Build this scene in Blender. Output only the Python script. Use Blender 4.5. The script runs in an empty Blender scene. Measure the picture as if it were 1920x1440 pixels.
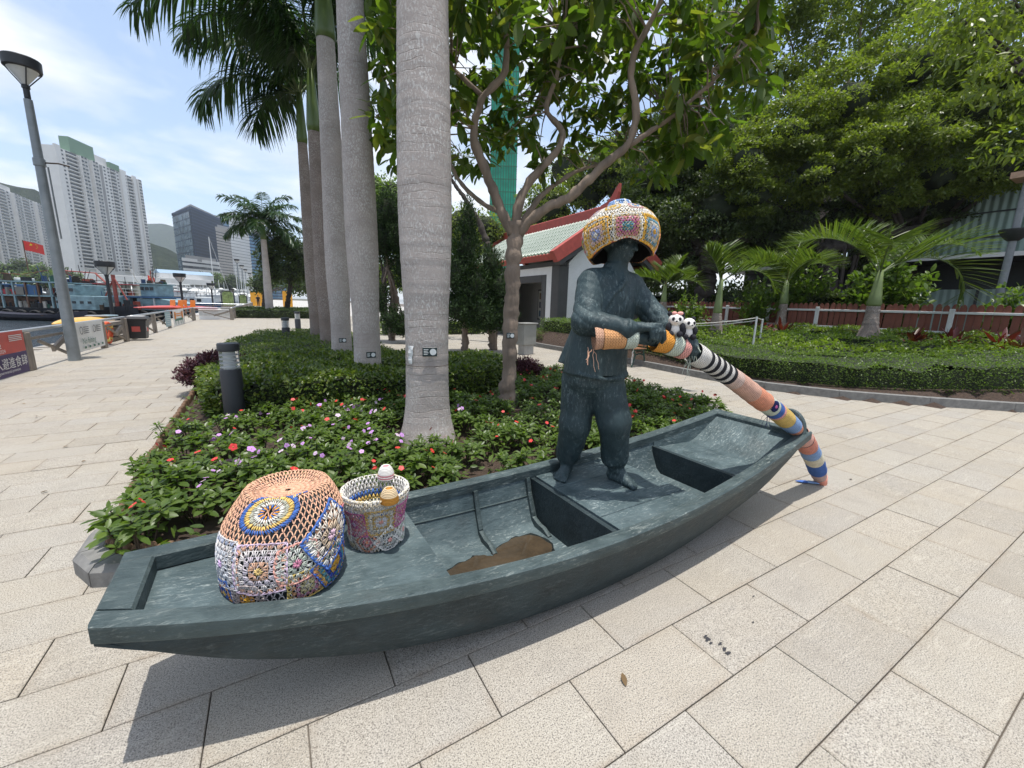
import bpy, bmesh, math, random
import numpy as np
from mathutils import Matrix, Vector
from math import sin, cos, pi, radians, sqrt, atan2

random.seed(7)
rng = np.random.default_rng(7)
scene = bpy.context.scene
COL = scene.collection

# ------------------------------------------------------------------ camera
# world axes: +Y runs along the promenade, +X across it (both follow the paving joints)
cam_d = bpy.data.cameras.new('camera')
cam_d.sensor_width = 36.0
cam_d.lens = 14.338
cam_d.clip_start = 0.05
cam_d.clip_end = 6000
cam = bpy.data.objects.new('camera', cam_d)
COL.objects.link(cam)
AZ, PITCH, ROLL = 0.5293, 0.19335, 0.027493
def cam_axes():
    fw = np.array([0, cos(PITCH), -sin(PITCH)]); up = np.array([0, sin(PITCH), cos(PITCH)]); rt = np.array([1., 0, 0])
    r2 = rt*cos(ROLL) + up*sin(ROLL); u2 = -rt*sin(ROLL) + up*cos(ROLL)
    m = np.array([[cos(AZ), sin(AZ), 0], [-sin(AZ), cos(AZ), 0], [0, 0, 1]])
    return m@r2, m@u2, m@fw
RT, UP, FW = cam_axes()
cam.matrix_world = Matrix(((RT[0], UP[0], -FW[0], 0), (RT[1], UP[1], -FW[1], 0), (RT[2], UP[2], -FW[2], 1.44), (0, 0, 0, 1)))
scene.camera = cam

# ------------------------------------------------------------------ light
SUN_DIR = Vector((-0.005, -0.083, 1.0)).normalized()       # a June noon, sun almost overhead
sun_d = bpy.data.lights.new('sun', 'SUN')
sun_d.energy = 3.4
sun_d.angle = radians(0.55)
sun_d.color = (1.0, 0.965, 0.91)
sun = bpy.data.objects.new('sun', sun_d)
COL.objects.link(sun)
sun.rotation_euler = SUN_DIR.to_track_quat('Z', 'Y').to_euler()
sun.location = (0, 0, 40)

world = bpy.data.worlds.new('World')
scene.world = world
world.use_nodes = True
wn = world.node_tree.nodes; wl = world.node_tree.links
wn.clear()
w_out = wn.new('ShaderNodeOutputWorld')
w_bg = wn.new('ShaderNodeBackground'); w_bg.inputs['Strength'].default_value = 0.15
w_sky = wn.new('ShaderNodeTexSky'); w_sky.sky_type = 'NISHITA'; w_sky.sun_disc = False
w_sky.sun_elevation = math.asin(SUN_DIR.z)
w_sky.sun_rotation = atan2(SUN_DIR.x, SUN_DIR.y)
w_sky.altitude = 0; w_sky.air_density = 1.0; w_sky.dust_density = 1.6; w_sky.ozone_density = 1.0
# clouds: noise on a plane high above, thicker towards the horizon
w_tc = wn.new('ShaderNodeTexCoord')
w_sep = wn.new('ShaderNodeSeparateXYZ'); wl.new(w_tc.outputs['Generated'], w_sep.inputs[0])
w_den = wn.new('ShaderNodeMath'); w_den.operation = 'ADD'; w_den.inputs[1].default_value = 0.16
w_abs = wn.new('ShaderNodeMath'); w_abs.operation = 'ABSOLUTE'
wl.new(w_sep.outputs['Z'], w_abs.inputs[0]); wl.new(w_abs.outputs[0], w_den.inputs[0])
w_div = wn.new('ShaderNodeVectorMath'); w_div.operation = 'DIVIDE'
w_cmb = wn.new('ShaderNodeCombineXYZ')
for i in range(3): wl.new(w_den.outputs[0], w_cmb.inputs[i])
wl.new(w_tc.outputs['Generated'], w_div.inputs[0]); wl.new(w_cmb.outputs[0], w_div.inputs[1])
w_map = wn.new('ShaderNodeMapping'); w_map.inputs['Location'].default_value = (2.2, 0.7, 0.9)
wl.new(w_div.outputs[0], w_map.inputs['Vector'])
w_n = wn.new('ShaderNodeTexNoise'); w_n.inputs['Scale'].default_value = 1.25; w_n.inputs['Detail'].default_value = 9; w_n.inputs['Roughness'].default_value = 0.52
w_n.inputs['Distortion'].default_value = 0.25
wl.new(w_map.outputs[0], w_n.inputs['Vector'])
w_cr = wn.new('ShaderNodeValToRGB')
w_cr.color_ramp.elements[0].position = 0.44; w_cr.color_ramp.elements[0].color = (0, 0, 0, 1)
w_cr.color_ramp.elements[1].position = 0.62; w_cr.color_ramp.elements[1].color = (1, 1, 1, 1)
wl.new(w_n.outputs['Fac'], w_cr.inputs[0])
w_n2 = wn.new('ShaderNodeTexNoise'); w_n2.inputs['Scale'].default_value = 3.1; w_n2.inputs['Detail'].default_value = 6
wl.new(w_map.outputs[0], w_n2.inputs['Vector'])
w_c2 = wn.new('ShaderNodeValToRGB')
w_c2.color_ramp.elements[0].position = 0.3; w_c2.color_ramp.elements[0].color = (4.4, 4.6, 4.95, 1)
w_c2.color_ramp.elements[1].position = 0.7; w_c2.color_ramp.elements[1].color = (5.8, 5.9, 6.0, 1)
wl.new(w_n2.outputs['Fac'], w_c2.inputs[0])
w_veil = wn.new('ShaderNodeMix'); w_veil.data_type = 'RGBA'; w_veil.inputs['Factor'].default_value = 0.18
w_veil.inputs['B'].default_value = (4.6, 5.6, 7.0, 1)
wl.new(w_sky.outputs[0], w_veil.inputs['A'])
w_mix = wn.new('ShaderNodeMix'); w_mix.data_type = 'RGBA'
wl.new(w_cr.outputs[0], w_mix.inputs['Factor']); wl.new(w_veil.outputs['Result'], w_mix.inputs['A']); wl.new(w_c2.outputs[0], w_mix.inputs['B'])
wl.new(w_mix.outputs['Result'], w_bg.inputs['Color']); wl.new(w_bg.outputs[0], w_out.inputs['Surface'])

scene.view_settings.view_transform = 'Standard'
scene.view_settings.look = 'None'
scene.view_settings.exposure = 0.55
scene.view_settings.gamma = 1.0
scene.view_settings.use_curve_mapping = False

# ------------------------------------------------------------------ helpers
def arr(x): return np.asarray(x, dtype=np.float64)
def nrm(v):
    v = arr(v); n = np.linalg.norm(v, axis=-1, keepdims=True); n[n == 0] = 1
    return v/n

def spot(x, y, depth):
    """survey helper: point seen at photo pixel (x, y) at a horizontal distance 'depth' straight ahead"""
    d = RT*(x-960)/764.67 - UP*(y-720)/764.67 + FW
    h = arr([sin(AZ), cos(AZ), 0])
    return arr([0, 0, 1.44]) + d*(depth/(d@h))

class MB:
    """collects geometry; build() links it as one mesh object"""
    def __init__(self): self.V = []; self.F = {}; self.n = 0
    def add(self, vf, mat=0, col=None):
        v, f = vf; v = arr(v).reshape(-1, 3)
        if isinstance(f, np.ndarray): f = [f]
        elif len(f) and not isinstance(f[0], np.ndarray):
            d = {}
            for q in f: d.setdefault(len(q), []).append(q)
            f = [np.array(x, dtype=np.int64) for x in d.values()]
        for q in f:
            if len(q) == 0: continue
            c = np.tile(arr([1, 1, 1]) if col is None else arr(col), (len(q), 1)) if (col is None or np.ndim(col) == 1) else arr(col)
            self.F.setdefault(q.shape[1], []).append((q + self.n, np.full(len(q), mat), c))
        self.V.append(v); self.n += len(v)
        return self
    def mesh(self, name, mats=(), smooth=None, col=False):
        me = bpy.data.meshes.new(name)
        V = np.concatenate(self.V) if self.V else np.zeros((0, 3))
        loops, tot, mi, cc = [], [], [], []
        for k, L in self.F.items():
            for q, m, c in L:
                loops.append(q.ravel()); tot.append(np.full(len(q), k)); mi.append(m); cc.append(c)
        loops = np.concatenate(loops); tot = np.concatenate(tot); mi = np.concatenate(mi); cc = np.concatenate(cc)
        me.vertices.add(len(V)); me.vertices.foreach_set('co', V.ravel().astype(np.float32))
        me.loops.add(len(loops)); me.loops.foreach_set('vertex_index', loops.astype(np.int32))
        me.polygons.add(len(tot)); st = np.concatenate([[0], np.cumsum(tot)[:-1]])
        me.polygons.foreach_set('loop_start', st.astype(np.int32))
        me.polygons.foreach_set('material_index', mi.astype(np.int32))
        me.polygons.foreach_set('use_smooth', np.full(len(tot), smooth is not None, dtype=bool))
        if col:
            at = me.attributes.new('col', 'FLOAT_COLOR', 'FACE')
            at.data.foreach_set('color', np.concatenate([cc, np.ones((len(cc), 1))], 1).ravel().astype(np.float32))
        for m in mats: me.materials.append(m)
        me.update(calc_edges=True)
        if smooth is not None and smooth < 3.1: me.set_sharp_from_angle(angle=smooth)
        return me
    def build(self, name, mats, parent=None, smooth=None, col=False, loc=None, rotz=0):
        if not isinstance(mats, (list, tuple)): mats = [mats]
        o = bpy.data.objects.new(name, self.mesh(name, mats, smooth, col)); COL.objects.link(o)
        if parent is not None: adopt(o, parent)
        if loc is not None: o.location = tuple(loc)
        if rotz: o.rotation_euler = (0, 0, rotz)
        return o

SM = radians(40)
def tag(o, label=None, cat=None, group=None, kind=None):
    if label: o['label'] = label
    if cat: o['category'] = cat
    if group: o['group'] = group
    if kind: o['kind'] = kind
    return o
def thing(name, label, cat, loc=(0, 0, 0), rotz=0, group=None):
    o = bpy.data.objects.new(name, None); COL.objects.link(o)
    o.empty_display_size = 0.2
    o.location = tuple(loc); o.rotation_euler = (0, 0, rotz)
    return tag(o, label, cat, group)
KIDS = {}
def adopt(o, parent):
    o.parent = parent; KIDS.setdefault(parent.name, []).append(o)
def dup(root, loc, rotz=0, label=None, scale=None, group=None):
    """copy of a thing with copies of its parts and sub-parts (mesh data shared)"""
    r = root.copy(); COL.objects.link(r); r.location = tuple(loc); r.rotation_euler = (0, 0, rotz)
    if label: r['label'] = label
    if group: r['group'] = group
    if scale: r.scale = (scale,)*3 if np.isscalar(scale) else scale
    for ch in KIDS.get(root.name, []):
        c = ch.copy(); COL.objects.link(c); adopt(c, r)
        for g in KIDS.get(ch.name, []):
            d = g.copy(); COL.objects.link(d); adopt(d, c)
    return r
def inst(name, me, loc, rotz=0, parent=None, scale=1.0, tilt=(0, 0)):
    o = bpy.data.objects.new(name, me); COL.objects.link(o)
    o.location = tuple(loc); o.rotation_euler = (tilt[0], tilt[1], rotz)
    if np.isscalar(scale): o.scale = (scale,)*3
    else: o.scale = scale
    if parent is not None: adopt(o, parent)
    return o

def box(x0, x1, y0, y1, z0, z1):
    v = arr([[x, y, z] for x in (x0, x1) for y in (y0, y1) for z in (z0, z1)])
    f = np.array([[0, 1, 3, 2], [4, 6, 7, 5], [0, 4, 5, 1], [2, 3, 7, 6], [0, 2, 6, 4], [1, 5, 7, 3]])
    return v, f
def cbox(x0, x1, y0, y1, z0, z1, c=0.01):
    """box with chamfered edges"""
    c = min(c, (x1-x0)*.45, (y1-y0)*.45, (z1-z0)*.45)
    v = []; idx = {}
    for i, x in enumerate((x0, x1)):
        for j, y in enumerate((y0, y1)):
            for k, z in enumerate((z0, z1)):
                xi = x + (c if i == 0 else -c); yi = y + (c if j == 0 else -c); zi = z + (c if k == 0 else -c)
                for ax, p in enumerate(((x, yi, zi), (xi, y, zi), (xi, yi, z))):
                    idx[i, j, k, ax] = len(v); v.append(p)
    q = []; t = []
    for s in (0, 1):
        q.append([idx[s, 0, 0, 0], idx[s, 1, 0, 0], idx[s, 1, 1, 0], idx[s, 0, 1, 0]][::1 if s else -1])
        q.append([idx[0, s, 0, 1], idx[1, s, 0, 1], idx[1, s, 1, 1], idx[0, s, 1, 1]][::-1 if s else 1])
        q.append([idx[0, 0, s, 2], idx[1, 0, s, 2], idx[1, 1, s, 2], idx[0, 1, s, 2]][::1 if s else -1])
    for a in (0, 1):
        for b in (0, 1):
            e = (a == b)
            q.append([idx[a, b, 0, 0], idx[a, b, 0, 1], idx[a, b, 1, 1], idx[a, b, 1, 0]][::-1 if e else 1])
            q.append([idx[a, 0, b, 0], idx[a, 0, b, 2], idx[a, 1, b, 2], idx[a, 1, b, 0]][::1 if e else -1])
            q.append([idx[0, a, b, 1], idx[0, a, b, 2], idx[1, a, b, 2], idx[1, a, b, 1]][::-1 if e else 1])
            for d in (0, 1):
                tt = [idx[a, b, d, 0], idx[a, b, d, 1], idx[a, b, d, 2]]
                t.append(tt if (a + b + d) % 2 else tt[::-1])
    return arr(v), [np.array(q), np.array(t)]
def xf(vf, loc=(0, 0, 0), rz=0, rx=0, ry=0, s=1):
    m = np.array((Matrix.Rotation(rz, 3, 'Z') @ Matrix.Rotation(ry, 3, 'Y') @ Matrix.Rotation(rx, 3, 'X')))
    return (arr(vf[0])*s) @ m.T + arr(loc), vf[1]
def bar(p0, p1, w, h, up=(0, 0, 1), c=0.0):
    """rectangular bar from p0 to p1"""
    p0 = arr(p0); p1 = arr(p1); d = p1-p0; L = np.linalg.norm(d); x = d/L
    y = np.cross(arr(up), x)
    if np.linalg.norm(y) < 1e-6: y = np.cross([0, 1, 0], x)
    y = nrm(y); z = np.cross(x, y)
    b = cbox(0, L, -w/2, w/2, -h/2, h/2, c) if c else box(0, L, -w/2, w/2, -h/2, h/2)
    return b[0] @ np.array([x, y, z]) + p0, b[1]
def grid_faces(m, n, closed=False):
    """faces of an m x n vertex grid; 'closed' joins the last column with the first"""
    i = np.arange(m-1)[:, None]; j = np.arange(n if closed else n-1)[None, :]
    j2 = (j+1) % n
    return np.stack([i*n+j, i*n+j2, (i+1)*n+j2, (i+1)*n+j], -1).reshape(-1, 4)
def tube(path, rad, n=8, caps=True, ell=1.0):
    P = arr(path); m = len(P); rad = np.broadcast_to(arr(rad), (m,))
    T = nrm(np.gradient(P, axis=0))
    ref = arr([0, 0, 1.]) if abs(T[0][2]) < .9 else arr([1., 0, 0])
    N = np.zeros_like(P); N[0] = nrm(np.cross(np.cross(T[0], ref), T[0]))
    for i in range(1, m):
        v = N[i-1] - T[i]*(N[i-1]@T[i]); N[i] = nrm(v)
    B = np.cross(T, N)
    th = np.linspace(0, 2*pi, n, endpoint=False)
    V = P[:, None] + rad[:, None, None]*(np.cos(th)[None, :, None]*N[:, None]*ell + np.sin(th)[None, :, None]*B[:, None])
    f = [grid_faces(m, n, True)]
    V = V.reshape(-1, 3)
    if caps:
        f.append(np.array([list(range(n))[::-1]])); f.append(np.array([[(m-1)*n+k for k in range(n)]]))
    return V, f
def lathe(prof, n=24, caps=(True, True)):
    P = arr(prof); m = len(P); th = np.linspace(0, 2*pi, n, endpoint=False)
    V = np.stack([P[:, 0:1]*np.cos(th), P[:, 0:1]*np.sin(th), np.repeat(P[:, 1:2], n, 1)], -1).reshape(-1, 3)
    f = [grid_faces(m, n, True)]
    if caps[0]: f.append(np.array([list(range(n))[::-1]]))
    if caps[1]: f.append(np.array([[(m-1)*n+k for k in range(n)]]))
    return V, f
def loft(S, closed=True, caps=True):
    S = arr(S); m, n, _ = S.shape
    f = [grid_faces(m, n, closed)]
    if caps: f += [np.array([list(range(n))[::-1]]), np.array([[(m-1)*n+k for k in range(n)]])]
    return S.reshape(-1, 3), f
def prism(poly, z0, z1):
    P = arr(poly); n = len(P)
    V = np.concatenate([np.c_[P, np.full(n, z0)], np.c_[P, np.full(n, z1)]])
    f = [np.array([[i, (i+1) % n, n+(i+1) % n, n+i] for i in range(n)]), np.array([list(range(n))[::-1]]), np.array([list(range(n, 2*n))])]
    return V, f
def scatter(tv, tf, P, X, Y, Z):
    """copies of a template (verts tv, faces tf) placed at P with (scaled) axes X, Y, Z"""
    tv = arr(tv); N = len(P); k = len(tv)
    V = P[:, None] + tv[None, :, 0:1]*X[:, None] + tv[None, :, 1:2]*Y[:, None] + tv[None, :, 2:3]*Z[:, None]
    off = (np.arange(N)*k)[:, None, None]
    fs = [(np.array(q)[None] + off).reshape(-1, np.array(q).shape[1]) for q in ([tf] if isinstance(tf, np.ndarray) else tf)]
    return V.reshape(-1, 3), fs
def frames(D, up=None, roll=None):
    """unit axes with X along D"""
    X = nrm(D); u = np.tile([0, 0, 1.], (len(X), 1)) if up is None else arr(up)
    Y = np.cross(u, X); bad = np.linalg.norm(Y, axis=1) < 1e-4; Y[bad] = [1, 0, 0]
    Y = nrm(Y); Z = np.cross(X, Y)
    if roll is not None:
        c, s = np.cos(roll)[:, None], np.sin(roll)[:, None]
        Y, Z = Y*c + Z*s, Z*c - Y*s
    return X, Y, Z
def rdir(n, g=rng):
    v = g.normal(size=(n, 3)); return nrm(v)

# ------------------------------------------------------------------ materials
def nodes_of(name):
    m = bpy.data.materials.new(name); m.use_nodes = True
    nt = m.node_tree; b = nt.nodes['Principled BSDF']
    return m, nt, b
def nd(nt, t, **k):
    n = nt.nodes.new(t)
    for a, v in k.items():
        if a.startswith('i_'): n.inputs[a[2:].replace('_', ' ')].default_value = v
        else: setattr(n, a, v)
    return n
def ramp(nt, src, stops):
    r = nt.nodes.new('ShaderNodeValToRGB'); e = r.color_ramp.elements
    while len(e) < len(stops): e.new(0.5)
    for q, (p, c) in zip(e, stops): q.position = p; q.color = (*c, 1) if len(c) == 3 else c
    nt.links.new(src, r.inputs[0]); return r.outputs[0]
def mixc(nt, fac, a, b, mode='MIX'):
    m = nt.nodes.new('ShaderNodeMix'); m.data_type = 'RGBA'; m.blend_type = mode
    for s, v in (('Factor', fac), ('A', a), ('B', b)):
        if hasattr(v, 'is_output'): nt.links.new(v, m.inputs[s])
        elif s == 'Factor': m.inputs[s].default_value = v
        else: m.inputs[s].default_value = (*v, 1) if len(v) == 3 else v
    return m.outputs['Result']
def mth(nt, op, a, b=None):
    m = nt.nodes.new('ShaderNodeMath'); m.operation = op
    for i, v in enumerate((a, b)):
        if v is None: continue
        if hasattr(v, 'is_output'): nt.links.new(v, m.inputs[i])
        else: m.inputs[i].default_value = v
    return m.outputs[0]
def bump(nt, b, h, strength=0.3, dist=0.01):
    n = nt.nodes.new('ShaderNodeBump'); n.inputs['Strength'].default_value = strength; n.inputs['Distance'].default_value = dist
    nt.links.new(h, n.inputs['Height']); nt.links.new(n.outputs[0], b.inputs['Normal'])
def noise(nt, scale, detail=4, rough=.55, vec=None, dist=0.0):
    n = nd(nt, 'ShaderNodeTexNoise'); n.inputs['Scale'].default_value = scale; n.inputs['Detail'].default_value = detail
    n.inputs['Roughness'].default_value = rough; n.inputs['Distortion'].default_value = dist
    if vec is not None: nt.links.new(vec, n.inputs['Vector'])
    return n.outputs['Fac']
def objco(nt, scale=(1, 1, 1), world=False):
    if world:
        g = nd(nt, 'ShaderNodeNewGeometry'); src = g.outputs['Position']
    else:
        g = nd(nt, 'ShaderNodeTexCoord'); src = g.outputs['Object']
    mp = nd(nt, 'ShaderNodeMapping'); mp.inputs['Scale'].default_value = scale
    nt.links.new(src, mp.inputs['Vector']); return mp.outputs[0]
def simple(name, col, rough=.6, metal=0.0, var=.18, scale=9.0, bstr=.15, bdist=.004, grain=(1, 1, 1), spec=None):
    """plain paint / metal / stone with uneven tone, grain and relief"""
    m, nt, b = nodes_of(name)
    vec = objco(nt, grain)
    n1 = noise(nt, scale, 6, .6, vec); n2 = noise(nt, scale*7, 3, .5, vec)
    c = arr(col); lo = tuple(np.clip(c*(1-var), 0, 1)); hi = tuple(np.clip(c*(1+var), 0, 1))
    cc = ramp(nt, n1, [(.3, lo), (.7, hi)])
    cc = mixc(nt, mth(nt, 'MULTIPLY', n2, .25), cc, tuple(c*.6))
    nt.links.new(cc, b.inputs['Base Color'])
    b.inputs['Metallic'].default_value = metal
    nt.links.new(ramp(nt, n1, [(.2, (max(rough-.1, .02),)*3), (.8, (min(rough+.12, 1),)*3)]), b.inputs['Roughness'])
    if spec is not None: b.inputs['Specular IOR Level'].default_value = spec
    if bstr: bump(nt, b, n2, bstr, bdist)
    return m
def leafmat(name, cols, rough=.45, trans=.35, spec=.4):
    """foliage: each leaf its own tone, light passes through"""
    m, nt, b = nodes_of(name)
    g = nd(nt, 'ShaderNodeNewGeometry'); oi = nd(nt, 'ShaderNodeObjectInfo')
    v = mth(nt, 'FRACT', mth(nt, 'ADD', g.outputs['Random Per Island'], oi.outputs['Random']))
    k = len(cols)
    c = ramp(nt, v, [((i+.5)/k, q) for i, q in enumerate(cols)])
    nz = noise(nt, 2.2, 3, .6, objco(nt, world=True))
    c = mixc(nt, mth(nt, 'MULTIPLY', nz, .5), c, tuple(arr(cols[0])*.7))
    nt.links.new(c, b.inputs['Base Color']); b.inputs['Roughness'].default_value = rough
    b.inputs['Specular IOR Level'].default_value = spec
    tr = nd(nt, 'ShaderNodeBsdfTranslucent')
    nt.links.new(mixc(nt, 1.0, c, (1.5, 1.7, .55), 'MULTIPLY'), tr.inputs['Color'])
    mx = nd(nt, 'ShaderNodeMixShader'); mx.inputs[0].default_value = trans
    nt.links.new(b.outputs[0], mx.inputs[1]); nt.links.new(tr.outputs[0], mx.inputs[2])
    nt.links.new(mx.outputs[0], nt.nodes['Material Output'].inputs['Surface'])
    return m
def colmat(name, rough=.8, var=.12, bscale=400, bstr=.3, spec=.2):
    """colour taken from the mesh's own 'col' attribute (dyed yarn, printed panels, paint)"""
    m, nt, b = nodes_of(name)
    at = nd(nt, 'ShaderNodeAttribute'); at.attribute_name = 'col'
    g = nd(nt, 'ShaderNodeNewGeometry')
    f = ramp(nt, g.outputs['Random Per Island'], [(0, (1-var,)*3), (1, (1+var,)*3)])
    nt.links.new(mixc(nt, 1.0, at.outputs['Color'], f, 'MULTIPLY'), b.inputs['Base Color'])
    b.inputs['Roughness'].default_value = rough; b.inputs['Specular IOR Level'].default_value = spec
    if bstr: bump(nt, b, noise(nt, bscale, 3, .6, objco(nt)), bstr, .001)
    return m
# ------------------------------------------------------------------ setting: paving, bed, water, land
def granite():
    m, nt, b = nodes_of('granite_paving')
    g = nd(nt, 'ShaderNodeNewGeometry'); oi = nd(nt, 'ShaderNodeObjectInfo')
    rnd = mth(nt, 'FRACT', mth(nt, 'ADD', g.outputs['Random Per Island'], oi.outputs['Random']))
    pos = objco(nt, world=True)
    base = ramp(nt, rnd, [(0, (.335, .312, .275)), (.2, (.375, .352, .31)), (.4, (.355, .338, .31)), (.6, (.385, .352, .30)), (.8, (.34, .322, .295)), (1, (.315, .292, .255))])
    sp = noise(nt, 190, 2, .7, pos)
    dark = ramp(nt, sp, [(.40, (0, 0, 0)), (.50, (1, 1, 1))])
    c = mixc(nt, dark, (.135, .125, .118), base)
    lt = ramp(nt, noise(nt, 240, 1, .5, pos), [(.56, (0, 0, 0)), (.66, (1, 1, 1))])
    c = mixc(nt, mth(nt, 'MULTIPLY', lt, .7), c, (.54, .515, .475))
    st = ramp(nt, noise(nt, 1.3, 5, .65, pos, .6), [(.42, (0, 0, 0)), (.75, (1, 1, 1))])
    c = mixc(nt, mth(nt, 'MULTIPLY', st, .35), c, (.31, .265, .195))
    dt = ramp(nt, noise(nt, 3.7, 6, .7, pos), [(.5, (0, 0, 0)), (.8, (1, 1, 1))])
    c = mixc(nt, mth(nt, 'MULTIPLY', dt, .32), c, (.17, .155, .14))
    sc = ramp(nt, noise(nt, 5, 4, .6, objco(nt, (.6, 3.5, 1), world=True), 1.2), [(.62, (0, 0, 0)), (.66, (1, 1, 1)), (.70, (0, 0, 0))])
    c = mixc(nt, mth(nt, 'MULTIPLY', sc, .25), c, (.55, .52, .46))
    oc = objco(nt); so = nd(nt, 'ShaderNodeSeparateXYZ'); nt.links.new(oc, so.inputs[0])
    ax = mth(nt, 'ABSOLUTE', so.outputs['X']); ay = mth(nt, 'ABSOLUTE', so.outputs['Y'])
    ex = ramp(nt, ax, [(.262, (0, 0, 0)), (.299, (1, 1, 1)), (.302, (0, 0, 0))]); ey = ramp(nt, ay, [(.120, (0, 0, 0)), (.149, (1, 1, 1)), (.1515, (0, 0, 0))])
    em = mth(nt, 'MULTIPLY', mth(nt, 'MAXIMUM', ex, ey), ramp(nt, noise(nt, 7, 5, .7, pos), [(.42, (.08,)*3), (.68, (1, 1, 1))]))
    c = mixc(nt, mth(nt, 'MULTIPLY', em, .42), c, (.23, .175, .12))
    c = mixc(nt, 1.0, c, (1.02, .995, .945), 'MULTIPLY')
    nt.links.new(c, b.inputs['Base Color']); b.inputs['Roughness'].default_value = .78; b.inputs['Specular IOR Level'].default_value = .25
    bump(nt, b, sp, .25, .0015)
    return m
M_TILE = granite()
M_JOINT = simple('joint_mortar', (.13, .11, .09), .95, var=.35, scale=6, bstr=.3)
M_KERB = simple('kerb_granite', (.185, .18, .17), .8, var=.3, scale=14, bstr=.35, bdist=.003)
M_SOIL = simple('bed_soil', (.075, .048, .034), .95, var=.5, scale=30, bstr=.9, bdist=.02)
M_LAND = simple('ground_earth', (.10, .10, .07), .95, var=.4, scale=.5, bstr=.3)

# joint bed under all paving, cut round the water on the left
TR = .3007; TL = .5997; R0 = 1.335
gm = MB()
gm.add(box(-5.45, 60, -6, 320, -.6, -.012))
ground = tag(gm.build('ground', [M_JOINT]), 'mortar bed under the granite paving of the promenade', kind='structure')

BED = [(-.93, 2.72), (-1.02, 4.2), (-1.08, 6.3), (-1.12, 9.), (-1.0, 15.6), (-.4, 16.3), (1.6, 16.4), (2.3, 15.6), (2.6, 10.5), (4.0, 8.4), (5.1, 7.1), (5.33, 5.2), (5.28, 3.6), (5.0, 2.75), (3.4, 2.55), (1.2, 2.45), (-.6, 2.42)]
RBED = [(8.0, 12.5), (8.05, 9.5), (8.0, 7.0), (7.9, 5.2), (7.95, 4.1), (8.4, 3.15), (9.2, 2.25), (10.0, 1.5), (12.0, -.1), (15.0, -2.2), (20.0, -4.0), (24.0, -4.0), (24.0, 17.0), (14.6, 17.0), (14.6, 12.6), (9.6, 12.6)]
def inside(P, poly):
    P = arr(P); q = arr(poly); n = len(q); r = np.zeros(len(P), bool)
    for i in range(n):
        a, b = q[i], q[(i+1) % n]
        c = ((a[1] > P[:, 1]) != (b[1] > P[:, 1])) & (P[:, 0] < (b[0]-a[0])*(P[:, 1]-a[1])/(b[1]-a[1]+1e-12) + a[0])
        r ^= c
    return r
def shrink(poly, d):
    q = arr(poly); n = len(q); out = []
    for i in range(n):
        e0 = nrm(q[i]-q[i-1]); e1 = nrm(q[(i+1) % n]-q[i])
        m = nrm(np.array([-(e0+e1)[1], (e0+e1)[0]]))
        out.append(q[i]+m*d)
    return [tuple(x) for x in out]
def area(p): p = arr(p); return .5*np.sum(p[:, 0]*np.roll(p[:, 1], -1)-p[:, 1]*np.roll(p[:, 0], -1))
if area(BED) < 0: BED = BED[::-1]
if area(RBED) < 0: RBED = RBED[::-1]

paving = thing('paving', 'speckled beige granite slabs laid in half bond across the promenade', None, (0, 0, 0))
tag(paving, kind='structure')
cx, cy = [], []
for k in range(-8, 125):
    yc = R0 + TR*(k-.5); off = 1.201 if k % 2 == 0 else .901
    n0 = math.floor((-5.4-off)/TL); n1 = math.ceil(((15. if yc < 2.3 else 10.2)-off)/TL)
    for n in range(n0, n1):
        cx.append(off + TL*(n+.5)); cy.append(yc)
T = np.c_[cx, cy]
keep = T[:, 0] > -5.25
for poly, d in ((BED, .12), (RBED, .15)):
    cor = np.ones(len(T), bool)
    for sx in (-1, 1):
        for sy in (-1, 1): cor &= inside(T + [sx*TL/2, sy*TR/2], poly)
    keep &= ~cor
T = T[keep]
# how large each slab shows from the viewpoint
rel = np.c_[T, np.zeros(len(T))] - [0, 0, 1.44]
dep = rel@FW; px = (rel@RT)/np.maximum(dep, .01); py = (rel@UP)/np.maximum(dep, .01)
vis = (dep > .3) & (abs(px) < 1.32) & (abs(py) < 1.0)
score = np.where(vis, 1/np.maximum(np.linalg.norm(rel, axis=1), .1), 0)
order = np.argsort(-score)
near = order[:300]; rest = order[300:]
tg = cbox(-TL/2+.002, TL/2-.002, -TR/2+.002, TR/2-.002, -.03, 0, .0022)
tmesh = MB().add(tg).mesh('tile', [M_TILE])
for i in near:
    o = inst('tile', tmesh, (T[i, 0], T[i, 1], rng.normal()*.0009), 0, paving, tilt=(rng.normal()*.0012, rng.normal()*.0009))
mb = MB(); N = len(rest); I = np.ones((N, 3))
mb.add(scatter(tg[0], tg[1], np.c_[T[rest], rng.normal(size=N)*.0009], I*[1, 0, 0], I*[0, 1, 0], I*[0, 0, 1]))
tag(mb.build('tile', [M_TILE], paving), kind='stuff')
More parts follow.
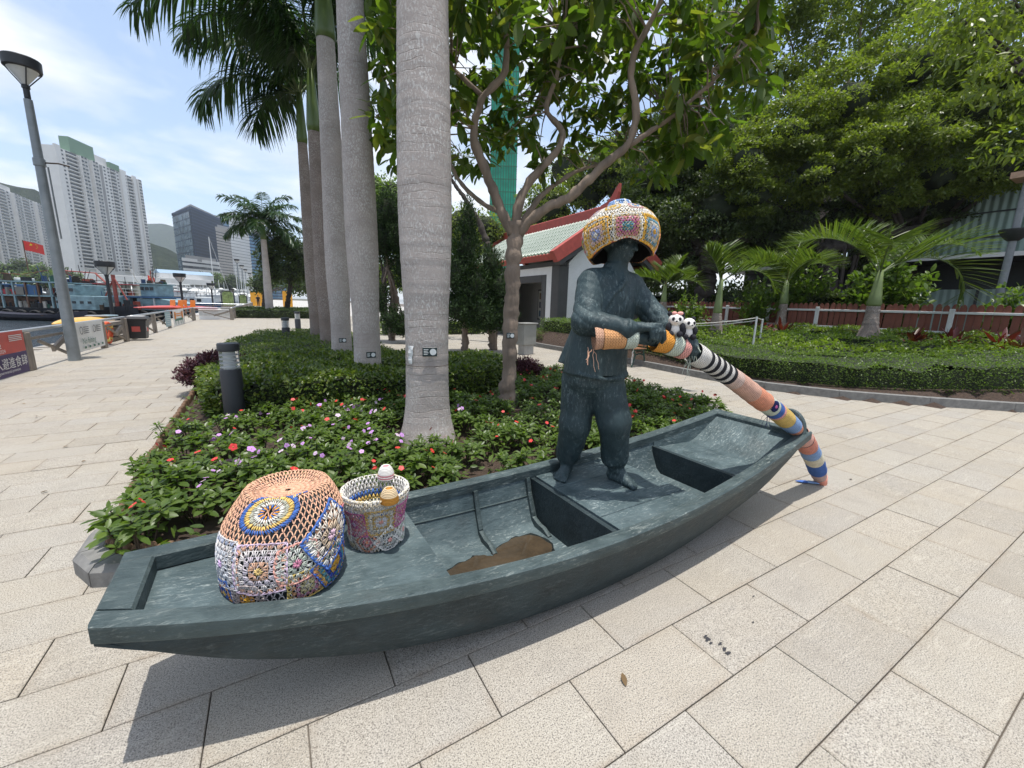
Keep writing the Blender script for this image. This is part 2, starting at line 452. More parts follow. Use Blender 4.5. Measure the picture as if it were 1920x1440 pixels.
# beyond the individual slabs the same paving goes on as one far sheet with its joints in the material
def far_paving():
    m, nt, b = nodes_of('far_paving')
    br = nd(nt, 'ShaderNodeTexBrick'); br.offset = .5
    br.inputs['Scale'].default_value = 1; br.inputs['Brick Width'].default_value = .6; br.inputs['Row Height'].default_value = .3; br.inputs['Mortar Size'].default_value = .006
    br.inputs['Color1'].default_value = (.40, .38, .35, 1); br.inputs['Color2'].default_value = (.45, .43, .39, 1); br.inputs['Mortar'].default_value = (.15, .13, .11, 1)
    nt.links.new(objco(nt, world=True), br.inputs['Vector']); nt.links.new(br.outputs['Color'], b.inputs['Base Color']); b.inputs['Roughness'].default_value = .8
    return m
fp = MB(); fp.add((arr([[-5.4, 38.8, 0], [30, 38.8, 0], [30, 300, 0], [-5.4, 300, 0]]), np.array([[0, 1, 2, 3]])))
fp.add((arr([[10.4, 12.4, -.004], [60, 12.4, -.004], [60, 38.8, -.004], [10.4, 38.8, -.004]]), np.array([[0, 1, 2, 3]])))
tag(fp.build('far_paving', [far_paving()]), 'pale stone promenade running on towards the far flagpoles', kind='structure')

# granite kerb stones (parts of the beds' edging)
def kerb_run(parent, pts, w=.15, h0=-.02, h1=.13, seg=.9, gap=.006, cham=.03):
    """kerb stones along a line: mitred at its corners, its left side towards the bed"""
    P = arr(pts); e = nrm(np.diff(P, axis=0)); nn = np.c_[-e[:, 1], e[:, 0]]
    mt = np.vstack([nn[:1], nn[:-1]+nn[1:], nn[-1:]]); ln = np.r_[1, np.sum((nn[:-1]+nn[1:])**2, 1)/2, 1][:, None]; mt = mt/ln
    for i in range(len(P)-1):
        L = np.linalg.norm(P[i+1]-P[i]); n = max(1, round(L/seg)); g = gap/2/L
        for k in range(n):
            t0, t1 = k/n+g, (k+1)/n-g
            sec = [(0, h0), (w, h0), (w, h1-.004), (w-.01, h1), (cham, h1), (0, h1-cham)]
            S = []
            for t in (t0, t1):
                p = P[i]*(1-t)+P[i+1]*t; m = mt[i]*(1-t)+mt[i+1]*t
                S.append([(*(p+m*u), z) for u, z in sec])
            MB().add(loft(S)).build('kerb_stone', [M_KERB], parent)
bed = thing('flower_bed_ground', 'dark soil of the flower bed with kerb stones behind the boat', None)
tag(bed, kind='structure')
MB().add(prism(shrink(BED, .06), -.05, .05)).build('soil', [M_SOIL], bed)
kerb_run(bed, [(-1.0, 3.02), (-.99, 2.76), (-.88, 2.58), (-.62, 2.47), (.4, 2.36), (1.6, 2.36), (3.2, 2.42)], .12, seg=.34, h1=.11)
kerb_run(bed, [(5.0, 2.62), (5.35, 3.6), (5.42, 5.2), (5.15, 7.2), (4.0, 8.55), (2.7, 10.6), (2.4, 15.7), (1.6, 16.5)], .12, h1=.09, seg=.8)
rbed = thing('planting_bank', 'raised planting bank behind the granite kerb across the plaza', None)
tag(rbed, kind='structure')
def bankz(x, y):
    """height of the right-hand planting bank"""
    d = np.clip((np.hypot(x, y) - 8.6)/5.0, 0, 1)
    return .12 + .42*d*d*(3-2*d)
gx, gy = np.meshgrid(np.linspace(7.9, 24, 60), np.linspace(-4.2, 17, 70), indexing='ij')
pts = np.c_[gx.ravel(), gy.ravel()]; ok = inside(pts, shrink(RBED, .02))
z = np.where(ok, bankz(gx.ravel(), gy.ravel()), -.03)
MB().add((np.c_[pts, z], grid_faces(60, 70))).build('soil', [M_SOIL], rbed, smooth=3.2)
kerb_run(rbed, [(8.0, 12.4), (8.05, 9.5), (8.0, 7.0), (7.9, 5.2), (7.95, 4.1), (8.4, 3.15), (9.2, 2.25), (10.0, 1.5), (12.0, -.1), (15.0, -2.2)][::-1], .14, h1=.14, seg=1.0)

# harbour water and quay
def water():
    m, nt, b = nodes_of('harbour_water')
    p = objco(nt, (1, 1, 1), world=True)
    b.inputs['Base Color'].default_value = (.012, .02, .024, 1); b.inputs['Roughness'].default_value = .12
    n = mth(nt, 'ADD', noise(nt, .9, 5, .6, p, .4), mth(nt, 'MULTIPLY', noise(nt, 4.5, 4, .6, p), .5))
    bump(nt, b, n, .8, .35)
    return m
wm = MB(); wm.add((arr([[-900, -60, -1.2], [-5.3, -60, -1.2], [-5.3, 330, -1.2], [-900, 330, -1.2]]), np.array([[0, 1, 2, 3]])))
tag(wm.build('water', [water()]), 'dark rippled harbour water beside the promenade', kind='structure')
M_CONC = simple('quay_concrete', (.36, .35, .33), .85, var=.25, scale=3)
qw = MB(); qw.add(box(-5.52, -5.28, -6, 300, -2, -.02))
tag(qw.build('quay_wall', [M_CONC]), 'concrete edge of the quay along the water', kind='structure')

# a few dry leaves blown on to the slabs
nl_ = 30; ax_ = np.r_[rng.uniform(-3.6, -1.2, 16), rng.uniform(5.5, 7.9, 12), [1.1, 4.3]]; ay_ = np.r_[rng.uniform(2.5, 9, 16), rng.uniform(3.5, 9, 12), [.95, 1.4]]
# ------------------------------------------------------------------ the bronze sampan
def bronze(name, tint=(1, 1, 1), light=.5, gs=(1, 1, 1)):
    m, nt, b = nodes_of(name)
    v = objco(nt); vg = objco(nt, gs)
    c0 = tuple(arr((.014, .023, .026))*tint); c1 = tuple(arr((.036, .053, .058))*tint); c2 = tuple(arr((.15, .178, .178))*tint)
    n1 = noise(nt, 5, 8, .65, v, .3)
    c = ramp(nt, n1, [(.28, c0), (.62, c1), (.85, tuple(arr(c1)*1.35))])
    # pale scratches and worn patina
    sc = ramp(nt, noise(nt, 60, 8, .75, vg, .5), [(.53, (0, 0, 0)), (.64, (1, 1, 1))])
    sm = ramp(nt, noise(nt, 3.1, 6, .72, v), [(.41, (0, 0, 0)), (.64, (1, 1, 1))])
    c = mixc(nt, mth(nt, 'MULTIPLY', mth(nt, 'MULTIPLY', sc, sm), light), c, c2)
    fl = ramp(nt, noise(nt, 120, 3, .6, v), [(.66, (0, 0, 0)), (.72, (1, 1, 1))])
    c = mixc(nt, mth(nt, 'MULTIPLY', mth(nt, 'MULTIPLY', fl, sm), light*.8), c, (.26, .29, .28))
    br = ramp(nt, noise(nt, 2.3, 6, .7, v), [(.58, (0, 0, 0)), (.8, (1, 1, 1))])
    c = mixc(nt, mth(nt, 'MULTIPLY', br, .35), c, (.10, .085, .07))
    ws = ramp(nt, noise(nt, 9, 9, .8, vg, .6), [(.55, (0, 0, 0)), (.64, (1, 1, 1)), (.75, (.4, .4, .4))])
    c = mixc(nt, mth(nt, 'MULTIPLY', ws, light*.22), c, (.14, .16, .16))
    nt.links.new(c, b.inputs['Base Color'])
    b.inputs['Metallic'].default_value = .15; b.inputs['Specular IOR Level'].default_value = .32
    nt.links.new(ramp(nt, n1, [(.3, (.42,)*3), (.75, (.68,)*3)]), b.inputs['Roughness'])
    h = mth(nt, 'ADD', noise(nt, 26, 7, .65, vg), mth(nt, 'MULTIPLY', noise(nt, 7, 3, .5, vg), 1.2))
    bump(nt, b, h, .75, .009)
    return m
M_BRZ = bronze('weathered_bronze', light=.6, gs=(.35, 1.4, 1.4))
M_BRZD = bronze('weathered_bronze_lit', (2.7, 2.55, 2.45), light=.9, gs=(.4, 1.3, 1))  # paler copy of the bronze, sunlit tone put into its tint
M_BRZR = bronze('weathered_bronze_rim', (2.1, 1.95, 1.8), light=.95, gs=(.25, 1.4, 1.4))
BO = arr([-.517, 1.634, 0]); BANG = .5579-AZ; BL = 3.8653
def zg(u): s = u/BL; return .5269-.6034*s+.6467*s*s+.0129*s**3
def wg(u): s = u/BL; return .2+1.2081*s-1.5851*s*s+.5557*s**3
def zc(u): return np.interp(u, [0, .22, .5, .85, 1.3, 1.9, 2.4, 2.9, 3.48, BL], [.43, .30, .19, .095, .03, .0, .03, .10, .235, .47])
def zcs(u):
    uu = np.linspace(0, BL, 200); zz = zc(uu)
    k = np.ones(25)/25; zz = np.convolve(np.pad(zz, 12, mode='reflect', reflect_type='odd'), k, 'valid')
    return np.interp(u, uu, zz)
def wc(u): return wg(u)*np.interp(u, [0, .5, 1.0, 2.0, 3.0, BL], [.9, .80, .76, .74, .76, .86])
def floorz(u): return zcs(u)+.045
def inner(u, z):
    """inside half width of the hull at height z"""
    f = floorz(u); top = zg(u)-.05; t = np.clip((z-f)/np.maximum(top-f, .01), 0, 1)
    return (wc(u)-.045) + ((wg(u)-.065)-(wc(u)-.045))*t + .012*np.sin(t*pi)
def bw(u, v, z):
    return arr([BO[0]+cos(BANG)*u-sin(BANG)*v, BO[1]+sin(BANG)*u+cos(BANG)*v, z])
boat = thing('sampan', 'dark weathered bronze sampan sculpture resting on the paving beside the flower bed', 'boat sculpture', BO, BANG)
S = []
us = np.r_[np.linspace(0.0, 3.865, 61)]
for u in us:
    W, C, Z, B = wg(u)-.022, wc(u), zg(u)-.052, zcs(u)
    o = [(-W, Z), (-(W*.72+C*.28), Z-(Z-B)*.3), (-(W*.36+C*.64)-.004, Z-(Z-B)*.62), (-C-.004, B+.035), (-C+.03, B+.004), (-C*.5, B), (0, B), (C*.5, B), (C-.03, B+.004), (C+.004, B+.035), ((W*.36+C*.64)+.004, Z-(Z-B)*.62), ((W*.72+C*.28), Z-(Z-B)*.3), (W, Z)]
    f = min(floorz(u), Z-.012)
    i = [(W-.045, Z), (inner(u, Z-(Z-f)*.35), Z-(Z-f)*.35), (inner(u, f+.02)+.0, f+.03), (wc(u)-.075, f), (0, f), (-(wc(u)-.075), f), (-inner(u, f+.02), f+.03), (-inner(u, Z-(Z-f)*.35), Z-(Z-f)*.35), (-(W-.045), Z)]
    S.append([(u, v, z) for v, z in o+i])
hv, hf = loft(S); nc = len(S[0]); hb_ = MB(); hb_.add((hv, hf)); side_ = np.arange(len(hf[0])) % nc
hb_.F[4][0] = (hb_.F[4][0][0], np.where((side_ >= 13) & (side_ <= nc-2), 1, 0), hb_.F[4][0][2])       # inside takes the paler deck bronze, its lit tone put into the colour
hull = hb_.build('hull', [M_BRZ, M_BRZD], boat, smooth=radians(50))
# rail: thick strake round the top
def rail(side):
    S = []
    for u in np.linspace(.0, BL, 70):
        W, Z = wg(u), zg(u)
        sec = [(W-.004, Z-.062), (W, Z-.056), (W, Z-.007), (W-.007, Z), (W-.068, Z-.001), (W-.075, Z-.008), (W-.075, Z-.06)]
        S.append([(u, side*v, z) for v, z in (sec if side > 0 else sec[::-1])])
    return loft(S)
for s in (-1, 1): MB().add(rail(s)).build('gunwale', [M_BRZR], boat, smooth=radians(35))
def crossbar(u0, u1, zt, zb, w=0.0, ext=.075):
    S = []
    for u in (u0, u0+.008, u1-.008, u1):
        e = .008 if u in (u0, u1) else 0
        W = wg(min(max(u, 0), BL))-ext-.001
        z = zt(u)
        S.append([(u, -W, zb(u)), (u, W, zb(u)), (u, W, z-e), (u, 0, z-e+w), (u, -W, z-e)])
    return loft(S)
MB().add(crossbar(-.004, .088, lambda u: zg(max(u, 0))-.0015, lambda u: zg(max(u, 0))-.062)).build('bow_rim', [M_BRZR], boat, smooth=radians(35))
MB().add(crossbar(3.79, BL+.004, lambda u: zg(min(u, BL))-.0015, lambda u: zg(min(u, BL))-.062)).build('stern_rim', [M_BRZR], boat, smooth=radians(35))
# bow deck
def deck_sheet(u0, u1, zt, thick, n=14, pad=.0, vs=9):
    top, bot = [], []
    for u in np.linspace(u0, u1, n):
        z = zt(u); W = min(inner(u, min(z, zg(u)-.05)), wg(u)-.068)+pad
        top.append([(u, v, z) for v in np.linspace(-W, W, vs)]); bot.append([(u, v, z-thick) for v in np.linspace(W, -W, vs)])
    S = [a_+b_ for a_, b_ in zip(top, bot)]
    return loft(S)
MB().add(deck_sheet(.085, 1.06, lambda u: zg(u)-.066, .03)).build('bow_deck', [M_BRZD], boat, smooth=radians(30))
def bulk(u, zt, th=.03, pad=.02):
    f = floorz(u); zs = np.linspace(f-.02, zt, 7)
    poly = [(-inner(u, z)-pad, z) for z in zs[::-1]] + [(inner(u, z)+pad, z) for z in zs]
    S = [[(u-th/2+e, v, z) for v, z in poly] for e in (0, th)]
    return loft(S)
MB().add(bulk(1.045, zg(1.05)-.098)).build('bulkhead', [M_BRZ], boat)
MB().add(bulk(1.93, .325)).build('bulkhead', [M_BRZ], boat)
MB().add(bulk(2.62, .292)).build('bulkhead', [M_BRZ], boat)
MB().add(bulk(3.06, .372, .035)).build('bulkhead', [M_BRZ], boat)
# deck the figure stands on: four planks
FD = .332
vp = np.linspace(-.40, .40, 5)
for j in range(4):
    S = []
    for u in np.linspace(1.955, 2.65, 6):
        W = inner(u, FD)+.004
        a_, b_ = np.clip(vp[j]+.0025, -W, W), np.clip(vp[j+1]-.0025, -W, W)
        if j == 0: a_ = -W
        if j == 3: b_ = W
        S.append([(u, a_, FD-.03), (u, b_, FD-.03), (u, b_, FD-.003), (u, b_-.003, FD), (u, a_+.003, FD), (u, a_, FD-.003)])
    MB().add(loft(S)).build('deck_plank', [M_BRZD], boat)
MB().add(deck_sheet(3.0775, 3.45, lambda u: .36, .02, 6)).build('stern_deck', [M_BRZD], boat)
S = []
for t in np.linspace(0, 1, 10):
    u = 3.44+.36*t; z = .357+(zg(3.80)-.03-.357)*(t**1.25); W = min(inner(u, min(z, zg(u)-.05)), wg(u)-.07)
    S.append([(u, v, z) for v in np.linspace(-W, W, 7)]+[(u, v, z-.02) for v in np.linspace(W, -W, 7)])
MB().add(loft(S)).build('stern_slope', [M_BRZD], boat, smooth=radians(30))
for s in (-1, 1):      # sides of the stern above its deck
    S = []
    for u in np.linspace(3.06, 3.80, 12):
        z0 = .352 if u < 3.44 else .352+(zg(3.80)-.03-.352)*(((u-3.44)/.36)**1.25); z1 = zg(u)-.055
        if z0 > z1-.004: z0 = z1-.004
        W0 = inner(u, z0); W1 = wg(u)-.07
        q = [(u, s*(W0-.008), z0), (u, s*(W1-.004), z1), (u, s*(W1+.02), z1), (u, s*(W0+.015), z0)]
        S.append(q if s > 0 else q[::-1])
    MB().add(loft(S)).build('stern_side', [M_BRZD], boat, smooth=radians(30))
def rib(u, zlo=None, w=.028, pro=.03):
    f = floorz(u) if zlo is None else zlo; zt = zg(u)-.055
    for s in (-1, 1):
        zz = np.linspace(zt, f+.03, 12)
        path = [(inner(u, z), z) for z in zz]
        if zlo is None: path += [(wc(u)-.1, f+.006), (wc(u)-.16, f+.003), (wc(u)-.22, f-.004)]
        P = arr(path); d = nrm(np.gradient(P, axis=0)); nn = np.c_[d[:, 1], -d[:, 0]]; nn[nn[:, 0] > 0] *= -1 if False else 1
        nn = np.where((nn[:, 0:1] > 0), -nn, nn)
        if zlo is None: nn[-3:] = [[-.3, .95], [0, 1], [0, 1]]
        pr = np.linspace(pro*.8, pro, len(P)); pr[-1] *= .3
        S = []
        for (v, z), q, h in zip(P, nn, pr):
            a_ = (v-q[0]*.01, z-q[1]*.01); b_ = (v+q[0]*h, z+q[1]*h)
            sec = [(u-w/2, *a_), (u-w/2, *b_), (u-w/2+.006, b_[0]+q[0]*.004, b_[1]+q[1]*.004), (u+w/2-.006, b_[0]+q[0]*.004, b_[1]+q[1]*.004), (u+w/2, *b_), (u+w/2, *a_)]
            S.append([(x, s*y, z_) for x, y, z_ in sec])
        MB().add(loft(S)).build('rib', [M_BRZR], boat, smooth=radians(35))
rib(1.50); rib(1.885); rib(2.50, FD)
# inner stringer line half way up the sides
for s in (-1, 1):
    P = [(u, s*(inner(u, floorz(u)+(zg(u)-floorz(u))*.5)-.002), floorz(u)+(zg(u)-floorz(u))*.5) for u in np.linspace(1.07, 1.9, 12)]
    MB().add(tube(P, .006, 5)).build('stringer', [M_BRZR], boat, smooth=3.2)
# oarlock: collar on the stern rim
lk = MB()
A = [(0.035*cos(t)*1.0, 0.07*sin(t), 0) for t in np.linspace(0, 2*pi, 20)]
lc = arr([3.80, -.235, zg(3.8)])
P = [lc + [0.02*sin(t)*.0, .082*cos(t), .10*sin(t)**1] for t in np.linspace(-.05, pi*.62, 14)]
P = [lc + [.02*sin(t), -.098*cos(t), max(.135*sin(t), -.01)] for t in np.linspace(-.1, pi*.66, 16)]
lk.add(tube(P, np.linspace(.036, .02, 16), 8, ell=.75))
lk.add(cbox(lc[0]-.05, lc[0]+.05, lc[1]-.115, lc[1]+.10, lc[2]-.004, lc[2]+.02, .006))
lk.build('oarlock', [M_BRZR], boat, smooth=SM)
# rainwater and silt standing on the floor
def silt():
    m, nt, b = nodes_of('silty_rainwater')
    p = objco(nt)
    c = ramp(nt, noise(nt, 6, 8, .75, p), [(.36, (.045, .034, .022)), (.6, (.075, .054, .033)), (.8, (.10, .08, .058))])
    nt.links.new(c, b.inputs['Base Color']); b.inputs['Roughness'].default_value = .05
    bump(nt, b, noise(nt, 9, 2, .5, p), .03, .002)
    return m
pw = [(1.06, -.28), (1.06, .07), (1.15, .085), (1.22, .10), (1.30, .135), (1.38, .16), (1.44, .15), (1.475, .12), (1.5, .15), (1.56, .19), (1.66, .23), (1.75, .23), (1.83, .17), (1.845, .07), (1.80, -.02), (1.80, -.16), (1.85, -.25), (1.6, -.29), (1.3, -.28)]
pf = []
n = len(pw)
for i in range(n):
    for t in (0, .34, .67):
        q = arr(pw[i])*(1-t)+arr(pw[(i+1) % n])*t
        pf.append(tuple(q + rng.normal(size=2)*.006*(t > 0)))
cw = arr(pf).mean(0); pf = [tuple(cw+(arr(q)-cw)*[1.0, 1.0 if q[1] < .02 else .96]) for q in pf]
M_WET = simple('wet_bronze', (.020, .024, .023), .12, var=.3, scale=6, bstr=.1)
po = [tuple(cw+(arr(q)-cw)*(1.06+.03*sin(i*1.7))) for i, q in enumerate(pf)]
MB().add((np.array([(np.clip(u, 1.065, 1.86), np.clip(v, -.29, .3), max(.050, floorz(u)+.0015)) for u, v in po]), [np.array([range(len(po))])])).build('wet_patch', [M_WET], boat)
MB().add((np.array([(u, v, max(.052, floorz(u)+.004)) for u, v in pf]), [np.array([range(len(pf))])])).build('rainwater', [silt()], boat)
# ------------------------------------------------------------------ signed-distance modelling for bodies
class SDF:
    """voxel field of smoothly blended round cones, ellipsoids and lofts -> one continuous mesh (surface nets)"""
    def __init__(self, lo, hi, h):
        self.lo = arr(lo); self.h = h; self.n = np.ceil((arr(hi)-self.lo)/h).astype(int)+1
        self.D = np.full(self.n, .06, np.float32)
        self.ax = [self.lo[i]+h*np.arange(self.n[i]) for i in range(3)]
    def _win(self, lo, hi, m=.07):
        a_ = np.clip(np.floor((arr(lo)-m-self.lo)/self.h).astype(int), 0, self.n-1); b_ = np.clip(np.ceil((arr(hi)+m-self.lo)/self.h).astype(int)+1, 1, self.n)
        sl = tuple(slice(p, q) for p, q in zip(a_, b_))
        X = np.stack(np.meshgrid(*[self.ax[i][sl[i]] for i in range(3)], indexing='ij'), -1).astype(np.float32)
        return sl, X
    def put(self, sl, d, k, sub=False):
        A = self.D[sl]; d = d.astype(np.float32)
        if sub:
            d = -d
            h = np.clip(.5-.5*(d-A)/k, 0, 1) if k > 0 else (A > d)*1.
            self.D[sl] = d*(1-h)+A*h+k*h*(1-h) if k > 0 else np.maximum(A, d)
            return
        if k <= 0: self.D[sl] = np.minimum(A, d); return
        h = np.clip(.5+.5*(d-A)/k, 0, 1)
        self.D[sl] = d*(1-h)+A*h-k*h*(1-h)
    def cone(self, a_, b_, ra, rb=None, k=.015, sub=False, wob=None):
        rb = ra if rb is None else rb; a_ = arr(a_); b_ = arr(b_); R = max(ra, rb)
        sl, X = self._win(np.minimum(a_, b_)-R, np.maximum(a_, b_)+R)
        ab = b_-a_; t = np.clip(((X-a_)@ab)/max(ab@ab, 1e-9), 0, 1)
        d = np.linalg.norm(X-(a_+t[..., None]*ab), axis=-1)-(ra+(rb-ra)*t)
        if wob is not None: d = d - wob(X, t)
        self.put(sl, d, k, sub); return self
    def path(self, P, R, k=.01):
        for i in range(len(P)-1): self.cone(P[i], P[i+1], R[i], R[i+1], k)
        return self
    def ell(self, c, r, k=.015, X_=(1, 0, 0), Y_=(0, 1, 0), Z_=(0, 0, 1), sub=False):
        c = arr(c); r = arr(r); M = np.stack([arr(X_), arr(Y_), arr(Z_)]); m = max(r)
        sl, X = self._win(c-m, c+m)
        q = (X-c)@M.T; u = np.linalg.norm(q/r, axis=-1); g = np.linalg.norm(q/(r*r), axis=-1)
        d = u*(u-1)/np.maximum(g, 1e-6)
        self.put(sl, d, k, sub); return self
    def loft(self, zs, C, A, B, xdir, k=.015, p=2.2, wob=None):
        """stack of super-ellipses: centres C, half width A along xdir, half depth B across it"""
        zs = arr(zs); C = arr(C); A = arr(A); B = arr(B); xd = arr([xdir[0], xdir[1], 0]); yd = arr([-xdir[1], xdir[0], 0]); m = max(A.max(), B.max())
        sl, X = self._win([C[:, 0].min()-m, C[:, 1].min()-m, zs[0]], [C[:, 0].max()+m, C[:, 1].max()+m, zs[-1]])
        z = X[..., 2]; zz = np.clip(z, zs[0], zs[-1])
        f = lambda v: np.interp(zz, zs, v)
        dx = X[..., 0]-f(C[:, 0]); dy = X[..., 1]-f(C[:, 1]); a_ = f(A); b_ = f(B)
        u = np.abs(dx*xd[0]+dy*xd[1])/a_; v = np.abs(dx*yd[0]+dy*yd[1])/b_
        d = ((u**p+v**p)**(1/p)-1)*np.minimum(a_, b_)
        if wob is not None: d = d-wob(X, None)
        d = np.maximum(d, np.maximum(zs[0]-z, z-zs[-1]))
        self.put(sl, d, k); return self
    def mesh(self):
        D = self.D; n = self.n; s = D < 0
        c = [s[i:n[0]-1+i, j:n[1]-1+j, k:n[2]-1+k] for i in (0, 1) for j in (0, 1) for k in (0, 1)]
        cnt = sum(x.astype(np.int8) for x in c); act = (cnt > 0) & (cnt < 8)
        idx = np.full(act.shape, -1); idx[act] = np.arange(act.sum()); ijk = np.argwhere(act)
        acc = np.zeros((len(ijk), 3)); w = np.zeros(len(ijk))
        cor = [(i, j, k) for i in (0, 1) for j in (0, 1) for k in (0, 1)]
        val = [D[ijk[:, 0]+i, ijk[:, 1]+j, ijk[:, 2]+k].astype(float) for i, j, k in cor]
        for p in range(8):
            for q in range(p+1, 8):
                if sum(abs(x-y) for x, y in zip(cor[p], cor[q])) != 1: continue
                e = (val[p] < 0) != (val[q] < 0)
                t = np.where(e, val[p]/np.where(e, val[p]-val[q], 1), 0)
                acc += np.where(e[:, None], arr(cor[p])+t[:, None]*(arr(cor[q])-arr(cor[p])), 0); w += e
        V = self.lo+self.h*(ijk+acc/w[:, None])
        F = []
        for axn in range(3):
            o = [x for x in range(3) if x != axn]
            a_ = s.take(range(n[axn]-1), axn); b_ = s.take(range(1, n[axn]), axn)
            e = np.argwhere(a_ != b_); sg = a_[tuple(e.T)]
            ok = (e[:, o[0]] > 0) & (e[:, o[1]] > 0) & (e[:, o[0]] < n[o[0]]-1) & (e[:, o[1]] < n[o[1]]-1)
            e = e[ok]; sg = sg[ok]; q = []
            for d0, d1 in ((0, 0), (1, 0), (1, 1), (0, 1)):
                t = e.copy(); t[:, o[0]] -= d0; t[:, o[1]] -= d1; q.append(idx[tuple(t.T)])
            q = np.stack(q, 1)
            flip = sg if axn != 1 else ~sg
            q[~flip] = q[~flip][:, ::-1]
            F.append(q)
        F = np.concatenate(F); F = F[(F >= 0).all(1)]
        return V, F
def smooth_mesh(V, F, it=2, lam=.5):
    E = np.concatenate([F[:, [i, (i+1) % F.shape[1]]] for i in range(F.shape[1])])
    for _ in range(it):
        A = np.zeros_like(V); c = np.zeros(len(V))
        np.add.at(A, E[:, 0], V[E[:, 1]]); np.add.at(A, E[:, 1], V[E[:, 0]]); np.add.at(c, E[:, 0], 1); np.add.at(c, E[:, 1], 1)
        V = V*(1-lam)+lam*A/np.maximum(c, 1)[:, None]
    return V
def waves(seed, n=7, f=(8, 26)):
    """cheap fold noise: a few slanted, warped sine ridges"""
    g = np.random.default_rng(seed); K = nrm(g.normal(size=(n, 3)))*g.uniform(*f, size=(n, 1)); P = g.uniform(0, 6.28, n)
    def fn(X):
        w = X + .02*np.sin(X[..., [1, 2, 0]]*17+1)
        return sum(np.abs(np.sin(w@K[i]+P[i]))**1.5 for i in range(n))/n-.45
    return fn
MP = np.array([[cos(AZ), sin(AZ), 0], [-sin(AZ), cos(AZ), 0], [0, 0, 1]])     # surveyed plan frame (x right, y away) -> world

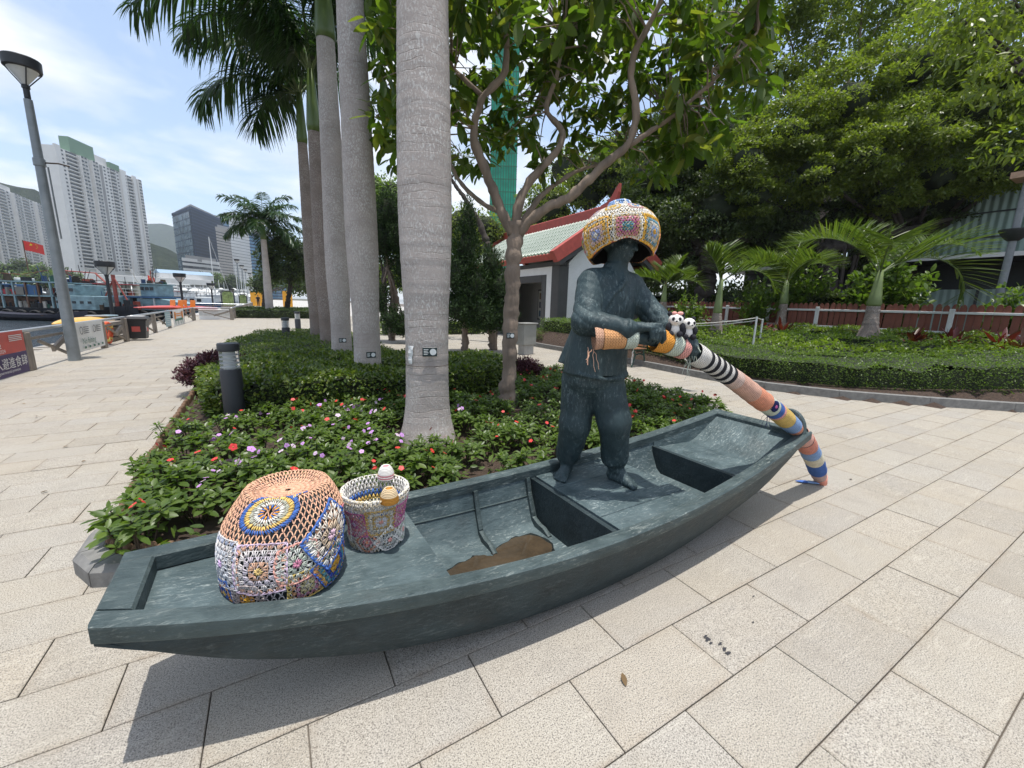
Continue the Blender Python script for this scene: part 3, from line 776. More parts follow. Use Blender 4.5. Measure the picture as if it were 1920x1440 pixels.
def make_statue():
    S = SDF((.20, 2.0, .315), (1.10, 2.75, 2.0), .0052)
    fc = nrm(arr([.55, -.83])); lat = (-fc[1], fc[0])      # facing; lat = direction to the figure's left
    wv = waves(3); wv2 = waves(11, 5, (14, 30))
    jac = lambda X, t: .0065*wv(X*arr([1, 1, .55]))
    # jacket
    z = [1.045, 1.10, 1.20, 1.32, 1.42, 1.50, 1.56, 1.60, 1.635]
    C = [(.512, 2.487), (.512, 2.485), (.518, 2.48), (.535, 2.475), (.55, 2.47), (.56, 2.47), (.568, 2.472), (.572, 2.472), (.575, 2.47)]
    S.loft(z, C, [.205, .200, .190, .184, .184, .184, .168, .122, .07], [.155, .152, .144, .138, .134, .124, .106, .085, .062], lat, .012, 2.3, jac)
    S.loft([1.60, 1.685], [(.575, 2.47), (.586, 2.460)], [.068, .063], [.066, .062], lat, .006)         # collar
    # side slit flap, left hem in the picture
    S.loft([1.085, 1.2, 1.30], [(.345, 2.55), (.375, 2.54), (.40, 2.53)], [.045, .04, .03], [.075, .06, .05], lat, .02, 2.2, jac)
    # overlap seam and knots down the front
    f3 = arr([fc[0], fc[1], 0]); l3 = arr([lat[0], lat[1], 0]); 
    def front(zz, off):
        c = arr([np.interp(zz, z, [q[0] for q in C]), np.interp(zz, z, [q[1] for q in C]), zz])
        A = np.interp(zz, z, [.205, .198, .182, .172, .176, .182, .165, .120, .07]); B = np.interp(zz, z, [.155, .150, .138, .130, .130, .122, .105, .085, .062])
        return c + l3*off*A + f3*B*(max(0, 1-abs(off)**2.3))**(1/2.3)
    S.path([front(q, o) for q, o in ((1.635, .0), (1.58, -.05), (1.545, -.25), (1.52, -.45), (1.47, -.62), (1.40, -.74))], [.014]*6, .008)
    S.path([front(q, o) for q, o in ((1.60, .02), (1.45, .04), (1.30, .05), (1.18, .05))], [.009]*4, .008)
    for q, o in ((1.60, .0), (1.545, -.28)): S.ell(front(q, o), (.016, .016, .014), .006)
    # hem line ridge
    S.path([front(1.055+.03*(1-o*o)*-1, o) for o in np.linspace(-.93, .95, 9)], [.010]*9, .008)
    # pelvis and trousers
    tr = lambda X, t: .014*wv(X*arr([.9, .9, .5])+5)
    S.ell((.503, 2.49, 1.02), (.172, .128, .13), .04, (lat[0], lat[1], 0), (-lat[1], lat[0], 0), (0, 0, 1))
    leg = lambda amp, ph: (lambda X, t: amp*(np.sin(t*13+ph+5*np.sin(X[..., 0]*19+X[..., 1]*7))*.10+wv2(X*arr([1, 1, .45]))))
    S.cone((.425, 2.525, .985), (.408, 2.505, .70), .114, .094, .03, wob=leg(.007, 0)); S.cone((.408, 2.505, .70), (.386, 2.575, .475), .095, .080, .03, wob=leg(.009, 1))
    S.cone((.575, 2.485, .985), (.636, 2.430, .745), .116, .098, .03, wob=leg(.007, 2)); S.cone((.636, 2.430, .745), (.672, 2.49, .50), .099, .084, .03, wob=leg(.009, 3))
    # rolled cuffs
    def ring(c, R, r, tilt=0, n=16, k=.006):
        P = [arr(c)+[R*cos(t), R*sin(t), tilt*cos(t+.6)+.006*sin(3*t)] for t in np.linspace(0, 2*pi, n+1)]
        S.path(P, [r*(1+.25*sin(5*i)) for i in range(n+1)], k)
    ring((.386, 2.578, .478), .062, .015, .012); ring((.388, 2.572, .505), .068, .013, -.01)
    ring((.673, 2.492, .502), .068, .016, .014); ring((.672, 2.488, .535), .074, .014, -.012)
    # shins and feet (z .332 is the deck)
    def foot(an, heel, toe, big, side):
        an, heel, toe = arr(an), arr(heel), arr(toe); d = nrm(toe-heel); L = np.linalg.norm(toe-heel); l = np.array([-d[1], d[0], 0])*side
        S.cone(an+[0, 0, .12], an, .046, .036, .02); S.cone(an, heel+d*.035+[0, 0, .035], .038, .034, .02)
        S.cone(an+d*.02, heel+d*L*.62+[0, 0, .032], .038, .026, .025)
        S.cone(heel+d*.035+[0, 0, .03], heel+d*L*.72+l*.012+[0, 0, .022], .032, .028, .02); S.cone(heel+d*.05+[0, 0, .026], heel+d*L*.66-l*.028+[0, 0, .018], .028, .022, .02)
        S.ell(an+l*.030+[0, 0, .0], (.014, .014, .016), .012); S.ell(an-l*.032+[0, 0, -.006], (.013, .013, .016), .012)
        for i, (o, ln, r) in enumerate(((.030, .99, .0145), (.010, .985, .0105), (-.008, .95, .0098), (-.025, .90, .0092), (-.041, .845, .0088))):
            b_ = heel+d*L*(.70-.035*i)+l*o*.85+[0, 0, .02]; t_ = heel+d*(L*ln-r)+l*o+[0, 0, r*.95]
            m_ = (b_+t_)/2+[0, 0, .010]
            S.path([b_, m_, t_], [r*1.05, r, r*1.02], .005)
    foot((.388, 2.595, .415), (.402, 2.650, .332), (.316, 2.425, .332), 0, 1)
    foot((.678, 2.505, .425), (.652, 2.545, .332), (.800, 2.358, .332), 0, -1)
    # arms
    sl = lambda amp, ph: (lambda X, t: amp*(np.sin(t*17+ph+4*np.sin(X[..., 2]*23+X[..., 0]*11))*.16+wv2(X)))
    S.cone((.432, 2.390, 1.562), (.392, 2.262, 1.355), .076, .074, .03, wob=sl(.006, 0)); S.cone((.392, 2.262, 1.355), (.600, 2.178, 1.325), .073, .051, .025, wob=sl(.010, 1))
    ringp = [arr((.604, 2.176, 1.325))+[.004*cos(t), .046*sin(t), .046*cos(t)] for t in np.linspace(0, 2*pi, 15)]
    S.path(ringp, [.010]*15, .006)
    S.cone((.715, 2.55, 1.545), (.842, 2.47, 1.385), .075, .069, .03, wob=sl(.006, 2)); S.cone((.842, 2.47, 1.385), (.925, 2.345, 1.295), .068, .049, .025, wob=sl(.009, 3))
    # right hand: comes along the oar, fingers wrap over its near side
    S.cone((.60, 2.176, 1.327), (.672, 2.172, 1.338), .034, .030, .015)
    S.ell((.708, 2.166, 1.338), (.052, .040, .020), .014)
    for i, (x, ln) in enumerate(((.775, 1.0), (.752, 1.04), (.730, 1.0), (.709, .88))):
        P = [(x-.055, 2.172, 1.345), (x-.008, 2.158, 1.352), (x+.010, 2.138, 1.318), (x+.014, 2.139, 1.318-.034*ln), (x+.010, 2.160, 1.318-.055*ln)]
        S.path(P, [.0125, .0128, .0112, .0102, .0092], .0035)
        S.ell(P[1], (.0135, .0135, .0125), .004)
    S.path([(.672, 2.188, 1.345), (.715, 2.205, 1.345), (.752, 2.228, 1.325), (.770, 2.235, 1.300)], [.015, .0135, .012, .0105], .004)      # thumb on the far side
    # left hand: from behind, over the top, fingers on the near side
    S.cone((.925, 2.345, 1.295), (.957, 2.322, 1.268), .036, .032, .015)
    S.ell((.968, 2.308, 1.272), (.044, .046, .022), .014)
    for i, (x, ln) in enumerate(((1.005, .95), (.986, 1.05), (.967, 1.0), (.949, .85))):
        dz = -(x-.975)*.45
        P = [(x, 2.30, 1.283+dz), (x+.002, 2.258, 1.280+dz), (x+.003, 2.236, 1.248+dz), (x, 2.236, 1.248+dz-.032*ln), (x-.003, 2.252, 1.248+dz-.052*ln)]
        S.path(P, [.0135, .0125, .0115, .0105, .0095], .0035)
    S.path([(.945, 2.315, 1.275), (.925, 2.29, 1.275), (.918, 2.262, 1.262)], [.015, .0135, .011], .004)
    S.cone((.578, 2.472, 1.605), (.455, 2.405, 1.572), .066, .082, .03); S.cone((.578, 2.472, 1.605), (.690, 2.532, 1.565), .066, .080, .03)
    # neck and head, looking down along the oar
    S.cone((.578, 2.468, 1.60), (.592, 2.458, 1.73), .058, .056, .02)
    fd = nrm(arr([.66, -.70, -.22])); ld = nrm(np.cross([0, 0, 1], fd)); ud = np.cross(fd, ld)
    hc = arr([.602, 2.443, 1.818])
    H_ = lambda f, l, u: hc+fd*f+ld*l+ud*u
    S.ell(H_(-.012, 0, .025), (.100, .078, .102), .02, fd, ld, ud)
    S.ell(H_(.014, 0, -.050), (.080, .066, .078), .025, fd, ld, ud)
    S.ell(H_(.062, 0, -.098), (.022, .024, .018), .015, fd, ld, ud)                      # chin
    S.path([H_(.080, 0, .012), H_(.101, 0, -.026), H_(.108, 0, -.036)], [.009, .012, .0135], .008)   # nose
    for s in (-1, 1):
        S.ell(H_(.098, s*.013, -.038), (.009, .009, .008), .006, fd, ld, ud)
        S.ell(H_(.092, s*.034, .002), (.014, .017, .011), .004, fd, ld, ud, sub=True)
        S.ell(H_(.077, s*.033, .000), (.014, .015, .0125), .003, fd, ld, ud)
        S.path([H_(.088, s*.012, .020), H_(.086, s*.034, .024), H_(.072, s*.054, .014)], [.007, .008, .006], .008)
        S.ell(H_(.058, s*.050, -.032), (.022, .018, .016), .02, fd, ld, ud)
        S.ell(H_(-.012, s*.078, -.02), (.018, .008, .030), .006, fd, ld, ud)
    S.path([H_(.084, -.024, -.068), H_(.093, 0, -.065), H_(.084, .024, -.068)], [.005, .0075, .005], .004)
    S.path([H_(.083, -.020, -.078), H_(.090, 0, -.080), H_(.083, .020, -.078)], [.005, .0085, .005], .004)
    # bobbed hair at the nape
    S.ell(H_(-.045, 0, .01), (.082, .088, .095), .012, fd, ld, ud)
    V, F = S.mesh(); V = smooth_mesh(V, F, 2, .4)
    # sharper cloth creases: ridges slanting round elbows, waist, crotch and knees
    def ridge(P, c, r, k, f, ph): 
        q = np.linalg.norm((P-arr(c))/arr(r), axis=1); w = np.clip(1-q, 0, 1); u = P@arr(k)*f+ph+1.3*np.sin(P@arr([17., -11, 9]))
        return w*(np.abs(np.sin(u))**.6-.6)
    crease = np.zeros(len(V))
    for c, r, k, f, ph, a_ in (((.40, 2.27, 1.38), (.14, .16, .16), (.5, .2, .9), 42, 0, .011), ((.50, 2.21, 1.33), (.16, .12, .12), (.9, .1, .35), 46, 1, .010), ((.82, 2.48, 1.42), (.15, .15, .17), (.4, -.5, .8), 42, 2, .010),
                                  ((.51, 2.44, .97), (.2, .2, .14), (.55, .1, -.8), 36, 0, .010), ((.41, 2.52, .60), (.14, .16, .22), (.45, .3, .75), 44, 1, .008), ((.66, 2.45, .62), (.15, .16, .24), (-.5, .3, .75), 44, 2, .009), ((.52, 2.45, 1.22), (.22, .2, .2), (.35, .2, .9), 30, 3, .008), ((.60, 2.45, 1.50), (.2, .2, .14), (.8, .3, -.5), 34, 4, .007)):
        crease += a_*ridge(V, c, r, k, f, ph)
    # hand-worked clay surface
    fn = np.cross(V[F[:, 2]]-V[F[:, 0]], V[F[:, 3]]-V[F[:, 1]]); N = np.zeros_like(V)
    for i in range(4): np.add.at(N, F[:, i], fn)
    V = V+nrm(N)*(crease+.004*waves(21, 8, (30, 75))(V*arr([1, 1, .6]))+.0018*waves(5, 8, (90, 170))(V))[:, None]*np.where(V[:, 2:3] < .45, .4, 1)*np.where(V[:, 2:3] > 1.68, .4, 1)
    return V@MP.T, F
st = thing('statue', 'dark bronze statue of a barefoot figure in jacket and rolled trousers rowing in the sampan', 'statue', bw(2.27, .2, .332))
V, F = make_statue()
M_STAT = bronze('weathered_bronze_figure', (1.0, 1.12, 1.12), light=1.25, gs=(1.2, 1.2, .4))
MB().add((V-arr(st.location), F)).build('figure', [M_STAT], st, smooth=3.2)
# ------------------------------------------------------------------ yarn, oar, plush pandas
def yarn_knit():
    """worked yarn in the colour of each band: little V stitches with dark gaps between them (uses the uv of the tube)"""
    m, nt, b = nodes_of('knitted_yarn')
    at = nd(nt, 'ShaderNodeAttribute'); at.attribute_name = 'col'
    uv = nd(nt, 'ShaderNodeUVMap'); uv.uv_map = 'UVMap'
    sp = nd(nt, 'ShaderNodeSeparateXYZ'); nt.links.new(uv.outputs[0], sp.inputs[0])
    # stitch cells: u round the tube, v along it (both in stitches)
    fu = mth(nt, 'FRACT', sp.outputs['X']); tri = mth(nt, 'ABSOLUTE', mth(nt, 'SUBTRACT', fu, .5))
    vv = mth(nt, 'FRACT', mth(nt, 'ADD', sp.outputs['Y'], mth(nt, 'MULTIPLY', tri, 1.1)))
    row = mth(nt, 'SINE', mth(nt, 'MULTIPLY', vv, pi))
    colm = mth(nt, 'SINE', mth(nt, 'MULTIPLY', tri, 2*pi))
    h = mth(nt, 'MULTIPLY', mth(nt, 'POWER', row, .6), mth(nt, 'ADD', mth(nt, 'POWER', colm, .5), .15))
    gap = ramp(nt, h, [(.16, (.16, .14, .13)), (.50, (1, 1, 1))])
    tone = ramp(nt, noise(nt, 30, 3, .6, objco(nt)), [(.3, (.86,)*3), (.7, (1.1,)*3)])
    c = mixc(nt, 1.0, at.outputs['Color'], gap, 'MULTIPLY'); c = mixc(nt, 1.0, c, tone, 'MULTIPLY')
    nt.links.new(c, b.inputs['Base Color']); b.inputs['Roughness'].default_value = .9; b.inputs['Specular IOR Level'].default_value = .15
    bump(nt, b, h, .9, .004)
    return m
M_KNIT = yarn_knit()
M_YARN = colmat('crochet_yarn', .9, .14, 500, .35, .12)
PEACH = (.68, .40, .27); ORANGE = (.82, .36, .07); MINT = (.60, .66, .55); PINK = (.80, .38, .33); WHITE = (.74, .71, .66); BLACK = (.03, .03, .035); SALMON = (.76, .32, .20)
BLUE = (.07, .15, .42); SKY = (.25, .38, .62); YEL = (.72, .50, .16); CREAM = (.72, .66, .50); NAVY = (.02, .025, .09); ROSE = (.62, .22, .25); TEAL = (.09, .27, .33); GOLD = (.66, .36, .06); GREY = (.36, .37, .35); LILAC = (.55, .40, .60); SAGE = (.50, .55, .46); MAG = (.50, .13, .30); OCHRE = (.50, .33, .11)
oar = thing('oar', 'long curved oar wrapped in striped knitting reaching from the bronze hands to the paving', 'oar', (0, 0, 0))
OP = arr([(.425, 2.20, 1.276), (.55, 2.20, 1.283), (.68, 2.205, 1.287), (.80, 2.225, 1.270), (.99, 2.295, 1.215), (1.2, 2.40, 1.112), (1.4, 2.50, 1.005), (1.6, 2.60, .888), (1.82, 2.715, .765), (2.045, 2.855, .628), (2.25, 2.99, .475), (2.46, 3.14, .28), (2.60, 3.245, .12), (2.668, 3.295, .035)])@MP.T
def curve_pts(P, n):
    d = np.r_[0, np.cumsum(np.linalg.norm(np.diff(P, axis=0), axis=1))]; t = np.linspace(0, d[-1], n)
    q = np.stack([np.interp(t, d, P[:, i]) for i in range(3)], 1)
    for _ in range(6): q[1:-1] = .25*q[:-2]+.5*q[1:-1]+.25*q[2:]
    return q, t
OC, OT = curve_pts(OP, 300)
MB().add(tube(OC[4:-4:3], .040, 12)).build('shaft', [M_STAT], oar, smooth=SM)
def s_at(px):
    """arc length on the oar where it shows at photo column px"""
    w = OC-arr([0, 0, 1.44]); x = 960+764.67*(w@RT)/(w@FW); return np.interp(px, x, OT)
def knit(s0, s1, r0, r1, col, parent, name='knitted_band', sag=.0, seed=0):
    n = max(4, int((s1-s0)/.008)); s = np.linspace(s0, s1, n)
    P = np.stack([np.interp(s, OT, OC[:, i]) for i in range(3)], 1)
    g = np.random.default_rng(seed); R = np.linspace(r0, r1, n)*(1+.015*np.sin(s*70+seed)); R[0] *= .96; R[-1] *= .96
    P[:, 2] -= sag; k = 28
    v, f = tube(P, R, k, caps=False)
    th = np.tile(np.arange(k), n); th_a = th/k*2*pi
    o = MB().add((v, f), col=col).build(name, [M_KNIT], parent, smooth=3.2, col=True)
    me = o.data; uvl = me.uv_layers.new(name='UVMap'); li = np.zeros(len(me.loops), np.int32); me.loops.foreach_get('vertex_index', li)
    j = li % k; i = li//k
    u = j/k*24.0
    # close the seam: loops of the last column use u = 24 instead of 0
    fl = li.reshape(-1, 4); jj = fl % k; wrap = (jj.max(1) == k-1) & (jj.min(1) == 0)
    ju = np.where(wrap[:, None] & (jj == 0), k, jj)
    uvs = np.stack([ju/k*24.0, (s[fl//k])/.0145], -1).reshape(-1, 2)
    uvl.data.foreach_set('uv', uvs.ravel().astype(np.float32))
    return o
bands = [(1113, 1129, PEACH), (1129, 1170, (.78, .40, .18)), (1170, 1192, MINT), (1226, 1251, ORANGE), (1251, 1270, MINT), (1270, 1283, PINK), (1299, 1318, WHITE)]
for x0, x1, c in bands:
    knit(s_at(x0), s_at(x1), .065, .062, c, oar, sag=.002, seed=x0)
st_ = [s_at(1318)+(s_at(1366)-s_at(1318))*t for t in np.linspace(0, 1, 10)]
for i in range(9): knit(st_[i], st_[i+1], .0605, .0605, BLACK if i % 2 == 0 else WHITE, oar, seed=i)
for x0, x1, c, r0, r1 in [(1366, 1379, (.70, .52, .44), .061, .061), (1379, 1410, (.70, .42, .32), .062, .064), (1410, 1433, SALMON, .064, .065), (1433, 1447, MINT, .062, .060), (1447, 1454, BLUE, .062, .062), (1454, 1457, PINK, .062, .062), (1457, 1474, YEL, .063, .064), (1474, 1487, SKY, .064, .060), (1487, 1492, SALMON, .055, .05)]:
    knit(s_at(x0), s_at(x1), r0, r1, c, oar, seed=x0)
for x0, x1, c, r0, r1 in [(1497, 1507, (.72, .40, .33), .066, .068), (1507, 1515, (.66, .27, .2), .070, .068), (1515, 1521, SKY, .068, .070), (1521, 1527, CREAM, .070, .069), (1527, 1533, BLUE, .069, .066), (1533, 1536.5, (.60, .42, .38), .062, .052)]:
    knit(s_at(x0), s_at(x1), r0, r1, c, oar, seed=x0)
# cuff at the butt end, frayed threads, foot of the sleeve, dark crochet flower
def tail(p, d, n=5, L=.06, col=PEACH, name='loose_yarn', parent=oar, drop=.05):
    mb = MB()
    for i in range(n):
        q = arr(p)+rng.normal(size=3)*.006; e = nrm(arr(d)+rng.normal(size=3)*.35)
        P = [q+e*L*t+arr([0, 0, -drop*t*t])+rng.normal(size=3)*.003 for t in np.linspace(0, 1, 6)]
        mb.add(tube(P, .0013, 4), col=col)
    mb.build(name, [M_YARN], parent, col=True)
tail(OC[0]+[0, 0, -.06], nrm(arr([-.5, -.3, -.5])), 5, .075, PEACH)
tail(np.array([np.interp(s_at(1190), OT, OC[:, i]) for i in range(3)])+[0, 0, -.066], (0, 0, -1), 3, .03, WHITE)
tail(np.array([np.interp(s_at(1296), OT, OC[:, i]) for i in range(3)])+[0, 0, -.05], (-.6, -.3, -.6), 6, .06, SAGE)
tail(np.array([np.interp(s_at(1442), OT, OC[:, i]) for i in range(3)])+[0, 0, -.05], (-.6, -.3, -.6), 6, .05, NAVY)
def fl_knit(s, col1, col2):
    c = np.array([np.interp(s, OT, OC[:, i]) for i in range(3)]); tv = nrm(np.array([np.interp(s+.02, OT, OC[:, i]) for i in range(3)])-c)
    out = nrm(arr([-.35, -.8, .1])-tv*(arr([-.35, -.8, .1])@tv)); b_ = np.cross(tv, out); mb = MB()
    for ring_, R, n, cc in ((0, .012, 7, col2), (1, .030, 12, col1), (2, .042, 16, col1)):
        for i in range(n):
            t = 2*pi*i/n+ring_*.3; o_ = (tv*cos(t)+b_*sin(t)*.9)
            p0 = c+out*(.063)+o_*R*.4; p1 = c+out*(.064-.25*R*R/.06)+o_*R*1.0
            mb.add(tube([p0, (p0+p1)/2+out*.004, p1], [.004, .006, .004], 5), col=cc)
    mb.build('crochet_flower', [M_YARN], oar, smooth=3.2, col=True)
fl_knit(s_at(1437), NAVY, MAG)
# end of the sleeve spread on the paving
E_ = OC[-1]
mb = MB()
mb.add(tube([E_+[0, 0, .03], E_+[-.01, -.02, -.005], E_+[.03, .05, -.02]], [.05, .045, .012], 12), col=(.66, .27, .2))
v, f = tube([E_+[-.03, -.01, -.015], E_+arr([-.08, .04, -.018]), E_+arr([-.13, .08, -.02])], [.02, .026, .01], 10)
v[:, 2] = .002+(v[:, 2]-v[:, 2].min())*.35
mb.add((v, f), col=SKY)
v2, f2 = tube([E_+arr([-.10, .055, .0]), E_+arr([-.14, .085, .0]), E_+arr([-.17, .11, .0])], [.024, .02, .006], 10)
v2[:, 2] = .003+(v2[:, 2]-v2[:, 2].min())*.35
mb.add((v2, f2), col=BLUE)
mb.build('sleeve_end', [M_YARN], oar, smooth=3.2, col=True)

# plush pandas tied on the oar beside the left hand
def panda(name, label, c, f2d, s=1.0, bow=False):
    c = arr(c)@MP.T; t = thing(name, label, 'soft toy', c, group='crochet pandas tied to the oar')
    fd = arr([f2d[0], f2d[1], 0]); fd = nrm(fd)@MP.T; l = np.cross([0, 0, 1], fd); u = arr([0, 0, 1.])
    def ball(p, r, col, k=10):
        th = np.linspace(-pi/2, pi/2, k); return lathe([(max(cos(q), .02), sin(q)) for q in th], 14), p, r, col
    def put(nm, items):
        mb = MB()
        for p, r, col in items:
            v, f = lathe([(max(cos(q), .02), sin(q)) for q in np.linspace(-pi/2, pi/2, 9)], 14)
            r = arr(r)*s; q = fd*p[0]*s+l*p[1]*s+u*p[2]*s
            mb.add((q+v[:, 0:1]*r[0]*fd+v[:, 1:2]*r[1]*l+v[:, 2:3]*r[2]*u, f), col=col)
        mb.build(nm, [M_YARN], t, smooth=3.2, col=True)
    put('body', [((0, 0, .03), (.036, .038, .036), WHITE)])
    put('head', [((.012, 0, .082), (.036, .040, .034), WHITE), ((.042, 0, .074), (.012, .014, .011), WHITE)])
    for sd in (-1, 1):
        put('ear', [((.0, sd*.032, .113), (.011, .014, .014), BLACK)])
        put('eye_patch', [((.041, sd*.016, .087), (.006, .009, .011), BLACK)])
        put('arm', [((.026, sd*.036, .042), (.014, .016, .026), BLACK)])
        put('foot', [((.034, sd*.024, .006), (.020, .017, .017), BLACK)])
    put('nose', [((.054, 0, .077), (.004, .006, .004), BLACK)])
    if bow: put('bow', [((.02, .018, .118), (.012, .016, .010), PINK), ((.02, -.012, .118), (.012, .014, .010), PINK)])
    return t
panda('plush_panda', 'white crochet panda with pink bow sitting on the oar nearer the face', (.875, 2.235, 1.30), (-.25, -1), .98, True)
panda('plush_panda', 'white crochet panda without bow sitting on the oar beside the left hand', (.955, 2.265, 1.285), (.1, -1), .92)
tail(np.array([np.interp(s_at(1288), OT, OC[:, i]) for i in range(3)])+[0, 0, .06], (.3, -.5, -.4), 9, .09, SAGE, 'binding_yarn')
# ------------------------------------------------------------------ crochet: every stitch a strand of yarn on a shaped surface
def spindle(sides=4):
    th = np.linspace(0, 2*pi, sides, endpoint=False)+pi/4; V = []
    for x, r in ((0, .55), (.45, 1.0), (1, .6)):
        for t in th: V.append((x, r*cos(t), r*sin(t)))
    return arr(V), [grid_faces(3, sides, True), np.array([list(range(sides))[::-1], list(range(2*sides, 3*sides))])]
SPV, SPF = spindle()
class Yarn:
    """strands between points of a chart laid on a surface"""
    def __init__(self, surf): self.surf = surf; self.A = []; self.B = []; self.R = []; self.C = []
    def strand(self, x0, y0, x1, y1, r, col): self.A.append((x0, y0)); self.B.append((x1, y1)); self.R.append(r); self.C.append(col)
    def line(self, P, r, col):
        for p, q in zip(P[:-1], P[1:]): self.strand(*p, *q, r, col)
    def build(self, name, parent, lift=.0):
        A, B, R, C = arr(self.A), arr(self.B), arr(self.R), arr(self.C)
        pa, na = self.surf(A[:, 0], A[:, 1]); pb, nb = self.surf(B[:, 0], B[:, 1])
        X = pb-pa; n = nrm(na+nb); Y = nrm(np.cross(n, X)); Z = nrm(np.cross(X, Y))
        jit = rng.normal(size=(len(A), 3))*R[:, None]*.22
        v, f = scatter(SPV, SPF, pa+n*(R[:, None]*.4+lift)+jit, X*1.08, Y*R[:, None], Z*R[:, None]*.9)
        mb = MB(); k = len(SPF[0]); C = np.clip(C*(1+rng.normal(size=(len(A), 1))*.06), 0, 1)
        mb.add((v, [f[0]]), col=np.repeat(C, len(SPF[0]), 0))
        mb.F[4][-1] = (mb.F[4][-1][0], mb.F[4][-1][1], mb.F[4][-1][2])
        q = f[1]; mb.F[4].append((q, np.zeros(len(q), int), np.repeat(C, 2, 0)))
        return mb.build(name, [M_YARN], parent, smooth=3.2, col=True)
def lathe_surf(prof, tilt=None, off=(0, 0, 0), shift=None, drop=None):
    """surface of revolution by arc length; returns chart maker"""
    P = arr(prof); d = np.r_[0, np.cumsum(np.linalg.norm(np.diff(P, axis=0), axis=1))]; L = d[-1]
    Tm = np.eye(3) if tilt is None else arr(tilt)
    def at(th, s):
        s = np.clip(s, 0, L); r = np.interp(s, d, P[:, 0]); z = np.interp(s, d, P[:, 1])
        e = .006; r2 = np.interp(np.clip(s+e, 0, L), d, P[:, 0]); z2 = np.interp(np.clip(s+e, 0, L), d, P[:, 1]); r1 = np.interp(np.clip(s-e, 0, L), d, P[:, 0]); z1 = np.interp(np.clip(s-e, 0, L), d, P[:, 1])
        tr, tz = r2-r1, z2-z1; q = np.hypot(tr, tz); q[q == 0] = 1; tr, tz = tr/q, tz/q
        pt = np.stack([r*np.cos(th), r*np.sin(th), z], -1); n = np.stack([tz*np.cos(th), tz*np.sin(th), -tr], -1)
        if shift is not None: pt = pt+shift(z)
        if drop is not None: pt[..., 2] -= drop(th, s)
        return pt@Tm.T+arr(off), n@Tm.T
    def chart(th0, s0, rot=0.0, sx=1.0, sy=1.0):
        r0 = float(np.interp(s0, d, P[:, 0]))
        def f(x, y):
            x = arr(x)*sx; y = arr(y)*sy
            u = x*cos(rot)-y*sin(rot); v = x*sin(rot)+y*cos(rot)
            return at(th0+u/r0, s0+v)
        return f
    return at, chart, L
def granny(surf, half, cols, name, parent, border=None, rings=None, centre=None, lift=0.0, rnd=0.0, thick=1.0):
    """granny square: a centre flower and rings of three-stitch clusters with holes between; rnd bends the rings towards circles"""
    y = Yarn(surf); R = len(cols) if rings is None else rings; h = half/(R+.75); cc = centre or cols[0]
    for i in range(10):
        t = 2*pi*i/10; y.strand(.12*h*cos(t), .12*h*sin(t), .72*h*cos(t), .72*h*sin(t), h*.17*thick, cc)
    def warp(x, yv):
        if rnd == 0: return x, yv
        m = max(abs(x), abs(yv)); q = math.hypot(x, yv)
        if q < 1e-9: return x, yv
        k = m/q; k = (1-rnd)+rnd*k
        return x*k, yv*k
    for k in range(1, R+1):
        r0, r1 = (k-.22)*h, (k+.62)*h; rm = (r0+r1)/2; c = cols[(k-1) % len(cols)]
        m = k+1; pitch = 2*rm/m
        for s in range(4):
            ca, sa = (1, 0, -1, 0)[s], (0, 1, 0, -1)[s]
            for j in range(m):
                t = -rm+pitch*(j+.5)
                for dlt in (-.34, 0, .34):
                    xa, ya = t*.94+dlt*pitch*.35, r0; xb, yb = t*1.06+dlt*pitch*.95, r1
                    a0 = warp(xa*ca-ya*sa, xa*sa+ya*ca); b0 = warp(xb*ca-yb*sa, xb*sa+yb*ca)
                    y.strand(*a0, *b0, h*.135*thick, c)
            # chain that closes the ring
            q = [(-r1+2*r1*i/6, r1) for i in range(7)]
            y.line([warp(px_*ca-py_*sa, px_*sa+py_*ca) for px_, py_ in q], h*.09*thick, c)
    if border:
        e = half*.995
        for s in range(4):
            ca, sa = (1, 0, -1, 0)[s], (0, 1, 0, -1)[s]; n = max(8, int(half/.008))
            for i in range(n):
                t0 = -e+2*e*i/n; t1 = t0+2*e/n*.7
                a0 = warp(t0*ca-(e-h*.45)*sa, t0*sa+(e-h*.45)*ca); b0 = warp(t1*ca-e*sa, t1*sa+e*ca)
                y.strand(*a0, *b0, max(.0026, h*.16)*thick, border)
            y.line([warp((-e+2*e*i/8)*ca-e*sa, (-e+2*e*i/8)*sa+e*ca) for i in range(9)], h*.2, border)
    return y.build(name, parent, lift)
def net(at, s0, s1, rows, n, col, name, parent, r=.0022, th0=0, th1=2*pi, col2=None, lift=0.0, mask=None, zig=.30):
    """open stitch net: rows of little arches"""
    y = Yarn(lambda u, v: at(u, v)); dth = (th1-th0)/n; ds = (s1-s0)/rows
    for i in range(rows):
        for j in range(n):
            o = .5*(i % 2); u = th0+(j+o)*dth; v = s0+i*ds
            if mask is not None and mask(u+dth*.5, v+ds*.5): continue
            c = col if (col2 is None or rng.random() > .35) else col2
            y.strand(u, v, u+dth*zig, v+ds, r, c); y.strand(u+dth, v, u+dth*(1-zig), v+ds, r, c)
            y.strand(u+dth*zig, v+ds, u+dth*(1-zig), v+ds, r*.9, c)
    return y.build(name, parent, lift)
M_HOLE = simple('pot_bronze', (.03, .042, .046), .6, var=.3, scale=12)

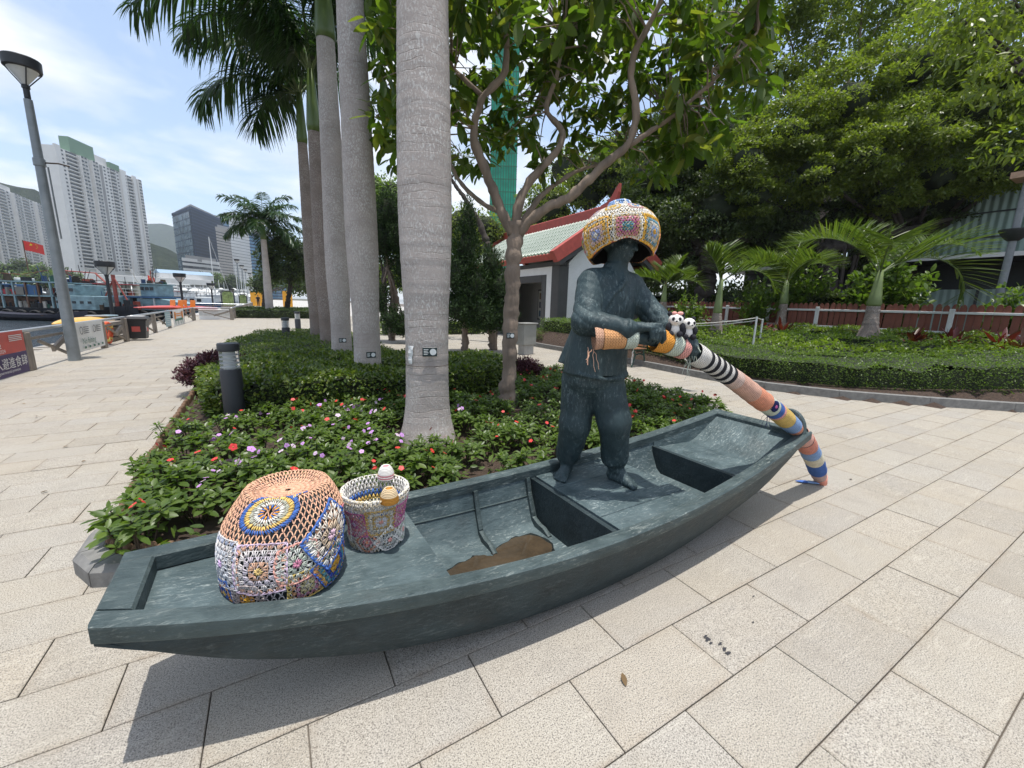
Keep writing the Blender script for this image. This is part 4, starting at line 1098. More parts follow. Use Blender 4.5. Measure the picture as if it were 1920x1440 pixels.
# --- big covered pot on the bow deck
PZ = zg(.49)-.062
pot = thing('covered_pot', 'large round pot on the bow deck under a peach crochet cover with patchwork squares', 'pot', bw(.49, .0, PZ), BANG)
prof = [(.198, .0), (.204, .03), (.207, .08), (.208, .15), (.206, .20), (.199, .24), (.184, .275), (.166, .305), (.152, .328), (.143, .342), (.130, .346), (.118, .340), (.106, .330), (.07, .322), (.008, .320)]
view = atan2(0-bw(.49, 0, 0)[1], 0-bw(.49, 0, 0)[0])-BANG
V0 = view
def lean(z):
    """the cover leans back and to the right towards its collar"""
    t = np.clip((arr(z)-.12)/.22, 0, 1)[..., None]; t = t*t*(3-2*t)
    return t*arr([cos(V0+2.35)*.042, sin(V0+2.35)*.042, 0])
at, chart, Lp = lathe_surf(prof, shift=lean)
pv, pf_ = lathe([(max(q[0]-.012, .002), q[1]-.004 if i > 3 else max(q[1], .002)) for i, q in enumerate(prof[:9])]+[(.12, .322), (.08, .312), (.003, .308)], 40)
MB().add((pv+lean(pv[:, 2]), pf_)).build('pot', [M_HOLE], pot, smooth=3.2)
net(at, .222, Lp-.004, 16, 56, PEACH, 'peach_net', pot, .0027, col2=(.70, .42, .27), mask=None)
SQ = [  # angle from the viewer's direction (radians, + to the right), arc length, half size, rotation, colours
    (-.40, .148, .086, .0, [(.62, .38, .26), (.58, .52, .57), (.62, .58, .56), (.66, .40, .28)], (.60, .44, .18), (.56, .44, .55), .25),
    (.16, .148, .070, .05, [SAGE, (.60, .63, .58), SAGE], (.55, .22, .32), (.66, .34, .28), .5),
    (.78, .190, .092, .62, [(.60, .47, .34), (.66, .60, .52), (.72, .69, .64)], (.60, .42, .50), BLUE, .15),
    (.86, .072, .078, .5, [GOLD, (.05, .08, .35), TEAL, (.64, .34, .10)], GOLD, (.05, .12, .40), .0),
    (.30, .048, .064, .0, [(.60, .50, .26), (.58, .26, .34), (.62, .33, .16), (.60, .46, .16)], (.55, .48, .3), (.62, .46, .14), .0),
    (-.62, .040, .056, .2, [(.62, .3, .08), (.52, .40, .36), (.46, .38, .34)], (.72, .38, .05), (.45, .38, .36), .6),
    (-1.16, .148, .082, .1, [(.56, .56, .58), (.50, .52, .55), (.60, .58, .56), (.40, .44, .55)], LILAC, (.58, .56, .55), .1),
    (-1.15, .035, .05, .3, [BLUE, ORANGE, (.05, .1, .4)], YEL, BLUE, .0),
    (1.42, .16, .075, -.3, [ROSE, (.5, .4, .5), (.62, .58, .55), BLUE], YEL, ROSE, .1),
    (1.45, .05, .06, .2, [BLUE, (.6, .55, .5), TEAL], ORANGE, BLUE, .0),
]
for a_, s_, hf, rot, cols, ce, bo_, rd in SQ:
    granny(chart(V0+a_, s_, rot), hf, cols, 'granny_square', pot, bo_, centre=ce, lift=.004 if rot > .4 else .002, rnd=rd)
# the rest of the way round and the seams between squares
net(at, .004, .222, 12, 56, (.56, .52, .50), 'grey_net', pot, .0026, col2=(.50, .42, .42))
# blue and yellow spiral on the top
def spiral(surf, parent):
    y = Yarn(surf)
    for ring_, (R, w, c) in enumerate(((.022, .014, (.10, .16, .40)), (.036, .016, (.70, .68, .6)), (.050, .012, (.45, .45, .36)), (.062, .016, YEL), (.078, .016, BLUE))):
        n = int(2*pi*R/.0062)
        for i in range(n):
            t = 2*pi*i/n
            if ring_ == 0: c = (BLUE, ORANGE)[i % 2]
            q = 1+.05*sin(2*t)
            y.strand((R-w/2)*cos(t)*q*1.12, (R-w/2)*sin(t)*.74*q, (R+w/2)*cos(t+.08)*q*1.12, (R+w/2)*sin(t+.08)*.74*q, .0034, c)
    return y.build('spiral_flower', parent, .004)
spiral(chart(V0-.40, .325, .15), pot)
y = Yarn(chart(V0-.40, .325, .15))          # tail of the spiral running to the right
for i in range(26):
    x = .078+i*.0034; y.strand(x, .020+.0008*i, x+.004, .038+.0008*i-.0006*i, .0034, (YEL, BLUE)[i % 2 if i < 15 else 1])
y.build('spiral_tail', pot, .004)

# --- small open crochet basket behind it
b2 = thing('crochet_basket', 'small open crochet basket with two pointed yarn knobs on the bow deck', 'basket', bw(.865, .13, zg(.865)-.063), BANG)
prof2 = [(.118, .0), (.122, .03), (.120, .06), (.122, .11), (.130, .16), (.142, .205), (.150, .24), (.146, .250), (.137, .246), (.130, .20), (.122, .14), (.112, .08)]
at2, chart2, L2 = lathe_surf(prof2)
MB().add(lathe([(.002, .004), (.108, .004), (.110, .06), (.107, .10), (.10, .10), (.09, .04), (.002, .03)], 32, caps=(False, False))).build('pot', [M_HOLE], b2, smooth=3.2)
v2 = atan2(-bw(.865, .13, 0)[1], -bw(.865, .13, 0)[0])-BANG
for a_, s_, hf, rot, cols, ce, bo_, rd in [
    (.15, .145, .062, 0, [(.60, .58, .62), OCHRE, (.60, .56, .48), OCHRE], (.62, .3, .24), OCHRE, .1),
    (-.80, .13, .058, .1, [MAG, ROSE, (.5, .2, .3), ROSE], LILAC, MAG, 0), (1.05, .15, .055, 0, [MAG, (.5, .2, .3), (.56, .3, .38)], ROSE, MAG, 0),
    (-.35, .05, .05, .75, [ROSE, (.35, .33, .32), SALMON, (.6, .55, .5)], SALMON, (.5, .45, .42), 0), (.45, .045, .05, .75, [(.62, .60, .56), GREY, (.64, .6, .55)], PINK, WHITE, 0),
    (1.2, .05, .05, .75, [WHITE, SAGE, (.64, .6, .55)], PINK, WHITE, 0), (-1.5, .10, .06, .0, [WHITE, PINK, CREAM], YEL, WHITE, 0),
    (2.2, .12, .07, .0, [WHITE, YEL, CREAM, BLUE], YEL, WHITE, 0), (-2.4, .12, .07, .0, [WHITE, ROSE, CREAM, OCHRE], YEL, WHITE, 0)]:
    granny(chart2(v2+a_, s_, rot), hf, cols, 'granny_square', b2, bo_, centre=ce, lift=.002, rnd=rd)
net(at2, .0, .255, 16, 50, (.62, .60, .56), 'cream_net', b2, .0022, col2=(.58, .48, .33))
for s0, s1, c in ((.262, .30, WHITE), (.30, .325, WHITE), (.325, .350, (.10, .20, .52)), (.350, .372, YEL), (.372, .40, CREAM)):
    net(at2, s0, s1, 2 if s1-s0 > .03 else 1, 44, c, 'lining_band', b2, .0042)
y = Yarn(lambda u, v: at2(u, v))
for i in range(110): y.strand(2*pi*i/110, .248, 2*pi*(i+.8)/110, .262, .0042, WHITE if rng.random() > .3 else CREAM)
y.build('rim', b2, .001)
for ang, c1, c2, nm in ((v2+2.75, WHITE, ROSE, 'knob'), (v2+.42, (.62, .48, .30), (.42, .20, .04), 'knob')):
    mb = MB(); cpos = arr([.138*cos(ang), .138*sin(ang), .243])
    for i in range(11):
        z = i*.0058-.008; R = .036*sqrt(max(.02, 1-(max(z, 0)/.060)**1.7))
        P = [cpos+[R*cos(t), R*sin(t), z] for t in np.linspace(0, 2*pi, 19)]
        mb.add(tube(P, .0038, 5), col=(c2 if i < 5 else c1) if i % 2 else c1 if i > 4 or c1 is WHITE else c2)
    mb.add(lathe([(.034, -.008), (.033, .02), (.02, .045), (.004, .055)], 14), col=c2)
    mb2 = mb.V; o = mb
    for k in range(len(o.V)-1, len(o.V)): o.V[k] = o.V[k]+cpos
    mb.build(nm, [M_YARN], b2, smooth=3.2, col=True)

# --- the hat
hc_ = arr([.602, 2.462, 1.785])@MP.T
up_t = nrm(arr([-.06, .15, 1.0])@MP.T); xx = nrm(np.cross([0, 1, 0], up_t)); yy = np.cross(up_t, xx); Rt = np.stack([xx, yy, up_t], 1)
hat = thing('crochet_hat', 'rounded patchwork crochet hat of granny squares on the statue head', 'hat', hc_)
ph = [(r_*.92, z_*.86) for r_, z_ in [(.192, -.040), (.213, -.005), (.230, .045), (.232, .09), (.221, .13), (.196, .168), (.160, .202), (.118, .226), (.088, .238), (.074, .246), (.070, .262), (.066, .278), (.045, .288), (.006, .290)]]
front = np.array([-hc_[0], -hc_[1], 0]); vh = atan2(front@yy, front@xx)
def hdrop(th, s_):
    d = np.abs((arr(th)-vh-.17+pi) % (2*pi)-pi); t = np.clip((d-.32)/.75, 0, 1)
    return .05*t*t*(3-2*t)*np.clip(1-arr(s_)/.17, 0, 1)-.022*np.clip(1-arr(s_)/.12, 0, 1)+.008*np.sin(arr(th)*7+1)*np.clip(1-arr(s_)/.10, 0, 1)
ath, charth, Lh = lathe_surf(ph, Rt, drop=hdrop)
v, f = lathe([(max(q[0]-.012, .002), q[1]-.004) for q in ph], 48, caps=(False, True))
vs_ = np.clip(v[:, 2]+.035, 0, 1); v[:, 2] -= hdrop(np.arctan2(v[:, 1], v[:, 0]), vs_)
M_LIN = simple('hat_lining', (.028, .024, .026), .95, var=.4, scale=60)
MB().add((v@Rt.T, f)).build('lining', [M_LIN], hat, smooth=3.2)
WH = (.74, .71, .65)
hs = [(.18, [TEAL, MAG, (.60, .22, .30), (.66, .52, .30)], TEAL, WH), (-.66, [(.30, .36, .60), (.62, .42, .40), GOLD, (.60, .58, .50)], WH, (.74, .38, .05)),
      (.98, [SKY, (.62, .58, .5), (.12, .30, .40), GOLD], GOLD, (.74, .42, .06)), (-1.46, [(.22, .36, .12), ROSE, (.6, .55, .5), GOLD], YEL, (.72, .42, .08)),
      (1.80, [ROSE, BLUE, WH, SKY], PINK, SALMON), (2.62, [MAG, WH, ROSE, NAVY], WH, NAVY), (-2.28, [GOLD, TEAL, WH, YEL], WH, YEL), (-3.0, [NAVY, WH, MAG, GREY], WH, BLACK)]
for a_, cols, ce, bo_ in hs:
    granny(charth(vh+a_, .078, 0.0), .076, cols, 'granny_square', hat, bo_, centre=ce, lift=.003, rnd=.04)
net(ath, .0, .165, 12, 84, (.62, .46, .20), 'seam_net', hat, .0032, col2=WH)
net(ath, .16, .325, 11, 70, WH, 'white_crown', hat, .0040, col2=(.64, .56, .44))
for k, a_ in enumerate(np.arange(8)*pi/4+.55):
    granny(charth(vh+a_, .235, 0), .042, [(.70, .45, .08), WH, (.70, .45, .08)] if k % 2 else [SKY, WH, (.6, .3, .3)], 'small_square', hat, None, centre=YEL, lift=.006, rnd=.7)
net(ath, .31, Lh-.006, 6, 36, SKY, 'top_knot', hat, .0036, col2=WH)
y = Yarn(lambda u, v: ath(u, v))
for i in range(170): y.strand(2*pi*i/170, .0, 2*pi*(i+.8)/170, .006, .0042, (.76, .36, .06) if rng.random() > .4 else (.70, .2, .12))
y.build('rim', hat, .001)
# ------------------------------------------------------------------ foliage
def leaf_t(kind='oval', fold=.18):
    """leaf template along +X, unit length and unit half width in Y"""
    if kind == 'tiny': return arr([[0, 0, 0], [.5, .5, fold*.5], [1, 0, -.05], [.5, -.5, fold*.5]]), np.array([[0, 2, 1], [0, 3, 2]])
    st = {'oval': [(0, .04), (.25, .40), (.55, .5), (.82, .32), (1, .02)], 'lance': [(0, .05), (.2, .38), (.5, .5), (.8, .30), (1, .01)], 'blade': [(0, .35), (.5, .5), (1, .06)]}[kind]
    V = []; n = len(st)
    for i, (x, y) in enumerate(st):
        z = -.12*x*x; V += [(x, y, z+fold*y), (x, 0, z), (x, -y, z+fold*y)]
    F = []
    for i in range(n-1):
        a_ = i*3; F += [[a_, a_+1, a_+4, a_+3], [a_+1, a_+2, a_+5, a_+4]]
    return arr(V), np.array(F)
def leaves(P, D, L, W, kind='tiny', fold=.18, up=None, roll=None, g=rng):
    """arrays of leaves: position, direction, length, width"""
    n = len(P); tv, tf = leaf_t(kind, fold)
    if roll is None: roll = g.normal(size=n)*.5
    X, Y, Z = frames(D, up, roll); L = np.broadcast_to(L, (n,))[:, None]; W = np.broadcast_to(W, (n,))[:, None]
    return scatter(tv, tf, P, X*L, Y*W, Z*W)
M_GREEN = leafmat('leaf_green', [(.078, .128, .030), (.125, .19, .038), (.165, .235, .05), (.10, .165, .033)], .36, .42)
M_VARI = leafmat('leaf_variegated', [(.060, .100, .026), (.10, .155, .032), (.22, .25, .055), (.085, .135, .03), (.16, .21, .045)], .32, .36)
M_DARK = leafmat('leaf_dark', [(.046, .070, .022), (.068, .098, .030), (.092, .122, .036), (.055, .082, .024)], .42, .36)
M_CONI = leafmat('conifer_green', [(.020, .040, .016), (.032, .060, .020), (.045, .080, .024)], .7, .2, .2)
M_LIME = leafmat('leaf_lime', [(.12, .18, .026), (.17, .235, .034), (.21, .27, .045), (.10, .155, .026)], .36, .45)
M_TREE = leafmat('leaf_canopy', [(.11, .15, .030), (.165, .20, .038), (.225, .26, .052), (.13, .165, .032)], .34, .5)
M_YELL = leafmat('leaf_yellowish', [(.13, .165, .030), (.18, .215, .036), (.15, .18, .03), (.10, .14, .026)], .45, .5)
M_BIG = leafmat('leaf_large', [(.060, .105, .018), (.092, .145, .022), (.075, .125, .02), (.125, .175, .03), (.062, .11, .018), (.20, .21, .04)], .36, .55)
M_PURP = leafmat('leaf_purple', [(0.067, 0.020, 0.031), (0.104, 0.031, 0.042), (0.082, 0.025, 0.036)], .5, .15)
M_REDL = leafmat('leaf_red', [(0.153, 0.024, 0.026), (0.102, 0.019, 0.022), (0.064, 0.036, 0.018)], .4, .25)
M_PALM = leafmat('palm_leaf', [(0.025, 0.058, 0.018), (0.036, 0.078, 0.023), (0.048, 0.094, 0.026)], .38, .28)
M_PALM2 = leafmat('bottle_palm_leaf', [(0.067, 0.109, 0.025), (0.104, 0.149, 0.034), (0.134, 0.172, 0.046)], .35, .35)
M_TWIG = simple('twig_brown', (.06, .042, .028), .9, var=.4, scale=20)
M_CORE = simple('dark_core', (.022, .030, .012), .95, var=.5, scale=25)  # for the solid cores inside hedges and crowns
def petal(name, c): return simple(name, c, .5, var=.15, scale=40, bstr=0)
M_RED = petal('petal_red', (.62, .03, .03)); M_MAUVE = petal('petal_mauve', (.50, .25, .58)); M_PALEP = petal('petal_pale', (.62, .48, .60)); M_STEM = petal('flower_eye', (.5, .4, .1))

# --- bedding plants: a few shapes, copied over the bed
def bedding(seed, n, size, flat=1.0):
    g = np.random.default_rng(seed); mb = MB()
    # rosettes: whorls of leaves at the ends of short stems
    k = 11; th = g.uniform(0, 2*pi, k); rr = np.sqrt(g.uniform(0, 1, k))*.13; hz = .13+.10*(1-(rr/.15)**2)+g.normal(size=k)*.015
    for t, r_, z in zip(th, rr, hz):
        c = arr([r_*cos(t), r_*sin(t), z]); mb.add(tube([[c[0]*.35, c[1]*.35, 0], c*[.8, .8, .6], c], [.004, .0035, .003], 4, caps=False), 1)
        m = 8; a_ = np.arange(m)*2.4+g.uniform(0, 6); el = np.linspace(-.35, .75, m)+g.normal(size=m)*.12
        D = np.c_[np.cos(a_)*np.cos(el), np.sin(a_)*np.cos(el), np.sin(el)]
        L = size*np.linspace(1.15, .6, m)*g.uniform(.85, 1.15, m)
        mb.add(leaves(c-arr([0, 0, 1])*np.linspace(.03, 0, m)[:, None], D, L, L*.46, 'oval', .22, g=g, roll=g.normal(size=m)*.25))
    return mb.mesh('bedding_plant', [M_GREEN, M_TWIG], smooth=3.2)
def flower_mesh(mat):
    mb = MB(); m = 5; a_ = np.arange(m)*2*pi/m
    D = np.c_[np.cos(a_), np.sin(a_), np.full(m, .12)]
    tv, tf = leaf_t('oval', .1); tv = tv*[1, 1, 1]; tv[-3:, 1] *= 8
    X, Y, Z = frames(D); mb.add(scatter(tv, tf, np.zeros((m, 3)), X*.021, Y*.024, Z*.02))
    mb.add(lathe([(.003, .0), (.003, .003), (.0005, .004)], 6), 1)
    return mb.mesh('flower', [mat, M_STEM], smooth=3.2)
PLM = [bedding(i, 9, s) for i, s in ((1, .076), (2, .066), (3, .080), (4, .072), (5, .062), (6, .078))]
FLM = {'red': flower_mesh(M_RED), 'mauve': flower_mesh(M_MAUVE), 'pale': flower_mesh(M_PALEP)}
TRUNKS = [(1.22, 3.92, .36), (2.60, 4.57, .20), (-.45, 5.44, .17)]
spots = []
for i in range(60):
    for j in range(40):
        x = -1.0+.205*i+(.1 if j % 2 else 0)+rng.normal()*.03; y = 2.5+.185*j+rng.normal()*.03
        back = 5.25 if x < 3.2 else 6.6
        if y > back+.25*sin(x*2): continue
        if not inside([(x, y)], shrink(BED, .125))[0]: continue
        if any((x-a_)**2+(y-b_)**2 < c*c for a_, b_, c in TRUNKS): continue
        bx = (x-BO[0])*cos(BANG)+(y-BO[1])*sin(BANG); by = -(x-BO[0])*sin(BANG)+(y-BO[1])*cos(BANG)
        if 0 < bx < BL and by < wg(bx)+.16: continue
        if rng.random() < .10: continue
        spots.append((x, y))
if len(spots) > 298: spots = [spots[i] for i in sorted(rng.choice(len(spots), 298, replace=False))]
KIND = {'red': ('leafy bedding plant with red flowers in the bed behind the sampan', 'red-flowered bedding plants'),
        'mauve': ('leafy bedding plant with mauve flowers in the bed behind the sampan', 'mauve-flowered bedding plants'),
        'none': ('leafy green bedding plant without open flowers in the bed behind the sampan', 'bedding plants without flowers')}
for x, y in spots:
    mauve = math.exp(-((x-.35)**2/.5+(y-3.5)**2/.35))*1.3+math.exp(-((x-.9)**2/1.5+(y-4.5)**2/.4))*.6
    k = 'mauve' if rng.random() < mauve*.75 else ('red' if rng.random() < .42 else 'none')
    sc = rng.uniform(.88, 1.18)*(1.08 if y < 3.4 and x < .3 else .95)
    o = inst('bedding_plant', PLM[rng.integers(6)], (x, y, .045), rng.uniform(0, 6.28), None, sc, tilt=(rng.normal()*.08, rng.normal()*.08))
    tag(o, KIND[k][0], 'plant', KIND[k][1])
    nf = 0 if k == 'none' else rng.integers(1, 3) if k == 'red' else rng.integers(2, 5)
    for _ in range(nf):
        r_ = rng.uniform(0, .12); t = rng.uniform(0, 6.28)
        inst('flower', FLM['red' if k == 'red' else ('mauve' if rng.random() < .7 else 'pale')], (r_*cos(t), r_*sin(t), .225+.05*(1-r_/.12)+rng.uniform(0, .02)), rng.uniform(0, 6), o, rng.uniform(.72, 1.15), tilt=(rng.normal()*.5-.25, rng.normal()*.5))
# low leaf litter / filler shoots between the plants
n = 5200; P = np.c_[rng.uniform(-1.05, 5.3, n), rng.uniform(2.55, 6.4, n), rng.uniform(.06, .19, n)]
P = P[inside(P[:, :2], shrink(BED, .08))]
for a_, b_, c in TRUNKS: P = P[np.hypot(P[:, 0]-a_, P[:, 1]-b_) > c+.02]
bx = (P[:, 0]-BO[0])*cos(BANG)+(P[:, 1]-BO[1])*sin(BANG); by = -(P[:, 0]-BO[0])*sin(BANG)+(P[:, 1]-BO[1])*cos(BANG)
P = P[(bx < 0) | (bx > BL) | (by > wg(np.clip(bx, 0, BL))+.05)]
D = rdir(len(P)); D[:, 2] = abs(D[:, 2])*.6
L = rng.uniform(.04, .085, len(P))
fil = MB().add(leaves(P, D, L, L*.45, 'oval', .2)).build('bedding_foliage', [M_GREEN], smooth=3.2)
tag(fil, 'green undergrowth of leaves between the bedding plants', 'plants', kind='stuff')

M_DRY = leafmat('dry_leaf', [(.20, .12, .05), (.28, .18, .07), (.14, .09, .04)], .7, .1)
Dd_ = rdir(nl_); Dd_[:, 2] *= .15
dl = MB().add(leaves(np.c_[ax_, ay_, np.full(nl_, .012)], Dd_, rng.uniform(.025, .055, nl_), .022, 'oval', .35, roll=rng.normal(size=nl_)*.25)).build('fallen_leaves', [M_DRY], smooth=3.2)
tag(dl, 'few dry brown leaves lying scattered on the slabs', 'leaves', kind='stuff')
# --- log edging round the bed's open sides
M_LOG = simple('edging_wood', (.17, .10, .06), .85, var=.4, scale=30, grain=(1, 1, .2))
edg = thing('log_edging', 'low brown half-log edging round the corner of the flower bed', 'edging')
stake = MB().add(lathe([(.022, -.05), (.022, .105), (.017, .118), (.006, .124)], 8)).mesh('stake', [M_LOG], smooth=SM)
line = arr([(.6, 2.50), (-.52, 2.60), (-.76, 2.70), (-.865, 2.85), (-.90, 3.1), (-.97, 4.2), (-1.03, 6.3), (-1.06, 7.6)])
d = np.r_[0, np.cumsum(np.linalg.norm(np.diff(line, axis=0), axis=1))]
for s in np.arange(0, d[-1], .042):
    inst('stake', stake, (np.interp(s, d, line[:, 0]), np.interp(s, d, line[:, 1]), .015+rng.normal()*.007), rng.uniform(0, 6), edg, tilt=(rng.normal()*.03, rng.normal()*.03))

# --- hedges
def hedge(name, label, poly, h0, h1, mat, dens, size, seed, wfun=None, kind='tiny', base=.03, bulge=.06, catg='hedge', lump=.07):
    g = np.random.default_rng(seed); Q = arr(poly); lo, hi = Q.min(0), Q.max(0)
    t = thing(name, label, catg, (float(Q[:, 0].mean()), float(Q[:, 1].mean()), 0))
    org = arr(t.location)
    hz = lambda x, y: h1+lump*(np.sin(x*3.1+seed)*np.cos(y*2.3+seed)*.6+np.sin(x*7.7+y*5.1)*.4) if wfun is None else wfun(x, y)
    A = abs(area(poly)); n = int(A*dens)
    P = np.c_[g.uniform(lo[0], hi[0], n*3), g.uniform(lo[1], hi[1], n*3)]; P = P[inside(P, poly)][:n]
    top = hz(P[:, 0], P[:, 1]); Z = top-np.abs(g.normal(size=len(P)))*.05
    D = rdir(len(P), g); D[:, 2] = np.abs(D[:, 2])*.9+.1
    mb = MB(); L = g.uniform(.7, 1.25, len(P))*size
    mb.add(leaves(np.c_[P, Z]-org, D, L, L*.5, kind, .2, g=g))
    per = np.r_[Q, Q[:1]]; E = np.diff(per, axis=0); le = np.linalg.norm(E, axis=1); m = int(le.sum()*(h1-h0)*dens*1.15)
    e = g.choice(len(E), m, p=le/le.sum()); u = g.random(m)[:, None]; pt = per[e]+E[e]*u; nn = np.c_[E[e][:, 1], -E[e][:, 0]]/le[e][:, None]
    zf = g.random(m); tz = hz(pt[:, 0], pt[:, 1]); zz = h0+(tz-h0)*zf
    off = bulge*np.sin(np.clip(zf, 0, 1)*pi*.85)+g.normal(size=m)*.03
    P2 = np.c_[pt+nn*off[:, None], zz]; D2 = np.c_[nn, np.zeros(m)]*1.0+g.normal(size=(m, 3))*.6; L = g.uniform(.7, 1.25, m)*size
    mb.add(leaves(P2-org, D2, L, L*.5, kind, .2, g=g))
    tag(mb.build('foliage', [mat], t, smooth=3.2 if kind != 'tiny' else None), kind='stuff')
    # dark solid core that blocks the view through the hedge
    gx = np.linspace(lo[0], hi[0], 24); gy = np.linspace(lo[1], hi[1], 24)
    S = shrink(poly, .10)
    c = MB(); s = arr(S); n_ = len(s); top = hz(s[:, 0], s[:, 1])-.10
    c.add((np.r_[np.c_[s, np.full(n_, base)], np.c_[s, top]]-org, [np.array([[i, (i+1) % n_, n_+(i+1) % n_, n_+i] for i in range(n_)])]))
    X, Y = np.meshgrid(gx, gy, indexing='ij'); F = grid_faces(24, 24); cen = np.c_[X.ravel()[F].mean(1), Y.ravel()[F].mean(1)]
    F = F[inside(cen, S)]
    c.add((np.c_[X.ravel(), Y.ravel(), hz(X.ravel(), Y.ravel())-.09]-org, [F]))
    c.build('branches', [M_CORE], t)  # this part is the solid core, no modelled branches
    return t
hedge('hedge', 'clipped variegated umbrella-plant hedge behind the flower bed and bollard', [(-.62, 5.6), (.6, 5.35), (2.0, 5.3), (2.9, 5.7), (3.7, 6.4), (3.5, 7.3), (2.4, 7.9), (.8, 8.2), (-.75, 8.3), (-.85, 7.0)], .04, .50, M_VARI, 1500, .062, 31, kind='lance', lump=.05)
hedge('hedge', 'lower fine-leaved hedge running on around the grey palm trunks', [(-.85, 8.4), (2.2, 8.3), (2.15, 12.0), (1.9, 15.6), (.9, 15.9), (-.3, 15.4), (-.9, 12.0)], .04, .42, M_VARI, 700, .055, 32, lump=.06)
def bush(name, label, c, r, h, mat, n, size, seed, catg='shrub', kind='tiny', up=.35, parent=None, stems=5):
    """loose shrub: arching shoots with leaves along them"""
    g = np.random.default_rng(seed); t = thing(name, label, catg, c)
    m = int(n/14); a_ = g.uniform(0, 2*pi, m); lean_ = np.sqrt(g.random(m))
    mb = MB(); st = MB()
    tip = np.c_[np.cos(a_)*lean_*r, np.sin(a_)*lean_*r, h*(1-.45*lean_**2)*g.uniform(.6, 1.08, m)]
    s = g.uniform(.3, 1, (m, 14)); P = tip[:, None]*np.stack([s, s, s**.75], -1)+g.normal(size=(m, 14, 3))*.018
    D = nrm(tip)[:, None]*.6+g.normal(size=(m, 14, 3))*.7; D[..., 2] += up*.3
    L = g.uniform(.7, 1.2, m*14)*size
    mb.add(leaves(P.reshape(-1, 3), D.reshape(-1, 3), L, L*.5, kind, .2, g=g))
    tag(mb.build('foliage', [mat], t, smooth=3.2 if kind != 'tiny' else None), kind='stuff')
    for i in range(min(m, stems*4)): st.add(tube([[0, 0, 0], tip[i]*[.4, .4, .6], tip[i]*.96], [.007, .005, .002], 4, caps=False))
    tag(st.build('stem', [M_TWIG], t), kind='stuff')
    return t
bush('purple_bush', 'dark purple-leaved bush at the left end of the hedge beside the promenade', (-.78, 7.45, .03), .52, .58, M_PURP, 30000, .05, 41)
bush('purple_bush', 'low dark purple bush right of the slim tree trunk', (3.95, 6.35, .03), .42, .45, M_PURP, 14000, .046, 42)

# --- right-hand planting bank
def band(x, y): return np.hypot(x, y)
PB = [(8.2, 12.2), (8.22, 9.5), (8.18, 7.0), (8.1, 5.2), (8.15, 4.2), (8.55, 3.35), (9.35, 2.45), (10.15, 1.7), (12.1, .1), (14.8, -1.9)]
def outward(P, d):
    P = arr(P); e = nrm(np.gradient(P, axis=0)); return P+np.c_[-e[:, 1], e[:, 0]]*d
front_ = PB[::-1]; 
fo = outward(front_, -.0); bo_ = outward(front_, -1.0)
hb = lambda d0: (lambda x, y: bankz(x, y)+d0+(.028 if d0 > .4 else .075)*np.sin(x*5.3+y*2.1)+(.025 if d0 > .4 else .06)*np.sin(x*2.1-y*6.3)+(0 if d0 > .4 else .05)*np.sin(x*11+y*13))
def strip(d0, d1):
    a_ = outward(front_, -d0); b_ = outward(front_, -d1); p = [tuple(q) for q in a_]+[tuple(q) for q in b_[::-1]]
    return p if area(p) > 0 else p[::-1]
hedge('hedge', 'dense small-leaved clipped hedge along the kerb across the plaza', strip(.06, 1.15), .13, .56, M_GREEN, 1900, .042, 51, wfun=hb(.44), base=.12, bulge=.03)
hedge('hedge', 'short end of the clipped hedge at the far corner of the planting bank', [(8.12, 11.7), (9.6, 11.7), (9.6, 12.5), (8.12, 12.5)], .0, .58, M_GREEN, 900, .05, 55, base=.0)
hedge('shrub_band', 'bright green low planting behind the clipped hedge across the plaza', strip(1.2, 3.0), .3, .62, M_LIME, 620, .075, 52, wfun=hb(.34), kind='lance', base=.2, catg='shrubs')
hedge('shrub_band', 'darker mixed planting in front of the picket fence', strip(3.05, 5.4), .4, .75, M_GREEN, 360, .08, 53, wfun=hb(.30), kind='lance', base=.3, catg='shrubs')
hedge('hedge', 'pale green clipped hedge directly in front of the picket fence', [(14.0, -1.5), (14.6, -1.5), (14.6, 7.2), (14.0, 7.2)], .5, 1.0, M_LIME, 650, .07, 54, wfun=lambda x, y: 1.03+.05*np.sin(y*5)+.03*np.sin(y*11+x*7), base=.4)
for i, (x, y) in enumerate([(12.9, 2.9), (13.3, 2.3), (12.6, 1.9), (13.4, 1.4), (12.8, .9), (13.6, .5), (13.2, 6.6), (13.7, 7.4), (12.3, 8.2), (13.0, 3.6), (12.2, 1.2)]):
    g = np.random.default_rng(60+i); t = thing('red_leaf_plant', 'dark red strap-leaved plant among the shrubs below the picket fence', 'plant', (x, y, bankz(x, y)-.16), group='red-leaved plants by the fence')
    m = 26; a_ = g.uniform(0, 6.28, m); el = g.uniform(.35, 1.3, m); D = np.c_[np.cos(a_)*np.cos(el), np.sin(a_)*np.cos(el), np.sin(el)]
    MB().add(leaves(np.c_[g.normal(size=(m, 2))*.05, g.uniform(.25, .55, m)], D, g.uniform(.3, .45, m), .09, 'lance', .25, g=g)).build('foliage', [M_REDL], t, smooth=3.2)
    MB().add(tube([[0, 0, 0], [0.01, 0, .3], [0, .01, .5]], .018, 6)).build('stem', [M_TWIG], t)
